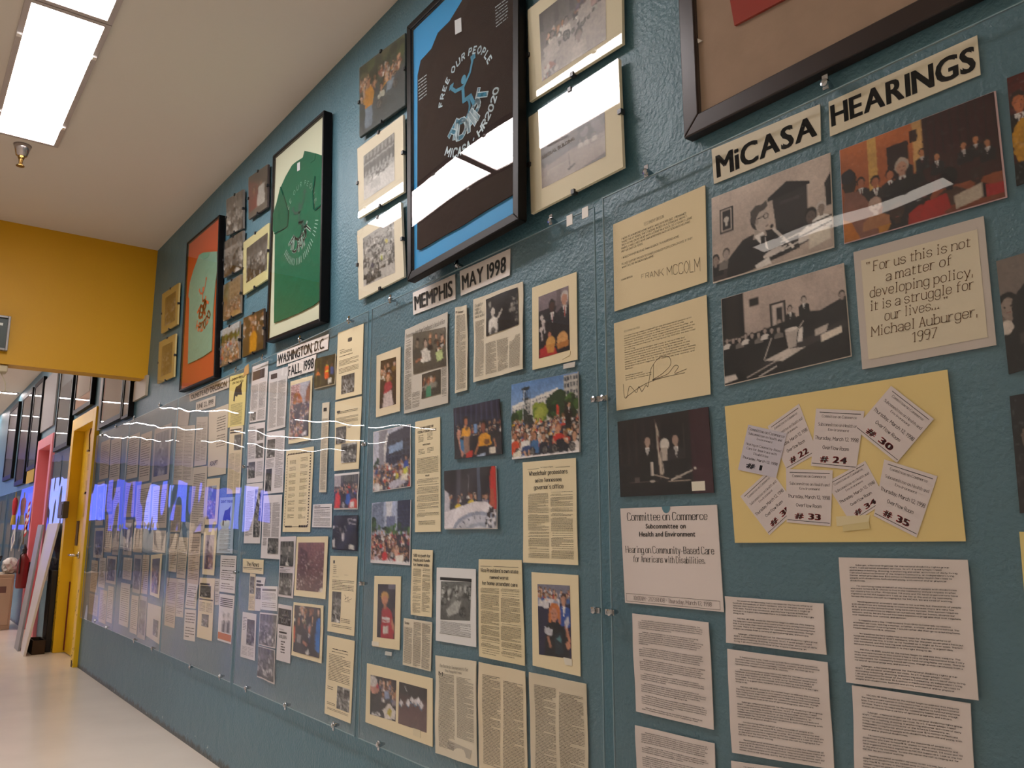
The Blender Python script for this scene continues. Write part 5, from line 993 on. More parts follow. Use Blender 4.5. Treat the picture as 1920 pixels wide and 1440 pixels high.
a = S('newspaper_masthead', 'small cream newspaper name banner cut out and pinned at left', 'newspaper', [(455.3, 1047.6), (494.2, 1049.7), (493.3, 1076.8), (455, 1073)], CRM, GC); a.T('The News', (.2, .2, .8, .5), 'dark', '#5a5040', k=2); rule(a, (.03, .6, .95, .64)); rule(a, (.05, .72, .92, .74))
a = S('newspaper_clipping', 'narrow cream clipping hanging below the newspaper name banner', 'newspaper', [(469, 1075), (478.8, 1076.5), (476.9, 1144.8), (465.4, 1144)], CR2, GC); a.pic((.1, .08, .9, .55), p_gen(), 10, HALFTONE); cols(a, (.1, .6, .9, .97), 14, 1)
a = S('newspaper_clipping', 'narrow white clipping with dark heading bars, below the newspaper name banner', 'newspaper', [(479.7, 1081), (497.8, 1083), (487.3, 1145.8), (477.5, 1145)], '#ddd8d4', GC); rule(a, (.1, .1, .6, .16)); rule(a, (.1, .2, .9, .27)); a.pic((.1, .32, .9, .65), p_gen(), 11, HALFTONE)
a = S('printed_note', 'white printed note overlapping the narrow clippings at left', 'paper', [(489, 1098.5), (520.4, 1099.4), (519.2, 1146), (488.8, 1142.7)], '#e6e2e2', GC, depth=.006); rule(a, (.1, .12, .92, .2), color='#6a6464'); para(a, (.08, .26, .92, .6), 6, 1, 'dash', gaps=False, color='#7a7474'); para(a, (.08, .66, .92, .9), 3, 2, 'dash', gaps=False, color='#7a7474')
a = S('newspaper_clipping', 'white strip of two black and white pictures, left of the brown crowd photo', 'newspaper', [(526.7, 1006.4), (555.6, 1005.5), (549.8, 1122), (521.6, 1118)], '#ddd5d8', GC, amp=.0015); a.pic((.06, .08, .9, .49), p_gen(dark=1.1, n=8), 12, HALFTONE); a.pic((.06, .6, .9, .96), p_gen(n=14, r0=.1, r1=.14), 13, HALFTONE); rule(a, (.06, .515, .3, .527)); para(a, (.06, .54, .9, .59), 3, 1, 'dash', gaps=False)
a = S('photograph', 'brown toned crowd photo in a cream mount', 'photo', [(556.5, 1006.4), (615, 1005.5), (610, 1123.4), (551, 1116.5)], CRM, GC, depth=.0055); a.pic((.07, .1, .91, .9), p_brown, 27)
a = S('letter', 'cream letter with a signature beside a photo, third at the right of the Washington panel', 'letter', [(619.3, 1042), (670.2, 1043.4), (663.8, 1192.7), (613.8, 1183.3)], CRM, GC); letter(a, [((.14, .47, .48, .87), p_gen())], [((.14, .12, .26, .24), 5), ((.56, .24, .7, .25), 1), ((.12, .27, .36, .28), 1), ((.12, .31, .92, .45), 7), ((.5, .8, .84, .86), 3), ((.16, .89, .9, .93), 2)], (.13, .06, .19, .1), 3)
i = Ink(); W, H = a.size(); i.line(catmull([(x * W, y * H) for x, y in ((.6, .5), (.66, .53), (.62, .56), (.74, .52), (.72, .57), (.86, .54))], 3), .0014); i.line([(.62 * W, .59 * H), (.8 * W, .585 * H)], .0012); a.put(i, None, '#3a342c', name='signature')
a = S('newspaper_clipping', 'white clipping with a dark grey picture at the lower left of the Washington panel', 'newspaper', [(455, 1146.9), (480.6, 1151.7), (477.5, 1239), (450.4, 1231)], '#ddd8d6', GC); a.pic((.38, .14, .92, .7), p_gen(dark=.6), 14, HALFTONE); para(a, (.08, .1, .34, .4), 9, 1, 'dash', gaps=False); cols(a, (.08, .74, .92, .94), 7, 2, color='#8a8480')
a = S('photograph', 'black and white photo of a dense crowd before an entrance', 'photo', [(487.3, 1148), (520.2, 1151.5), (515.8, 1216), (484.6, 1208.8)], '#e4dfdc', GC); a.pic((.03, .04, .97, .97), p_gen(n=50, r0=.05, r1=.07, dark=.9), 15)
a = S('photograph', 'black and white photo hanging lowest at the left of the Washington panel', 'photo', [(484.6, 1210.4), (515.8, 1218.8), (515, 1283.3), (483, 1269)], '#dcd6d2', GC, depth=.005, amp=.002); a.pic((.03, .02, .97, .95), p_gen(n=12, r0=.1, r1=.13, dark=.8), 16)
a = S('newspaper_clipping', 'clipping with white block letters on black and a column below', 'newspaper', [(521.7, 1132), (548, 1137), (543.5, 1244), (518, 1237)], '#ddd6d8', GC, depth=.005)
rule(a, (.04, .07, .95, .36), color='#161418'); headline(a, 'USA', (.3, .1, .78, .2), .04, '#e8e4e4', h=.0008); headline(a, 'TODAY', (.12, .23, .9, .33), .04, '#e8e4e4', h=.0008)
rule(a, (.14, .48, .7, .51)); headline(a, 'GOLDEN', (.14, .54, .7, .6), .02, '#4a4448'); para(a, (.3, .63, .6, .86), 5, 3, 'dash', gaps=False, color='#4a4448', fill=1.0); para(a, (.15, .43, .5, .46), 2, 1, 'dash', gaps=False)
a = S('photograph', 'cream mounted colour photo of a group of men in dark suits', 'photo', [(551.3, 1129), (607.5, 1135.4), (603.3, 1244), (546.7, 1228)], CRM, GC, amp=.002); a.pic((.06, .05, .93, .92), p_group_men, 28)
a = S('letter', 'cream letter with a photo in its corner, lowest right in the Washington panel', 'letter', [(613.8, 1191), (665, 1201.7), (657, 1356.7), (608.5, 1337.5)], CRM, GC); letter(a, [((.46, .6, .93, .88), p_crowd(bw=BWm, n=40, r0=.05, r1=.08))], [((.22, .14, .8, .17), 1), ((.2, .18, .8, .2), 1), ((.1, .22, .9, .56), 17), ((.08, .63, .3, .68), 2), ((.08, .83, .4, .87), 2), ((.1, .9, .9, .93), 2)], None, 4)

# ================= Decision panel =================
a = S('sign_strip', 'long white strip reading OLMSTEAD DECISION', 'sign', [(354.6, 739.6), (429.6, 707.3), (429, 727), (356, 753)], '#ddd2c4', GD); headline(a, 'OLMSTEAD DECISION', (.05, .2, .95, .82), .03)
a = S('sign_strip', 'short white strip with a faint date, under the OLMSTEAD strip', 'sign', [(367.7, 754.6), (403.8, 741.7), (403, 761.5), (367, 771.9)], '#ddd2c4', GD); headline(a, 'JUNE 22, 1999', (.06, .25, .92, .75), .02, '#4a443c')
def flyer(a, lines, col='#1c1a18'):
    for t, r in lines: headline(a, t, r, .02, col)
    i = Ink(); W, H = a.size(); P = [(x * W, y * H) for x, y in ((.3, .38), (.4, .24), (.6, .22), (.78, .16), (.74, .3), (.8, .42), (.6, .36), (.5, .44), (.4, .4), (.36, .52), (.28, .5))]
    for k in range(1, len(P) - 1): i.q.append((P[0], P[k], P[k + 1], P[k + 1]))
    a.put(i, None, '#2c2a26', name='drawing'); para(a, (.15, .56, .85, .97), 18, 3, 'dash', gaps=False)
a = S('flyer', 'yellow flyer with a dark drawing, top right of the Decision panel', 'flyer', [(431.3, 706), (462.5, 697), (457.3, 796.9), (427, 802)], YLW, GD); flyer(a, [("DON'T TREAD", (.15, .05, .9, .1)), ('ON THE ADA', (.18, .13, .85, .175))])
a = S('newspaper_clipping', 'tan clipping with a dark picture under the yellow flyer', 'newspaper', [(431, 801), (455.8, 797.5), (449.6, 925), (425, 926)], CR2, GD); rule(a, (.05, .04, .9, .06)); rule(a, (.05, .08, .9, .1)); a.pic((.4, .13, .92, .36), p_gen(), 17, HALFTONE); cols(a, (.08, .4, .92, .95), 40, 2, color='#8a7c60')
a = S('flyer', 'pale blue flyer with a dark drawing in the Decision panel', 'flyer', [(412.5, 933), (440, 931.7), (435.6, 1038), (406, 1036.7)], '#a9bfd0', GD); flyer(a, [("DON'T TREAD", (.1, .05, .9, .1))], '#2a3a4c')
a = S('newspaper_clipping', 'large pale sheet with scattered black words left of the yellow flyer', 'newspaper', [(391.7, 770.8), (428, 757), (423, 888.5), (389.6, 893.8)], '#dacdb8', GD); headline(a, 'ADAPT', (.1, .78, .55, .85), .02, '#3a342c'); para(a, (.45, .14, .9, .6), 12, 3, 'dash', color='#5a5244')
a = S('paper_sheet', 'pale photocopied sheet left of the large pale sheet', 'paper', [(368.8, 782), (390, 781), (386.5, 870.8), (364, 875)], '#c8beb2', GD); cols(a, (.1, .1, .9, .9), 26, 2, color='#7a7268')
a = S('newspaper_clipping', 'pale article with wide lines, left of the blue-toned mounted photo', 'newspaper', [(362.5, 877), (388.5, 873), (383, 1000), (354.6, 1000)], '#d2c6b6', GD); cols(a, (.1, .1, .9, .9), 30, 1, color='#5a5248')
a = S('photograph', 'blue toned photo in a cream mount in the Decision panel', 'photo', [(388.5, 898), (412.5, 895.8), (407, 983), (383, 984)], CR2, GD); a.pic((.15, .16, .8, .88), p_crowd(pal=('#5a5aa8', '#7a6a9a', '#3a3450', '#8a7a98'), n=40), 29)
a = S('paper_sheet', 'pale page at the upper left corner of the Decision panel', 'paper', [(331, 769), (356, 769), (352, 798), (329, 798)], '#b9b0a8', GD)
a = S('newspaper_clipping', 'wide pale article second down at the left of the Decision panel', 'newspaper', [(328, 800), (365.6, 797), (360, 910), (323, 908)], '#cfc4b6', GD); cols(a, (.08, .08, .92, .92), 36, 2, color='#6a6258')
a = S('paper_sheet', 'narrow tan page under the wide pale article', 'paper', [(323, 946), (340.6, 947), (337.5, 998), (319, 998)], '#b8aa94', GD); cols(a, (.1, .08, .9, .92), 18, 2, color='#5a5044')
qs = [([(319, 1000.4), (335, 1000.4), (330, 1073), (315.6, 1071)], 'short tan typed page, first of three side by side in the Decision panel'), ([(335.6, 1007), (353, 1008), (347, 1085), (330.7, 1083)], 'tan typed page, middle of three side by side in the Decision panel'), ([(355, 999), (377, 998), (371.6, 1096.7), (350.7, 1093)], 'long tan typed page, third of three side by side in the Decision panel'),
      ([(403, 1085), (411.8, 1085.5), (410, 1134), (402.7, 1134)], 'sliver of white typed page tucked behind its neighbours'), ([(413.8, 1041), (443.3, 1042), (439.6, 1113), (411, 1109)], 'white typed letter below the pale blue flyer'), ([(313, 1083), (332.7, 1085), (326.7, 1178), (307.8, 1172)], 'tall tan typed page at the lower left of the Decision panel'),
      ([(333, 1085.5), (347, 1087), (342.7, 1158), (329, 1155.6)], 'narrow pale typed page right of the tall tan page'), ([(351.6, 1093), (370.7, 1095.6), (367, 1142), (347, 1139)], 'small white form below the long tan typed page'), ([(346.7, 1142), (367.8, 1144), (365, 1203), (344, 1199)], 'white form with few lines, lowest typed sheet beside the stars')]
for k, (q, lab) in enumerate(qs):
    a = S('typed_page', lab, 'paper', q, ('#cdbda4', '#c6b89f', '#cdb9a2', '#cfc8be', '#e4ddd8', '#c9b8a2', '#cfc4b4', '#ddd4ca', '#ddd4ca')[k], GD); para(a, (.1, .08, .92, .92), (18, 20, 26, 12, 14, 24, 18, 10, 9)[k], k, 'dash', color='#5a5044')
a = S('photograph', 'cream mounted photo of standing figures in the Decision panel', 'photo', [(382.7, 990), (407, 990), (401, 1079), (379, 1076.7)], CRM, GD); a.pic((.14, .15, .86, .88), lambda c: (c.fill('#c8b8b8', '#a89890'), c.bust(.35, .3, .1, '#4a2830', '#6a4a40', '#1c1414', 7), c.bust(.68, .42, .09, '#7a4a48', '#8a5a48', '#2a1c1c', 6), c.crowd(0, .7, 1, .9, 9, .06, .08, ('#4a2c30', '#c8b0a8')), c.speck(.15)), 30)
a = S('newspaper_clipping', 'long cream article with two pictures below the standing figures photo', 'newspaper', [(374.4, 1083), (402.7, 1084.4), (396.7, 1202), (369, 1194.4)], CR2, GD); rule(a, (.06, .09, .7, .12)); a.pic((.08, .13, .8, .32), p_gen(), 18, HALFTONE); rule(a, (.05, .35, .95, .37)); cols(a, (.08, .4, .94, .56), 8, 2); a.pic((.28, .6, .75, .8), p_gen(dark=1.1), 19, HALFTONE)
a = S('poster', 'poster with black bars, two dark figures and an orange foot', 'poster', [(411.8, 1113), (439.6, 1117), (433, 1208), (407.8, 1200)], '#e2dbd6', GD)
for k in range(5): rule(a, (.08, .08 + k * .04, .93, .1 + k * .04), color='#1c1818')
rule(a, (.02, .82, .98, .96), color='#c8703c'); a.pic((.12, .36, .92, .8), lambda c: (c.fill('#ddd6d2'), c.suit(.35, .25, .13, '#141214', '#a8a098', body=6), c.suit(.72, .2, .13, '#1a181a', '#a8a098', body=6)), 31)
def star(cx, cy, w, h, lab):
    o0 = at((cx, cy), -.006); q = []
    for k in range(10):
        t = math.pi / 2 + k * math.pi / 5; r = 1 if k % 2 == 0 else .42
        P = at((cx + .5 * w * r * math.cos(t), cy - .5 * h * r * math.sin(t) + .25 * w * r * math.cos(t)), -.006); q.append(P)
    V = [tuple(p - o0) for p in q] + [tuple(p - o0 + np.array((0, .0015, 0))) for p in q] + [(0, -.004, 0)]
    F = [(k, (k + 1) % 10, 20) for k in range(10)] + [(k, k + 10, (k + 1) % 10 + 10, (k + 1) % 10) for k in range(10)] + [tuple(range(10, 20))]
    o = mesh_obj('paper_star', V, F, mat('#b0a8a4', .5, .4), None, tuple(o0)); tag(o, lab, 'star', 'paper stars under the Decision panel')
star(362, 1221, 16, 52, 'leftmost of the three grey paper stars low on the panel'); star(389, 1236, 18, 50, 'middle one of the three grey paper stars low on the panel'); star(419, 1232, 24, 56, 'rightmost and largest of the three grey paper stars')

# ================= two far panels beside the yellow door =================
rnd = random.Random(5)
e1 = [(190, 830, 207, 900), (209, 825, 228, 905), (183, 905, 197, 985), (199, 908, 213, 960), (199, 965, 212, 1035), (214, 915, 226, 985), (178, 990, 196, 1045), (213, 990, 224, 1040), (172, 1050, 184, 1108), (187, 1045, 199, 1100), (201, 1042, 219, 1092), (168, 1112, 184, 1150), (188, 1105, 201, 1165), (203, 1098, 213, 1165)]
e2 = [(238, 820, 262, 900), (265, 815, 285, 905), (290, 805, 322, 905), (236, 905, 254, 970), (257, 910, 284, 985), (287, 912, 316, 990), (234, 975, 250, 1040), (252, 990, 268, 1035), (288, 995, 311, 1035), (232, 1045, 248, 1085), (252, 1040, 266, 1110), (268, 1040, 280, 1112), (227, 1092, 244, 1170), (247, 1115, 260, 1185), (262, 1116, 276, 1195)]
pos = ('top left', 'top middle', 'top right', 'second row left', 'second row middle', 'second row right', 'third row left', 'third row middle', 'third row right', 'fourth row left', 'fourth row middle', 'fourth row right', 'lowest left', 'lowest middle', 'lowest right')
def vq(x0, y0, x1, y1):                     # corners following the wall's perspective
    sl = lambda x, y: (y - 1000) / (x + 211)
    return [(x0, y0), (x1, y0 + sl(x0, y0) * (x1 - x0)), (x1 - (y1 - y0) * .06, y1 + sl(x0, y1) * (x1 - x0)), (x0 - (y1 - y0) * .06, y1)]
for pn, L in (('panel against the yellow door', e1), ('second panel from the yellow door', e2)):
    for k, b in enumerate(L):
        kind = k % 4
        a = S('newspaper_clipping' if kind != 2 else 'photograph', ('pale clipping, ' if kind != 2 else 'mounted picture, ') + pos[k] + ' on the ' + pn, 'newspaper' if kind != 2 else 'photo', vq(*b), ('#cfc2b2', '#b9b0aa', '#cdbca4', '#d6ccc0')[(k + len(L)) % 4], GE)
        if kind == 2: a.pic((.1, .1, .9, .9), p_gen(n=12, r0=.07, r1=.1), k)
        else: cols(a, (.1, .1, .9, .9), 16, 1, k, color='#6a6258')
a = S('photograph', 'cream mounted reddish photo at the lower right of the second panel from the yellow door', 'photo', [(283, 1041), (304, 1038), (298, 1122), (281, 1115)], CRM, GE); a.pic((.16, .1, .86, .92), p_gen(('#6a2c34', '#a87068', '#3a1c24', '#c8a8a0'), warm=None, n=16, r0=.06, r1=.1), 32)
a = S('newspaper_clipping', 'white sheet with a small dark picture, lowest under the second panel from the yellow door', 'newspaper', [(277, 1130), (302, 1138), (298, 1208), (274, 1192)], '#d8cfc4', GE); a.pic((.5, .4, .88, .85), p_gen(dark=.7), 33, HALFTONE)

# ================= clip-framed pictures high on the wall =================
CLIPM = mat('#2a2a2c', .35, .5)
def clipframe(label, quad, color, inner, fn, seed, depth=.02, d2=None, mm=PHOTO, text=None, res=1.0, name='mounted_picture'):
    a = Item(name, label, 'picture', quad, depth=depth, depth2=d2, thick=.009, color=color, group=GT)
    a.pic(inner, fn, seed, mm, res=res)
    if text: text(a)
    g = [a.P(u, v, .0015) for u, v in ((0, 0), (1, 0), (1, 1), (0, 1))] ; g2 = [a.P(u, v, .0035) for u, v in ((0, 0), (1, 0), (1, 1), (0, 1))]
    V = [tuple(np.array(p) - np.array(a.loc)) for p in g + g2]
    o = mesh_obj('glass', V, [(0, 1, 2, 3), (7, 6, 5, 4), (0, 4, 5, 1), (1, 5, 6, 2), (2, 6, 7, 3), (3, 7, 4, 0)], GLASS, a.o)
    for u, v in ((.5, .0), (0, .5), (1, .5), (.5, 1)):
        c0 = a.P(u, v, .0); w = .006; b = MB(); b.box(c0[0] - w, c0[0] + w, c0[1] - .006, c0[1] + .008, c0[2] - w, c0[2] + w)
        b.build('clip', CLIPM, a.o, loc=a.loc)
    return a
GREY = ('#8a847e', '#5a5450')
clipframe('framed colour street photo with a man in orange, left of the black shirt', [(674, 128), (760, 62), (760, 197), (674.6, 257.8)], '#3a4240', (.01, .01, .99, .99), p_mural, 40)
clipframe('cream matted photo of people before a building, left of the black shirt', [(670, 279), (755.5, 215), (757, 359.6), (672.8, 409.5)], '#e9dfc8', [(681.8, 293), (739.6, 248), (740, 338), (682.5, 376.6)], p_lineup, 41)
clipframe('cream matted photo of a wheelchair march, lowest left of the black shirt', [(670, 433.6), (751.8, 379.5), (757.6, 518.5), (672.8, 562)], '#ebe1ca', [(680.7, 447), (738.5, 409), (741, 511), (681.8, 537.6)], p_march_bw, 42)
clipframe('cream matted photo of wheelchairs in a street, upper right of the black shirt', [(989.4, 19), (1163.7, -124), (1167, 81.6), (993, 191)], '#ece2c6', [(1011, 27.7), (1135, -70), (1137, 74), (1016.5, 153)], p_street, 43)
def sign_text(a):
    headline(a, 'NATIONAL COURT', [(1027, 270), (1066, 252), (1066, 257), (1027, 277)], .01, '#9a9092', h=.0012); headline(a, 'FEDERAL BUILDING', [(1016, 293), (1077, 256), (1078, 262), (1017, 300)], .02, '#d0c8c8', h=.0012)
clipframe('cream matted photo with a building name, lower right of the black shirt', [(991, 220), (1160, 110), (1168, 313), (995.8, 401)], '#efe4c8', [(1014, 264), (1133.7, 201), (1136, 293), (1016.5, 354)], p_sign, 44, text=sign_text, d2=.028)
clipframe('small cream matted sepia picture, upper one beside the yellow beam', [(304.5, 552), (336, 530), (332.8, 608), (302.4, 625.4)], '#c8b070', (.2, .15, .84, .87), p_gen(sepia='#7a6028', dark=.8), 45)
clipframe('small cream matted sepia picture, lower one beside the yellow beam', [(299, 642), (329.6, 625.4), (326, 706), (295.3, 719.7)], '#cdb678', (.2, .15, .84, .87), p_gen(sepia='#7a6028', dark=.8), 46)
clipframe('small grey photo highest between the orange and green shirts', [(425, 375), (456.4, 355), (455.7, 427.4), (424.6, 441.8)], '#8a847e', (0, 0, 1, 1), p_gen(dark=.8), 47)
clipframe('small dark photo touching the green shirt frame near its top', [(466.5, 333.5), (502.6, 308), (501.5, 387.7), (466.5, 411.9)], '#5a4e4c', (0, 0, 1, 1), p_night_group, 48)
clipframe('small black and white photo with a tree, second down between the shirts', [(420, 454.5), (456.4, 432), (455, 503), (419.6, 521)], '#8a847e', (0, 0, 1, 1), p_gen(bg='#b8b0a8', dark=.8), 49)
clipframe('cream matted dark group photo touching the green shirt frame', [(456.4, 455), (504, 418), (501.5, 523), (455.7, 553)], '#d8d29c', (.14, .16, .97, .82), p_gen(dark=.7), 50)
clipframe('small colour photo of a crowd before a columned building', [(419, 535.7), (452, 514), (451, 586), (419, 602.5)], '#8a7a68', (0, 0, 1, 1), p_monument, 51)
clipframe('small colour crowd photo lowest beside the orange shirt frame', [(413.8, 620.6), (449, 602), (448, 672), (412.3, 689)], '#8a7a68', (0, 0, 1, 1), p_crowd(bl=False, n=60), 52)
clipframe('small photo of a man in orange-yellow below the cream matted group', [(457, 597), (495, 578), (494.3, 653), (455.3, 670.4)], '#4a3c34', (0, 0, 1, 1), p_orangeman, 53)

# ================= framed shirts =================
FRM = mat('#0b0909', .45, .18, key='black_frame'); FR2 = mat('#2a1f1e', .3, .5, key='dark_brown_frame')
class Framed(Item):
    def __init__(s, label, quad, depth, d2, rail, fmat, board, cat='framed shirt', name='framed_shirt', thick=.03):
        Item.__init__(s, None, label, cat, quad, depth=depth, depth2=d2)
        # square the corners up: keep TL, BL, BR and take the right edge parallel to the left one
        s.o = empty(name, s.loc); tag(s.o, label, cat, GT)
        W, H = s.w, s.h; s.rail = rail; u, v = rail / W, rail / H
        def bar(q, nm='rail'):
            f = [s.P(a, b, 0) for a, b in q]; bk = [s.P(a, b, -thick) for a, b in q]
            b_ = MB().hexa(f, bk); b_.build('frame_rail', fmat, s.o, loc=s.loc, bevel=.003)
        bar([(0, 0), (1, 0), (1 - u, v), (u, v)]); bar([(u, 1 - v), (1 - u, 1 - v), (1, 1), (0, 1)]); bar([(0, 0), (u, v), (u, 1 - v), (0, 1)]); bar([(1 - u, v), (1, 0), (1, 1), (1 - u, 1 - v)])
        s.inner = (u, v)
        f = [s.P(a, b, -.012) for a, b in ((u, v), (1 - u, v), (1 - u, 1 - v), (u, 1 - v))]; bk = [s.P(a, b, -.016) for a, b in ((u, v), (1 - u, v), (1 - u, 1 - v), (u, 1 - v))]
        MB().hexa(f, bk).build('backing_board', board, s.o, loc=s.loc)
    def glass(s, warp=0.0, n=24):
        u, v = s.inner; V = []; F = []
        for j in range(n + 1):
            for i in range(n + 1):
                a = u + (1 - 2 * u) * i / n; b = v + (1 - 2 * v) * j / n
                V.append(s.P(a, b, -.003 + warp * math.sin(math.pi * i / n) * math.sin(math.pi * j / n)))
        F = [(j * (n + 1) + i, (j + 1) * (n + 1) + i, (j + 1) * (n + 1) + i + 1, j * (n + 1) + i + 1) for j in range(n) for i in range(n)]
        return mesh_obj('glass', [tuple(np.array(p) - np.array(s.loc)) for p in V], F, GLASS, s.o, smooth=True)
    def poly(s, px, m, h, name, th=.004, folds=None, parent=None):
        uvs = [s.uv(p) for p in px] if isinstance(px[0][0], (int, float)) and abs(px[0][0]) > 2 else px
        V = [s.P(a, b, h) for a, b in uvs] + [s.P(a, b, h - th) for a, b in uvs]; n = len(uvs)
        F = [tuple(range(n)), tuple(range(2 * n - 1, n - 1, -1))] + [(i, i + n, (i + 1) % n + n, (i + 1) % n) for i in range(n)]
        o = mesh_obj(name, [tuple(np.array(p) - np.array(s.loc)) for p in V], F, m, parent or s.o)
        bm = bmesh.new(); bm.from_mesh(o.data); bmesh.ops.recalc_face_normals(bm, faces=bm.faces); bmesh.ops.triangulate(bm, faces=[f for f in bm.faces if len(f.verts) > 4]); bm.to_mesh(o.data); bm.free()
        return o
def cloth(hexc, key, sc_=9):
    m = mat(hexc, .9, .1, bump=(sc_, .5, .02), key=key); return m
def arc(it, ink, txt, cx, cy, r, a0, a1, size, style='bold', outer=True, weight=1., ks=1.0):
    """text along a circle in metres; angle 0 = right, counter-clockwise; outer: baseline inside, tops outward"""
    W = text_width(txt); cx0 = 0
    x = 0
    for ch in txt:
        if ch == ' ': x += 2.6; continue
        w, st = glyph(ch, 2); mid = (x + w / 2) / W; t = a0 + (a1 - a0) * mid
        c, s_ = math.cos(t), math.sin(t)
        up = (c, -s_) if outer else (-c, s_)
        rt = (s_, c) if outer else (-s_, -c)
        bx, by = cx + r * c, cy - r * s_
        for P, sm in st:
            Q = [(bx + rt[0] * (p[0] - w / 2) * size * ks + up[0] * p[1] * size, by + rt[1] * (p[0] - w / 2) * size * ks + up[1] * p[1] * size) for p in P]
            ink.line(Q, size * {'bold': 1.5, 'thin': .7, 'fat': 2.0}[style] * weight)
        x += w + 1.5
def wheelman(ink, cx, cy, s, wt=.1):
    f = lambda l: [(cx + x * s, cy - y * s) for x, y in l]
    th = np.linspace(-2.6, 1.1, 14); ink.line([(cx + (-.05 + .42 * math.cos(t)) * s, cy - (-.55 + .42 * math.sin(t)) * s) for t in th[::-1]], wt * s)
    th = np.linspace(0, 6.284, 12); P = [(cx + (.0 + .15 * math.cos(t)) * s, cy - (.62 + .17 * math.sin(t)) * s) for t in th]
    for p, q in zip(P, P[1:]): ink.q.append((p, q, (cx, cy - .62 * s), (cx, cy - .62 * s)))
    ink.line(f([(-.05, .38), (0, -.2), (.42, -.22), (.62, -.6), (.8, -.52)]), wt * 1.5 * s); ink.line(f([(-.05, .34), (-.5, .42), (-.72, .62)]), wt * 1.2 * s); ink.line(f([(0, .34), (.4, .7), (.55, 1.1)]), wt * 1.1 * s)
    for k in range(3): ink.line(f([(-.72 - .08 * k, .66), (-.66 - .08 * k, .8)]), wt * .7 * s); ink.line(f([(.5 + .09 * k, 1.1), (.46 + .1 * k, 1.26)]), wt * .7 * s)

# black shirt on blue
bl = Framed('large black framed black shirt with blue figure print on a blue board', [(762, 50), (972, -158), (972, 411), (763, 528)], .032, .074, .028, FRM, mat('#1f93cf', .6, .3))
sh = bl.poly([(779, 467), (780, 140), (786, 112), (806, 90), (818, 60), (840, 38), (875, -20), (960, -100), (961, 362), (905, 395), (858, 425), (830, 440), (800, 458), (784, 467)], cloth('#2a1e1c', 'black_cloth'), -.006, 'shirt')
W, H = bl.size(); W_, H_ = W, H
uvm = lambda it, p: (it.uv(p)[0] * it.size()[0], it.uv(p)[1] * it.size()[1])
def emblem(it, cpx, rpx, lines, fig, colr, outline=None, h=-.0045, ks=1.0):
    cx, cy = uvm(it, cpx); r = uvm(it, (cpx[0], cpx[1] + rpx))[1] - cy
    for txt, rr, a0, a1, sz, st, outer, c in lines:
        i = Ink(); arc(it, i, txt, cx, cy, r * rr, R(a0), R(a1), r * sz, st, outer, ks=ks); it.put(i, None, c, h=h, size=it.size())
    i = Ink(); wheelman(i, cx - .05 * r, cy - .05 * r, r * fig, .11); it.put(i, None, colr, name='figure_print', h=h, size=it.size())
emblem(bl, (869, 180), 64, (('FREE OUR PEOPLE', 1.15, 168, 20, .03, 'bold', True, '#b9cfd8'), ('ADAPT', 1.12, 226, 346, .078, 'fat', False, '#c4dbe4'), ('ADAPT', 1.12, 226, 346, .078, 'bold', False, '#3f86a4'), ('MiCASA \u2022 HR2020', 1.62, 232, 342, .036, 'bold', False, '#c9dbe2')), .78, '#4a8aa6')
for q in ([(782, 148), (798, 136), (798, 178), (783, 190)], [(926, 10), (950, -8), (950, 34), (928, 52)]): para(bl, q, 7, 5, 'dash', color='#a8b4b8', gaps=False, h=-.0045)
tape(bl, [(851, 38), (863, 32), (864, 58), (852, 64)], '#c9cdd0', 'size_label', h=-.003)
bl.glass(.0022)
# green shirt
gr = Framed('black framed green shirt on a cream board', [(511, 292), (607, 206), (600, 602), (498, 642)], .045, .045, .014, FRM, mat('#c9cdb4', .7, .3), thick=.04)
gr.poly([(511, 605), (513, 437), (509, 432), (510, 402), (517, 380), (524, 350), (533, 330), (545, 309), (552, 303), (566, 294), (569, 282), (590, 287), (599, 290), (604, 300), (604, 372), (601, 385), (600, 560), (585, 572), (560, 585), (530, 598)], cloth('#0a5f44', 'green_cloth'), -.006, 'shirt')
gr.poly([(513, 437), (536, 424), (538, 396), (524, 350), (517, 380), (510, 402)], cloth('#09563d', 'green_sleeve'), -.0035, 'sleeve', th=.003)
emblem(gr, (560, 412), 54, (('FREE OUR PEOPLE', 1.15, 170, 10, .026, 'thin', True, '#9ab8a8'), ('ADAPT', 1.05, 215, 335, .07, 'bold', False, '#9fbcb0'), ('ADAPT', 1.06, 215, 335, .07, 'thin', False, '#3c4a44'), ('IIIIIIIII IIII IIIIIII IIIII', 1.5, 215, 345, .036, 'thin', False, '#a6c0b4')), .7, '#30544a', h=-.0045)
tape(gr, [(556, 306), (561, 303), (561, 318), (556, 321)], '#c9cdd0', 'size_label', h=-.003)
gr.poly([(566, 294), (569, 282), (590, 287), (588, 299), (580, 305), (572, 303)], cloth('#0a5a42', 'green_collar'), -.0045, 'collar', th=.002)
for q in ([(513, 437), (536, 424), (536, 426), (513, 439)], [(536, 424), (538, 396), (524, 350), (526, 350), (540, 396), (538, 424)], [(588, 392), (604, 380), (604, 382), (589, 395)], [(588, 392), (586, 360), (590, 330), (588, 330), (584, 360), (586, 393)]): gr.poly(q, cloth('#084534', 'green_seam_shade'), -.0025, 'shaded_seam', th=.001)  # seam lines with the shading along the sleeves painted in as darker green
gr.glass(.001)
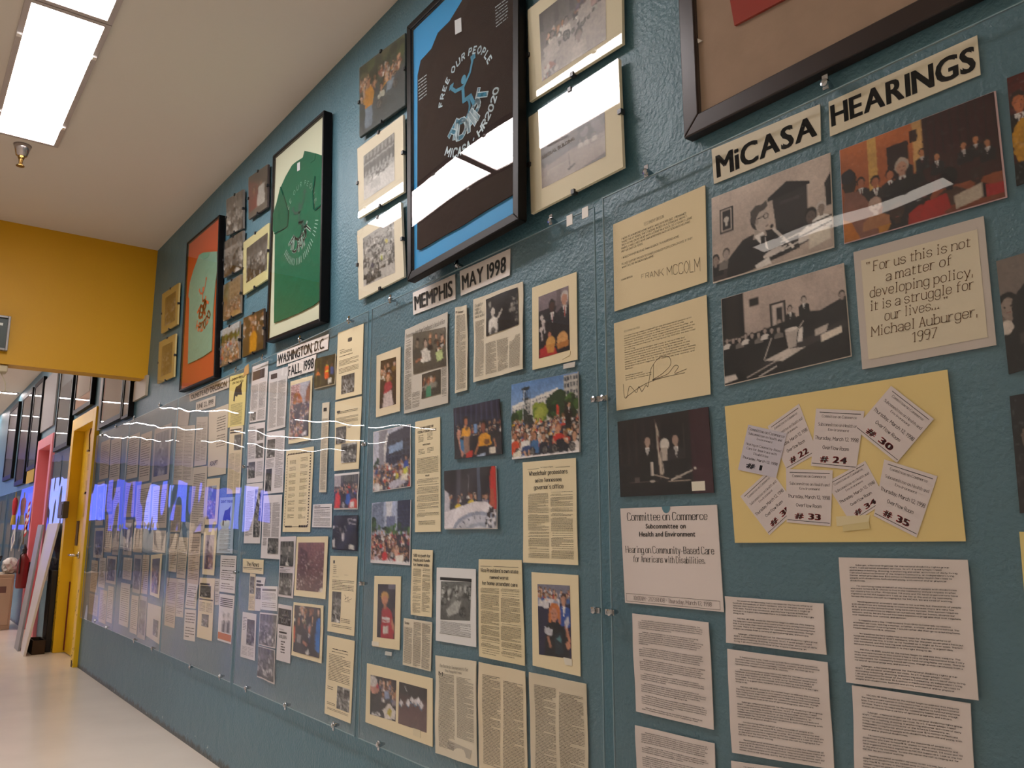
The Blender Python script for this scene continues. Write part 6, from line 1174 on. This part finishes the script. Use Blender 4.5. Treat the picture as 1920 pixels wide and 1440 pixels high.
# orange framed mint shirt
og = Framed('dark framed mint shirt with orange print on an orange board', [(350, 455), (411, 402), (401, 707), (335, 735)], .042, .042, .012, FRM, mat('#b8481c', .7, .3), thick=.035)
og.poly([(350, 682), (353, 560), (351, 556), (354, 530), (361, 505), (371, 478), (380, 473), (392, 472), (404, 471), (405, 505), (401, 530), (397, 580), (394, 657), (380, 667), (365, 675)], cloth('#769f8a', 'mint_cloth'), -.006, 'shirt')
emblem(og, (379, 560), 34, (('ADAPT', 1.0, 215, 345, .1, 'bold', False, '#d0603c'), ('HR2020', 1.7, 235, 320, .07, 'bold', False, '#d0704c')), .8, '#c86a4c', h=-.0045)
og.poly([(371, 478), (380, 473), (392, 472), (388, 482), (380, 486)], cloth('#5f9a80', 'mint_collar'), -.0045, 'collar', th=.002)
og.glass(.001)
# big brown framed picture, top right
p0 = at((1282, 260), -.03); d0 = .03; Wb, Hb = 1.05, .85
def zx(x, z): return (960 + FPX * (np.array((x, -d0, z)) - CAM) @ _R / ((np.array((x, -d0, z)) - CAM) @ _F), 720 - FPX * (np.array((x, -d0, z)) - CAM) @ _U / ((np.array((x, -d0, z)) - CAM) @ _F))
bg = Framed('large dark brown framed tan picture with a red object, at the top edge', [zx(p0[0], p0[2] + Hb), zx(p0[0] + Wb, p0[2] + Hb), zx(p0[0] + Wb, p0[2]), zx(p0[0], p0[2])], d0, d0, .042, FR2, mat('#a48b78', .85, .2, noise=(25, .12), bump=(60, .3, .002), key='tan_paper'), 'framed picture', 'framed_picture')
bg.poly([(1368, -330), (1366, 0), (1374, 46), (1468, -4), (1560, -52), (1556, -420)], mat('#9c2f22', .7, .3), .003 - .008, 'red_banner', th=.006)
bg.poly([(1304, 70), (1313, 74), (1305, 79)], mat('#d8d0c4'), -.006, 'chip', th=.003)
bg.glass(0)

# ================= acrylic panels with clips =================
def clip(x, z, y, par, rot=0):
    b = MB(); b.lathe((x, y - .004, z), [(.0085, 0), (.0085, .003), (.005, .0055)], 10, axis=1)
    o = None
CLM = mat('#b9bcc0', .18, .6, metal=1.0)
cb = MB(); cb.lathe((0, 0, 0), [(.0035, -.011), (.0075, -.009), (.0085, -.005), (.0085, 0), (.004, .018)], 10, axis=1); cb.box(-.006, .006, -.004, -.001, -.017, .012)
_clip = cb.build('clip', CLM)
clip_mesh = _clip.data; bpy.data.objects.remove(_clip)
def add_clip(par, x, z, y, ang=0.):
    o = bpy.data.objects.new('clip', clip_mesh); COL.objects.link(o); o.parent = par
    o.location = (x - par.location[0], y - par.location[1], z - par.location[2]); o.rotation_euler = (0, ang, 0)
def panel(label, x0, x1, z0, z1, clips, seed, y=-.020, th=.004, warp=.0006):
    r = random.Random(seed); nx, nz = 40, 44; ph = [r.uniform(0, 6.28) for _ in range(6)]
    loc = ((x0 + x1) / 2, y, z0)
    t = empty('acrylic_panel', loc); tag(t, label, 'panel', 'clear acrylic panels over the papers')
    def Y(a, b): return warp * (math.sin(6.28 * (1.3 * a + .5 * b) + ph[0]) + .8 * math.sin(6.28 * (.6 * a - 1.9 * b) + ph[1]) + .45 * math.sin(6.28 * (2.9 * a + 1.2 * b) + ph[2]) + .25 * math.sin(6.28 * (4.2 * a - 2.6 * b) + ph[3]))
    V = []
    for j in range(nz + 1):
        for i in range(nx + 1):
            a, b = i / nx, j / nz; V.append((x0 + (x1 - x0) * a, y - th + Y(a, b), z0 + (z1 - z0) * b))
    F = [(j * (nx + 1) + i, j * (nx + 1) + i + 1, (j + 1) * (nx + 1) + i + 1, (j + 1) * (nx + 1) + i) for j in range(nz) for i in range(nx)]
    mesh_obj('clear_sheet', V and [(p[0] - loc[0], p[1] - loc[1], p[2] - loc[2]) for p in V], F, ACRYLIC, t, smooth=True)
    e = .0022
    for q in ((x0 - e, x0, z0, z1), (x1, x1 + e, z0, z1), (x0, x1, z0 - e, z0), (x0, x1, z1, z1 + e)):
        MB().box(q[0], q[1], y - th, y, q[2], q[3]).build('polished_edge', EDGE, t)
    for c in clips:
        P = at(c[:2], y - th); add_clip(t, float(P[0]), float(P[2]), y - th + .001, c[2] if len(c) > 2 else 0.)
    return t
PY = -.024
X = lambda px: float(at(px, PY)[0]); Z = lambda px: float(at(px, PY)[2])
zt = (Z((697, 582)) + Z((1108, 388))) / 2; zb = (Z((672, 1381)) + Z((664, 1375)) + Z((442, 1289))) / 3
xm0 = (X((697, 582)) + X((672, 1381))) / 2; xm1 = (X((1108, 388)) + X((1137, 1440))) / 2
xw0 = (X((466, 700)) + X((442, 1289))) / 2; xw1 = (X((690, 590)) + X((664, 1375))) / 2
xd0 = (X((330, 745)) + X((305, 1222))) / 2; xd1 = (X((461, 690)) + X((438, 1277))) / 2
xa = X((1130, 372)); zta = Z((1130, 372))
hp = math.pi / 2
pa = panel('clear acrylic panel over the hearings papers, rightmost', xa, xa + 1.219, zta - 1.5, zta, [(1213, 323, math.pi), (1549, 157, math.pi), (1132, 747, hp), (1146, 1148, hp)], 1)
pb = panel('clear acrylic panel over the papers headed MEMPHIS', xm0, xm1, zb, zt, [(1034, 414, math.pi), (858, 497, math.pi), (733, 562, math.pi), (1116, 749, -hp), (1116, 1144, -hp), (711, 1396)], 2)
for x0_, z0_ in (((1063, 425)), ((1092, 411))):
    P = at((x0_, z0_), -.0255); MB().box(P[0], P[0] + .022, -.0266, -.0252, P[2], P[2] + .028).build('tape_piece', mat('#d8d4cc', .5), pb)
pc = panel('clear acrylic panel over the papers headed WASHINGTON', xw0, xw1, zb, zt, [(493, 671, math.pi), (563, 637, math.pi), (655, 601, math.pi), (683, 833, -hp), (679, 1094, -hp), (462, 1290), (536, 1322), (626, 1360)], 3)
pd = panel('clear acrylic panel over the papers headed OLMSTEAD DECISION', xd0, xd1, zb, zt, [(443, 694, math.pi), (458, 875, -hp), (441, 1073, -hp), (357, 1250), (413, 1268)], 4)
pe = panel('clear acrylic panel, second from the yellow door', xd0 - 1.235, xd0 - .015, zb, zt, [(252, 784, math.pi), (300, 760, math.pi), (252, 1200), (286, 1216)], 5)
pf = panel('clear acrylic panel right beside the yellow door', DY[1] + .16, xd0 - 1.25, zb, zt, [(218, 800, math.pi), (192, 816, math.pi), (178, 1163), (200, 1176)], 6)
# corner of a brown note sticking out at the top of the Decision panel
a = Item('paper_corner', 'torn tan paper corner sticking out above the yellow flyer', 'paper', [(459, 688), (466, 682), (466, 700), (456, 706)], depth=.028, color='#b89058'); a.o['group'] = GD

# ================= doors =================
YD = mat('#eec21c', .38, .5, noise=(4, .08), key='yellow_door'); PK = mat('#dc8088', .45, .4, noise=(3, .1), key='pink_door'); DK = mat('#2c1c12', .5)
CH = mat('#c8c4be', .2, .6, metal=1.0)
def door(n, o, z, mt, depth, label):
    x0, x1 = o; t = empty('door_%d' % n, ((x0 + x1) / 2, 0, 0)); tag(t, label, kind='structure'); c = .10
    b = MB(); b.box(x0 - c, x0 + .012, -.035, .19, 0, z + c).box(x1 - .012, x1 + c, -.035, .19, 0, z + c).box(x0 + .012, x1 - .012, -.035, .19, z - .012, z + c)
    b.build('frame', mt, t, bevel=.004)
    MB().box(x0 + .012, x1 - .012, depth, depth + .045, .008, z - .012).build('slab', mt, t)
    return t
d1 = door(1, DY, DZ, YD, .055, 'yellow door in a deep yellow frame at the left end of the panels')
d2 = door(2, DP, DZ, PK, .12, 'pink door in a pink frame beyond the yellow door')
# chips of paint, lever, plates on the yellow door
def dz(px, y): P = at(px, y); return float(P[0]), float(P[2])
x, z = dz((143, 1002), .045)
b = MB(); b.box(x - .05, x + .05, .047, .055, z - .10, z + .12); b.build('brown_plate', mat('#4a2a14', .5), d1)
x, z = dz((145, 1041), .04)
b = MB(); b.lathe((x, .055, z), [(.03, -.012), (.032, 0)], 14, axis=1).tube([(x, .05, z), (x, .0, z), (x - .03, -.005, z), (x - .14, -.005, z)], .012, 8); b.build('lever', CH, d1, smooth=True)
b = MB(); rnd = random.Random(3)
for _ in range(34):
    zz = rnd.random() ** 2 * .8 + .02; xx = rnd.uniform(DY[0] - .09, DY[0] - .005); w = rnd.uniform(.003, .012); b.box(xx, xx + w, -.0358, -.0345, zz, zz + w * rnd.uniform(.8, 2))
for _ in range(22):
    zz = rnd.random() ** 2 * .7 + .01; xx = rnd.uniform(DY[1] - .005, DY[1] + .09); w = rnd.uniform(.003, .012); b.box(xx, xx + w, -.0358, -.0345, zz, zz + w * rnd.uniform(.8, 2))
b.box(DY[1] + .02, DY[1] + .07, -.0362, -.0345, 0, .05)
b.build('paint_chips', mat('#3a2210', .8), d1)['kind'] = 'stuff'
MB().box(DY[0] + .02, DY[0] + .035, .045, .055, .02, .62).build('edge_strip', mat('#7a2c14', .7), d1)  # narrow red-brown upright strip low on the left of the slab
MB().tube([(DY[0] + .4, .045, 1.99), (DY[0] + .4, .035, 1.93), (DY[0] + .4, .045, 1.8)], .006).box(DY[0] + .36, DY[0] + .43, .03, .055, 1.78, 1.795).build('hook', mat('#6a4a10', .4), d1)
for k, (zz, hh) in enumerate(((1.62, .14), (1.40, .12), (1.2, .22))):
    MB().box(DY[0] + .34, DY[0] + .62, .048, .055, zz, zz + hh).build('notice', mat('#cfa23c', .6), d1)
t = empty('alarm_box', (DY[0] - .06, -.04, 1.2)); x, z = dz((119, 956), -.06); t.location = (x, -.036, z); tag(t, 'small dark grey box fixed to the left side of the yellow door frame', 'box')
MB().box(x - .13, x + .13, -.085, -.036, z - .075, z + .075).build('case', mat('#4a4444', .5), t, bevel=.006); MB().box(x - .1, x + .1, -.09, -.085, z - .05, z + .05).build('cover', mat('#5a5252', .5), t, bevel=.002)

# ================= far wall beyond the beam: framed things above the doors =================
def wframe(label, xl, xr, zb_, zt_, mt, board, depth=.04, rail=.03, cat='framed picture', extra=None):
    t = empty('picture_frame', ((xl + xr) / 2, 0, zb_)); tag(t, label, cat, 'frames hung on the wall beyond the yellow beam')
    for q in ((xl, xr, zt_ - rail, zt_), (xl, xr, zb_, zb_ + rail), (xl, xl + rail, zb_ + rail, zt_ - rail), (xr - rail, xr, zb_ + rail, zt_ - rail)):
        MB().box(q[0], q[1], -depth, -.002, q[2], q[3]).build('frame_rail', mt, t)
    MB().box(xl + rail, xr - rail, -depth + .012, -.003, zb_ + rail, zt_ - rail).build('backing_board', board, t)
    if extra: MB().box(xl + rail + extra[0], xr - rail - extra[1], -depth + .008, -depth + .012, zb_ + rail + extra[2], zt_ - rail - extra[3]).build('shirt', extra[4], t)
    mesh_obj('glass', [(xl + rail, -depth + .004, zb_ + rail), (xr - rail, -depth + .004, zb_ + rail), (xr - rail, -depth + .004, zt_ - rail), (xl + rail, -depth + .004, zt_ - rail)], [(0, 1, 2, 3)], GLASS, t, t.location[:]) if 0 else None
    g = mesh_obj('glass', [(q[0] - t.location[0], q[1], q[2] - t.location[2]) for q in ((xl + rail, -depth + .004, zb_ + rail), (xr - rail, -depth + .004, zb_ + rail), (xr - rail, -depth + .004, zt_ - rail), (xl + rail, -depth + .004, zt_ - rail))], [(0, 1, 2, 3)], GLASS, t)
    return t
XF = lambda px, z: float(at((px, 800), 0)[0])
wx = lambda x, y: (float(at((x, y), -.03)[0]), float(at((x, y), -.03)[2]))
def far(label, xl_px, xr_px, yb_px, top, mt, board, **k):
    (xl, z1), (xr, z2) = wx(xl_px, yb_px), wx(xr_px, yb_px - (1000 - yb_px) / (xr_px + 211) * (xr_px - xl_px) * .98); wframe(label, xl, xr, min(z1, z2), top, mt, board, **k)
far('dark frame with a salmon shirt board, left of the small print by the beam', 187, 228, 802, 2.86, FRM, mat('#b8685c', .7), rail=.04, extra=(.05, .05, .0, .35, mat('#a89a90', .8)))
far('narrow black framed grey print just beyond the beam', 229, 242, 787, 2.5, FRM, mat('#9a9490', .7), rail=.02)
far('black framed tan and orange shirt above the yellow door', 138, 171, 777, 2.9, FRM, mat('#b8805e', .7), rail=.04, extra=(.05, .1, .1, .3, mat('#a89c92', .8)))
far('black framed dark blue shirt left of the yellow door', 101, 127, 847, 2.9, FRM, mat('#70808c', .7), rail=.04, extra=(.05, .1, .12, .3, mat('#3a4450', .8)))
far('dark frame with a yellow strip at its foot, at the far left', 50, 66, 884, 2.9, FRM, mat('#6a6c74', .7), rail=.05, extra=(.0, .0, .0, 1.2, mat('#a88a30', .8)))
far('dark frame with a maroon board at the far left edge', 27, 44, 912, 2.9, FRM, mat('#6a5058', .7), rail=.06)
far('dark frame with a grey-violet board, leftmost of the far frames', 5, 21, 903, 2.9, FRM, mat('#77707c', .7), rail=.06)
for lab, q, c in (('cream print with a pale border just beyond the beam', (246, 268, 753, 2.13), '#b9ad98'), ('tall grey print squeezed between two dark frames', (178, 184, 808, 2.8), '#a29c96'), ('grey poster above the gap between the doors', (73, 95, 812, 2.85), '#8d8986')):
    (xl, z1), (xr, z2) = wx(q[0], q[2]), wx(q[1], q[2]); t = MB().box(xl, xr, -.02, -.003, z1 + .0, q[3]).build('print', mat(c, .5, .5), None, loc=((xl + xr) / 2, 0, z1)); tag(t, lab, 'picture', 'frames hung on the wall beyond the yellow beam')
def fpanel(label, x0, x1, z0, z1, seed, cells):
    t = panel(label, x0, x1, z0, z1, [], seed, warp=.0004); return t
pg = panel('clear acrylic panel between the pink and the yellow door', DP[1] + .13, DY[0] - .14, .6, 1.86, [], 7)
ph_ = panel('clear acrylic panel beyond the pink door', -13.6, DP[0] - .16, .5, 1.6, [], 8)
pi_ = panel('clear acrylic panel farthest along the wall', -16.4, -13.65, .5, 1.6, [], 9)
rnd = random.Random(11); k = 0
nm = ('first', 'second', 'third', 'fourth', 'fifth', 'sixth', 'seventh', 'eighth', 'ninth', 'tenth', 'eleventh', 'twelfth')
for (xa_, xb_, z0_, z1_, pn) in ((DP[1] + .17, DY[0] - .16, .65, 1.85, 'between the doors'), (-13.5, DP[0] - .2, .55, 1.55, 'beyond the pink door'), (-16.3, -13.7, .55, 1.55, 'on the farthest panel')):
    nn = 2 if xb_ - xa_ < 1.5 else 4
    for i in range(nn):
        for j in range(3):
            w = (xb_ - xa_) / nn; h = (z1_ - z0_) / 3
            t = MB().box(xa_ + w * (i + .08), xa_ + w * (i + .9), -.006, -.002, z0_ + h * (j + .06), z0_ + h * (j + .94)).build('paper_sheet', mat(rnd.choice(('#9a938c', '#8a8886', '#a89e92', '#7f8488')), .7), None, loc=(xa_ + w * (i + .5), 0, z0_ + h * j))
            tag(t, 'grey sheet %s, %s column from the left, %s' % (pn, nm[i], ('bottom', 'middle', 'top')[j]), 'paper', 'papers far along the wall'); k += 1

# ================= things on the floor at the far left =================
WB = mat('#cfc8c4', .4, .5)
def board(name, label, A, B, C_, D_, th, m):
    t = empty(name, tuple(A)); tag(t, label, 'board'); n = np.cross(np.array(B) - np.array(A), np.array(D_) - np.array(A)); n = n / np.linalg.norm(n) * th
    f = [np.array(p, float) for p in (A, B, C_, D_)]; MB().hexa(f, [p + n for p in f]).build('sheet', m, t, loc=tuple(A), bevel=.002)
    return t
board('leaning_board', 'large white board leaning against the wall beside the yellow door', (-8.45, -.27, 0), (-8.80, -.25, 0), (-9.45, -.05, 1.15), (-8.80, -.05, 1.15), .02, WB)
board('leaning_board', 'grey board leaning behind the large white board', (-8.83, -.27, 0), (-9.1, -.27, 0), (-9.8, -.09, 1.14), (-9.50, -.09, 1.14), .02, mat('#8f8c8e', .5))
t = empty('wooden_crate', (-8.66, -.13, 0)); tag(t, 'dark open wooden crate on the floor behind the foot of the white leaning board', 'crate')
WD = mat('#3a2a1c', .7, .3, noise=(12, .3))
for q in ((-8.80, -8.50, -.20, -.188, 0, .12), (-8.80, -8.50, -.112, -.10, 0, .12), (-8.80, -8.788, -.188, -.112, 0, .12), (-8.512, -8.50, -.188, -.112, 0, .12)): MB().box(*q).build('panel', WD, t)
MB().box(-8.788, -8.512, -.188, -.112, 0, .012).build('floor_board', WD, t)
t = empty('dark_case', (-8.75, -.06, 0)); tag(t, 'tall dark case standing between the leaning boards and the yellow door', 'case')
MB().box(-8.84, -8.62, -.085, -.037, 0, .72).build('body', mat('#221c1a', .6), t, bevel=.008); MB().box(-8.81, -8.65, -.09, -.085, .25, .6).build('lid', mat('#35302c', .6), t, bevel=.002)
t = empty('cabinet', (-11.2, -.4, 0)); tag(t, 'beige metal cabinet cut by the left edge', 'cabinet')
BG = mat('#b3a084', .5, .4)
MB().box(-11.6, -10.87, -.75, -.13, 0, .60).build('body', BG, t, bevel=.006); MB().box(-10.87, -10.862, -.72, -.15, .05, .56).build('door', mat('#b8a68a', .5), t, bevel=.003); MB().box(-10.862, -10.858, -.30, -.2, .4, .47).build('label_plate', mat('#6a5248', .5), t)
t = empty('black_bag', (-11.2, -.48, .6)); tag(t, 'black bag with a strap lying on the beige cabinet', 'bag')
bm = bmesh.new(); bmesh.ops.create_icosphere(bm, subdivisions=3, radius=1)
rnd = random.Random(2)
for v in bm.verts:
    n_ = 1 + .12 * math.sin(5 * v.co.x + 3 * v.co.z) + .08 * math.sin(9 * v.co.y); v.co = Vector((v.co.x * .22 * n_, v.co.y * .2 * n_, max(v.co.z, -.7) * .12 + .088))
me = bpy.data.meshes.new('body'); bm.to_mesh(me); bm.free(); me.materials.append(mat('#15151a', .6)); o = bpy.data.objects.new('body', me); COL.objects.link(o); o.parent = t
MB().tube([(-11.05, -.4, .68), (-10.97, -.32, .70), (-10.95, -.28, .76), (-10.97, -.27, .80)], .014).build('strap', mat('#15151a', .6), t)
t = empty('plastic_bag', (-11.05, -.16, .603)); tag(t, 'crumpled pale plastic bag beside the black bag', 'bag')
bm = bmesh.new(); bmesh.ops.create_icosphere(bm, subdivisions=3, radius=1)
for v in bm.verts:
    n_ = 1 + .2 * math.sin(9 * v.co.x + 7 * v.co.z) * math.sin(8 * v.co.y + 1); v.co = Vector((v.co.x * .12 * n_, v.co.y * .09 * n_, max(v.co.z, -.8) * .1 + .081))
me = bpy.data.meshes.new('body'); bm.to_mesh(me); bm.free(); me.materials.append(mat('#c4bcb4', .3)); o = bpy.data.objects.new('body', me); COL.objects.link(o); o.parent = t
# red extinguisher
ex = (-11.55, -.07)
x, z = dz((42, 1075), -.09)
t = empty('fire_extinguisher', (x, -.09, z - .12)); tag(t, 'small red fire extinguisher hung on the wall left of the leaning boards', 'extinguisher')
MB().lathe((x, -.09, z - .16), [(.05, 0), (.058, .02), (.058, .30), (.03, .35), (.02, .38)], 16).build('cylinder', mat('#6e1a18', .35), t, smooth=True)
MB().lathe((x, -.09, z + .21), [(.022, 0), (.026, .05), (.012, .08)], 10).tube([(x, -.09, z + .27), (x + .07, -.1, z + .31)], .01).tube([(x, -.09, z + .24), (x + .05, -.13, z + .2), (x + .06, -.13, z + .0)], .008).build('valve', mat('#1a1818', .4), t)
MB().box(x - .03, x + .03, -.035, 0, z - .05, z + .12).build('bracket', mat('#1a1818', .4), t)
# ornaments on the far wall
x, z = dz((28, 948), -.07)
t = empty('hanging_tassel', (x, -.07, z)); tag(t, 'red and gold tassel hanging on the far wall', 'ornament')
MB().tube([(x, -.07, z + .17), (x, -.07, z + .1)], .006).build('cord', mat('#a8862c', .5), t); MB().lathe((x, -.07, z), [(.018, -.12), (.03, -.02), (.03, .06), (.015, .1)], 10).build('tassel', mat('#b02430', .7), t); MB().lathe((x, -.07, z), [(.03, -.24), (.022, -.12)], 8).build('fringe', mat('#b8963c', .7), t)
x, z = dz((50, 988), -.05)
t = empty('small_flag', (x, -.05, z)); tag(t, 'small red and white striped flag on the far wall', 'flag')
for k in range(7):
    V = []; F = []
    for i in range(7):
        a = i / 6; bx = x - .16 + a * .3; bz = z - .12 + a * .16 + k * .036; V += [(bx, -.05 + .015 * math.sin(a * 6), bz), (bx, -.05 + .015 * math.sin(a * 6), bz + .036)]
    F = [(2 * i, 2 * i + 2, 2 * i + 3, 2 * i + 1) for i in range(6)]; V += [(p[0], p[1] + .002, p[2]) for p in V]; F += [tuple(q + 14 for q in f[::-1]) for f in F]
    mesh_obj('stripe', [(p[0] - x, p[1] + .05, p[2] - z) for p in V], F, mat('#b02c34' if k % 2 == 0 else '#d8d0cc', .7), t)
MB().tube([(x - .17, -.05, z - .2), (x - .17, -.05, z + .16)], .006).build('stick', mat('#8a6a3a'), t)
x, z = dz((27, 1012), -.05)
t = empty('small_picture_frame', (x, -.06, z)); tag(t, 'small tilted white frame standing behind the bags', 'frame')
t.rotation_euler = (0, -.5, 0)
for q in ((-.13, .13, -.09, -.06), (-.13, .13, .06, .09), (-.13, -.1, -.06, .06), (.1, .13, -.06, .06)): MB().box(q[0], q[1], -.01, 0, q[2], q[3]).build('rail', mat('#cfc9c2', .5)).parent = t
MB().box(-.1, .1, -.004, 0, -.06, .06).build('picture', mat('#5a5a66', .5)).parent = t

# figurines on a long table across the hall (seen mirrored in the panels)
t = empty('display_table', (-18.5, -3.1, 0)); tag(t, 'long pale table across the hall under the strip lights', 'table')
MB().box(-22.5, -13.5, -3.5, -2.8, .70, .74).build('table_top', mat('#c8bfb0', .4), t)
for xx in (-22.3, -18.0, -13.7):
    for yy in (-3.4, -2.9): MB().box(xx - .03, xx + .03, yy - .03, yy + .03, 0, .70).build('leg', mat('#5a5450'), t)
fig = None
for k in range(8):
    x = -21.8 + k * 1.1
    if fig is None:
        fig = empty('white_figurine', (x, -3.1, .74)); MB().lathe((x, -3.1, .74), [(.13, 0), (.12, .05), (.09, .25), (.06, .36), (.03, .4)], 14).build('robe', mat('#e8e0d4', .6), fig, smooth=True); MB().lathe((x, -3.1, 1.14), [(.02, 0), (.055, .04), (.06, .08), (.03, .13)], 12).build('head', mat('#e0d2c0', .6), fig, smooth=True); cur = fig
    else:
        cur = fig.copy(); COL.objects.link(cur); cur.location = (x, -3.1, .74)
        for ch in list(fig.children): c = ch.copy(); COL.objects.link(c); c.parent = cur
    tag(cur, 'white robed figurine on the table across the hall, %s from the far end' % ('first', 'second', 'third', 'fourth', 'fifth', 'sixth', 'seventh', 'last')[k], 'figurine', 'white figurines on the table across the hall')
# lettering of the exit sign
xs, ex0, ex1, ez0, ez1, t = SIGNPOS
V = []; F = []; x = 0
for ch in 'EXIT':
    v, f = fchar(ch, 0.0); a0 = min(p[0] for p in v); a1 = max(p[0] for p in v); n = len(V); V += [(p[0] - a0 + x, p[1]) for p in v]; F += [tuple(n + i for i in q) for q in f]; x += a1 - a0 + .12
cap = max(p[1] for p in V); sw = (ex1 - ex0 - .05) / (x - .12); sh_ = .13 / cap
mesh_obj('lettering', [(xs + .001 - t.location[0], ex0 + .025 + a * sw - t.location[1], ez0 + .032 + b * sh_ - t.location[2]) for a, b in V], F, mat('#e8ece4', .5), t)
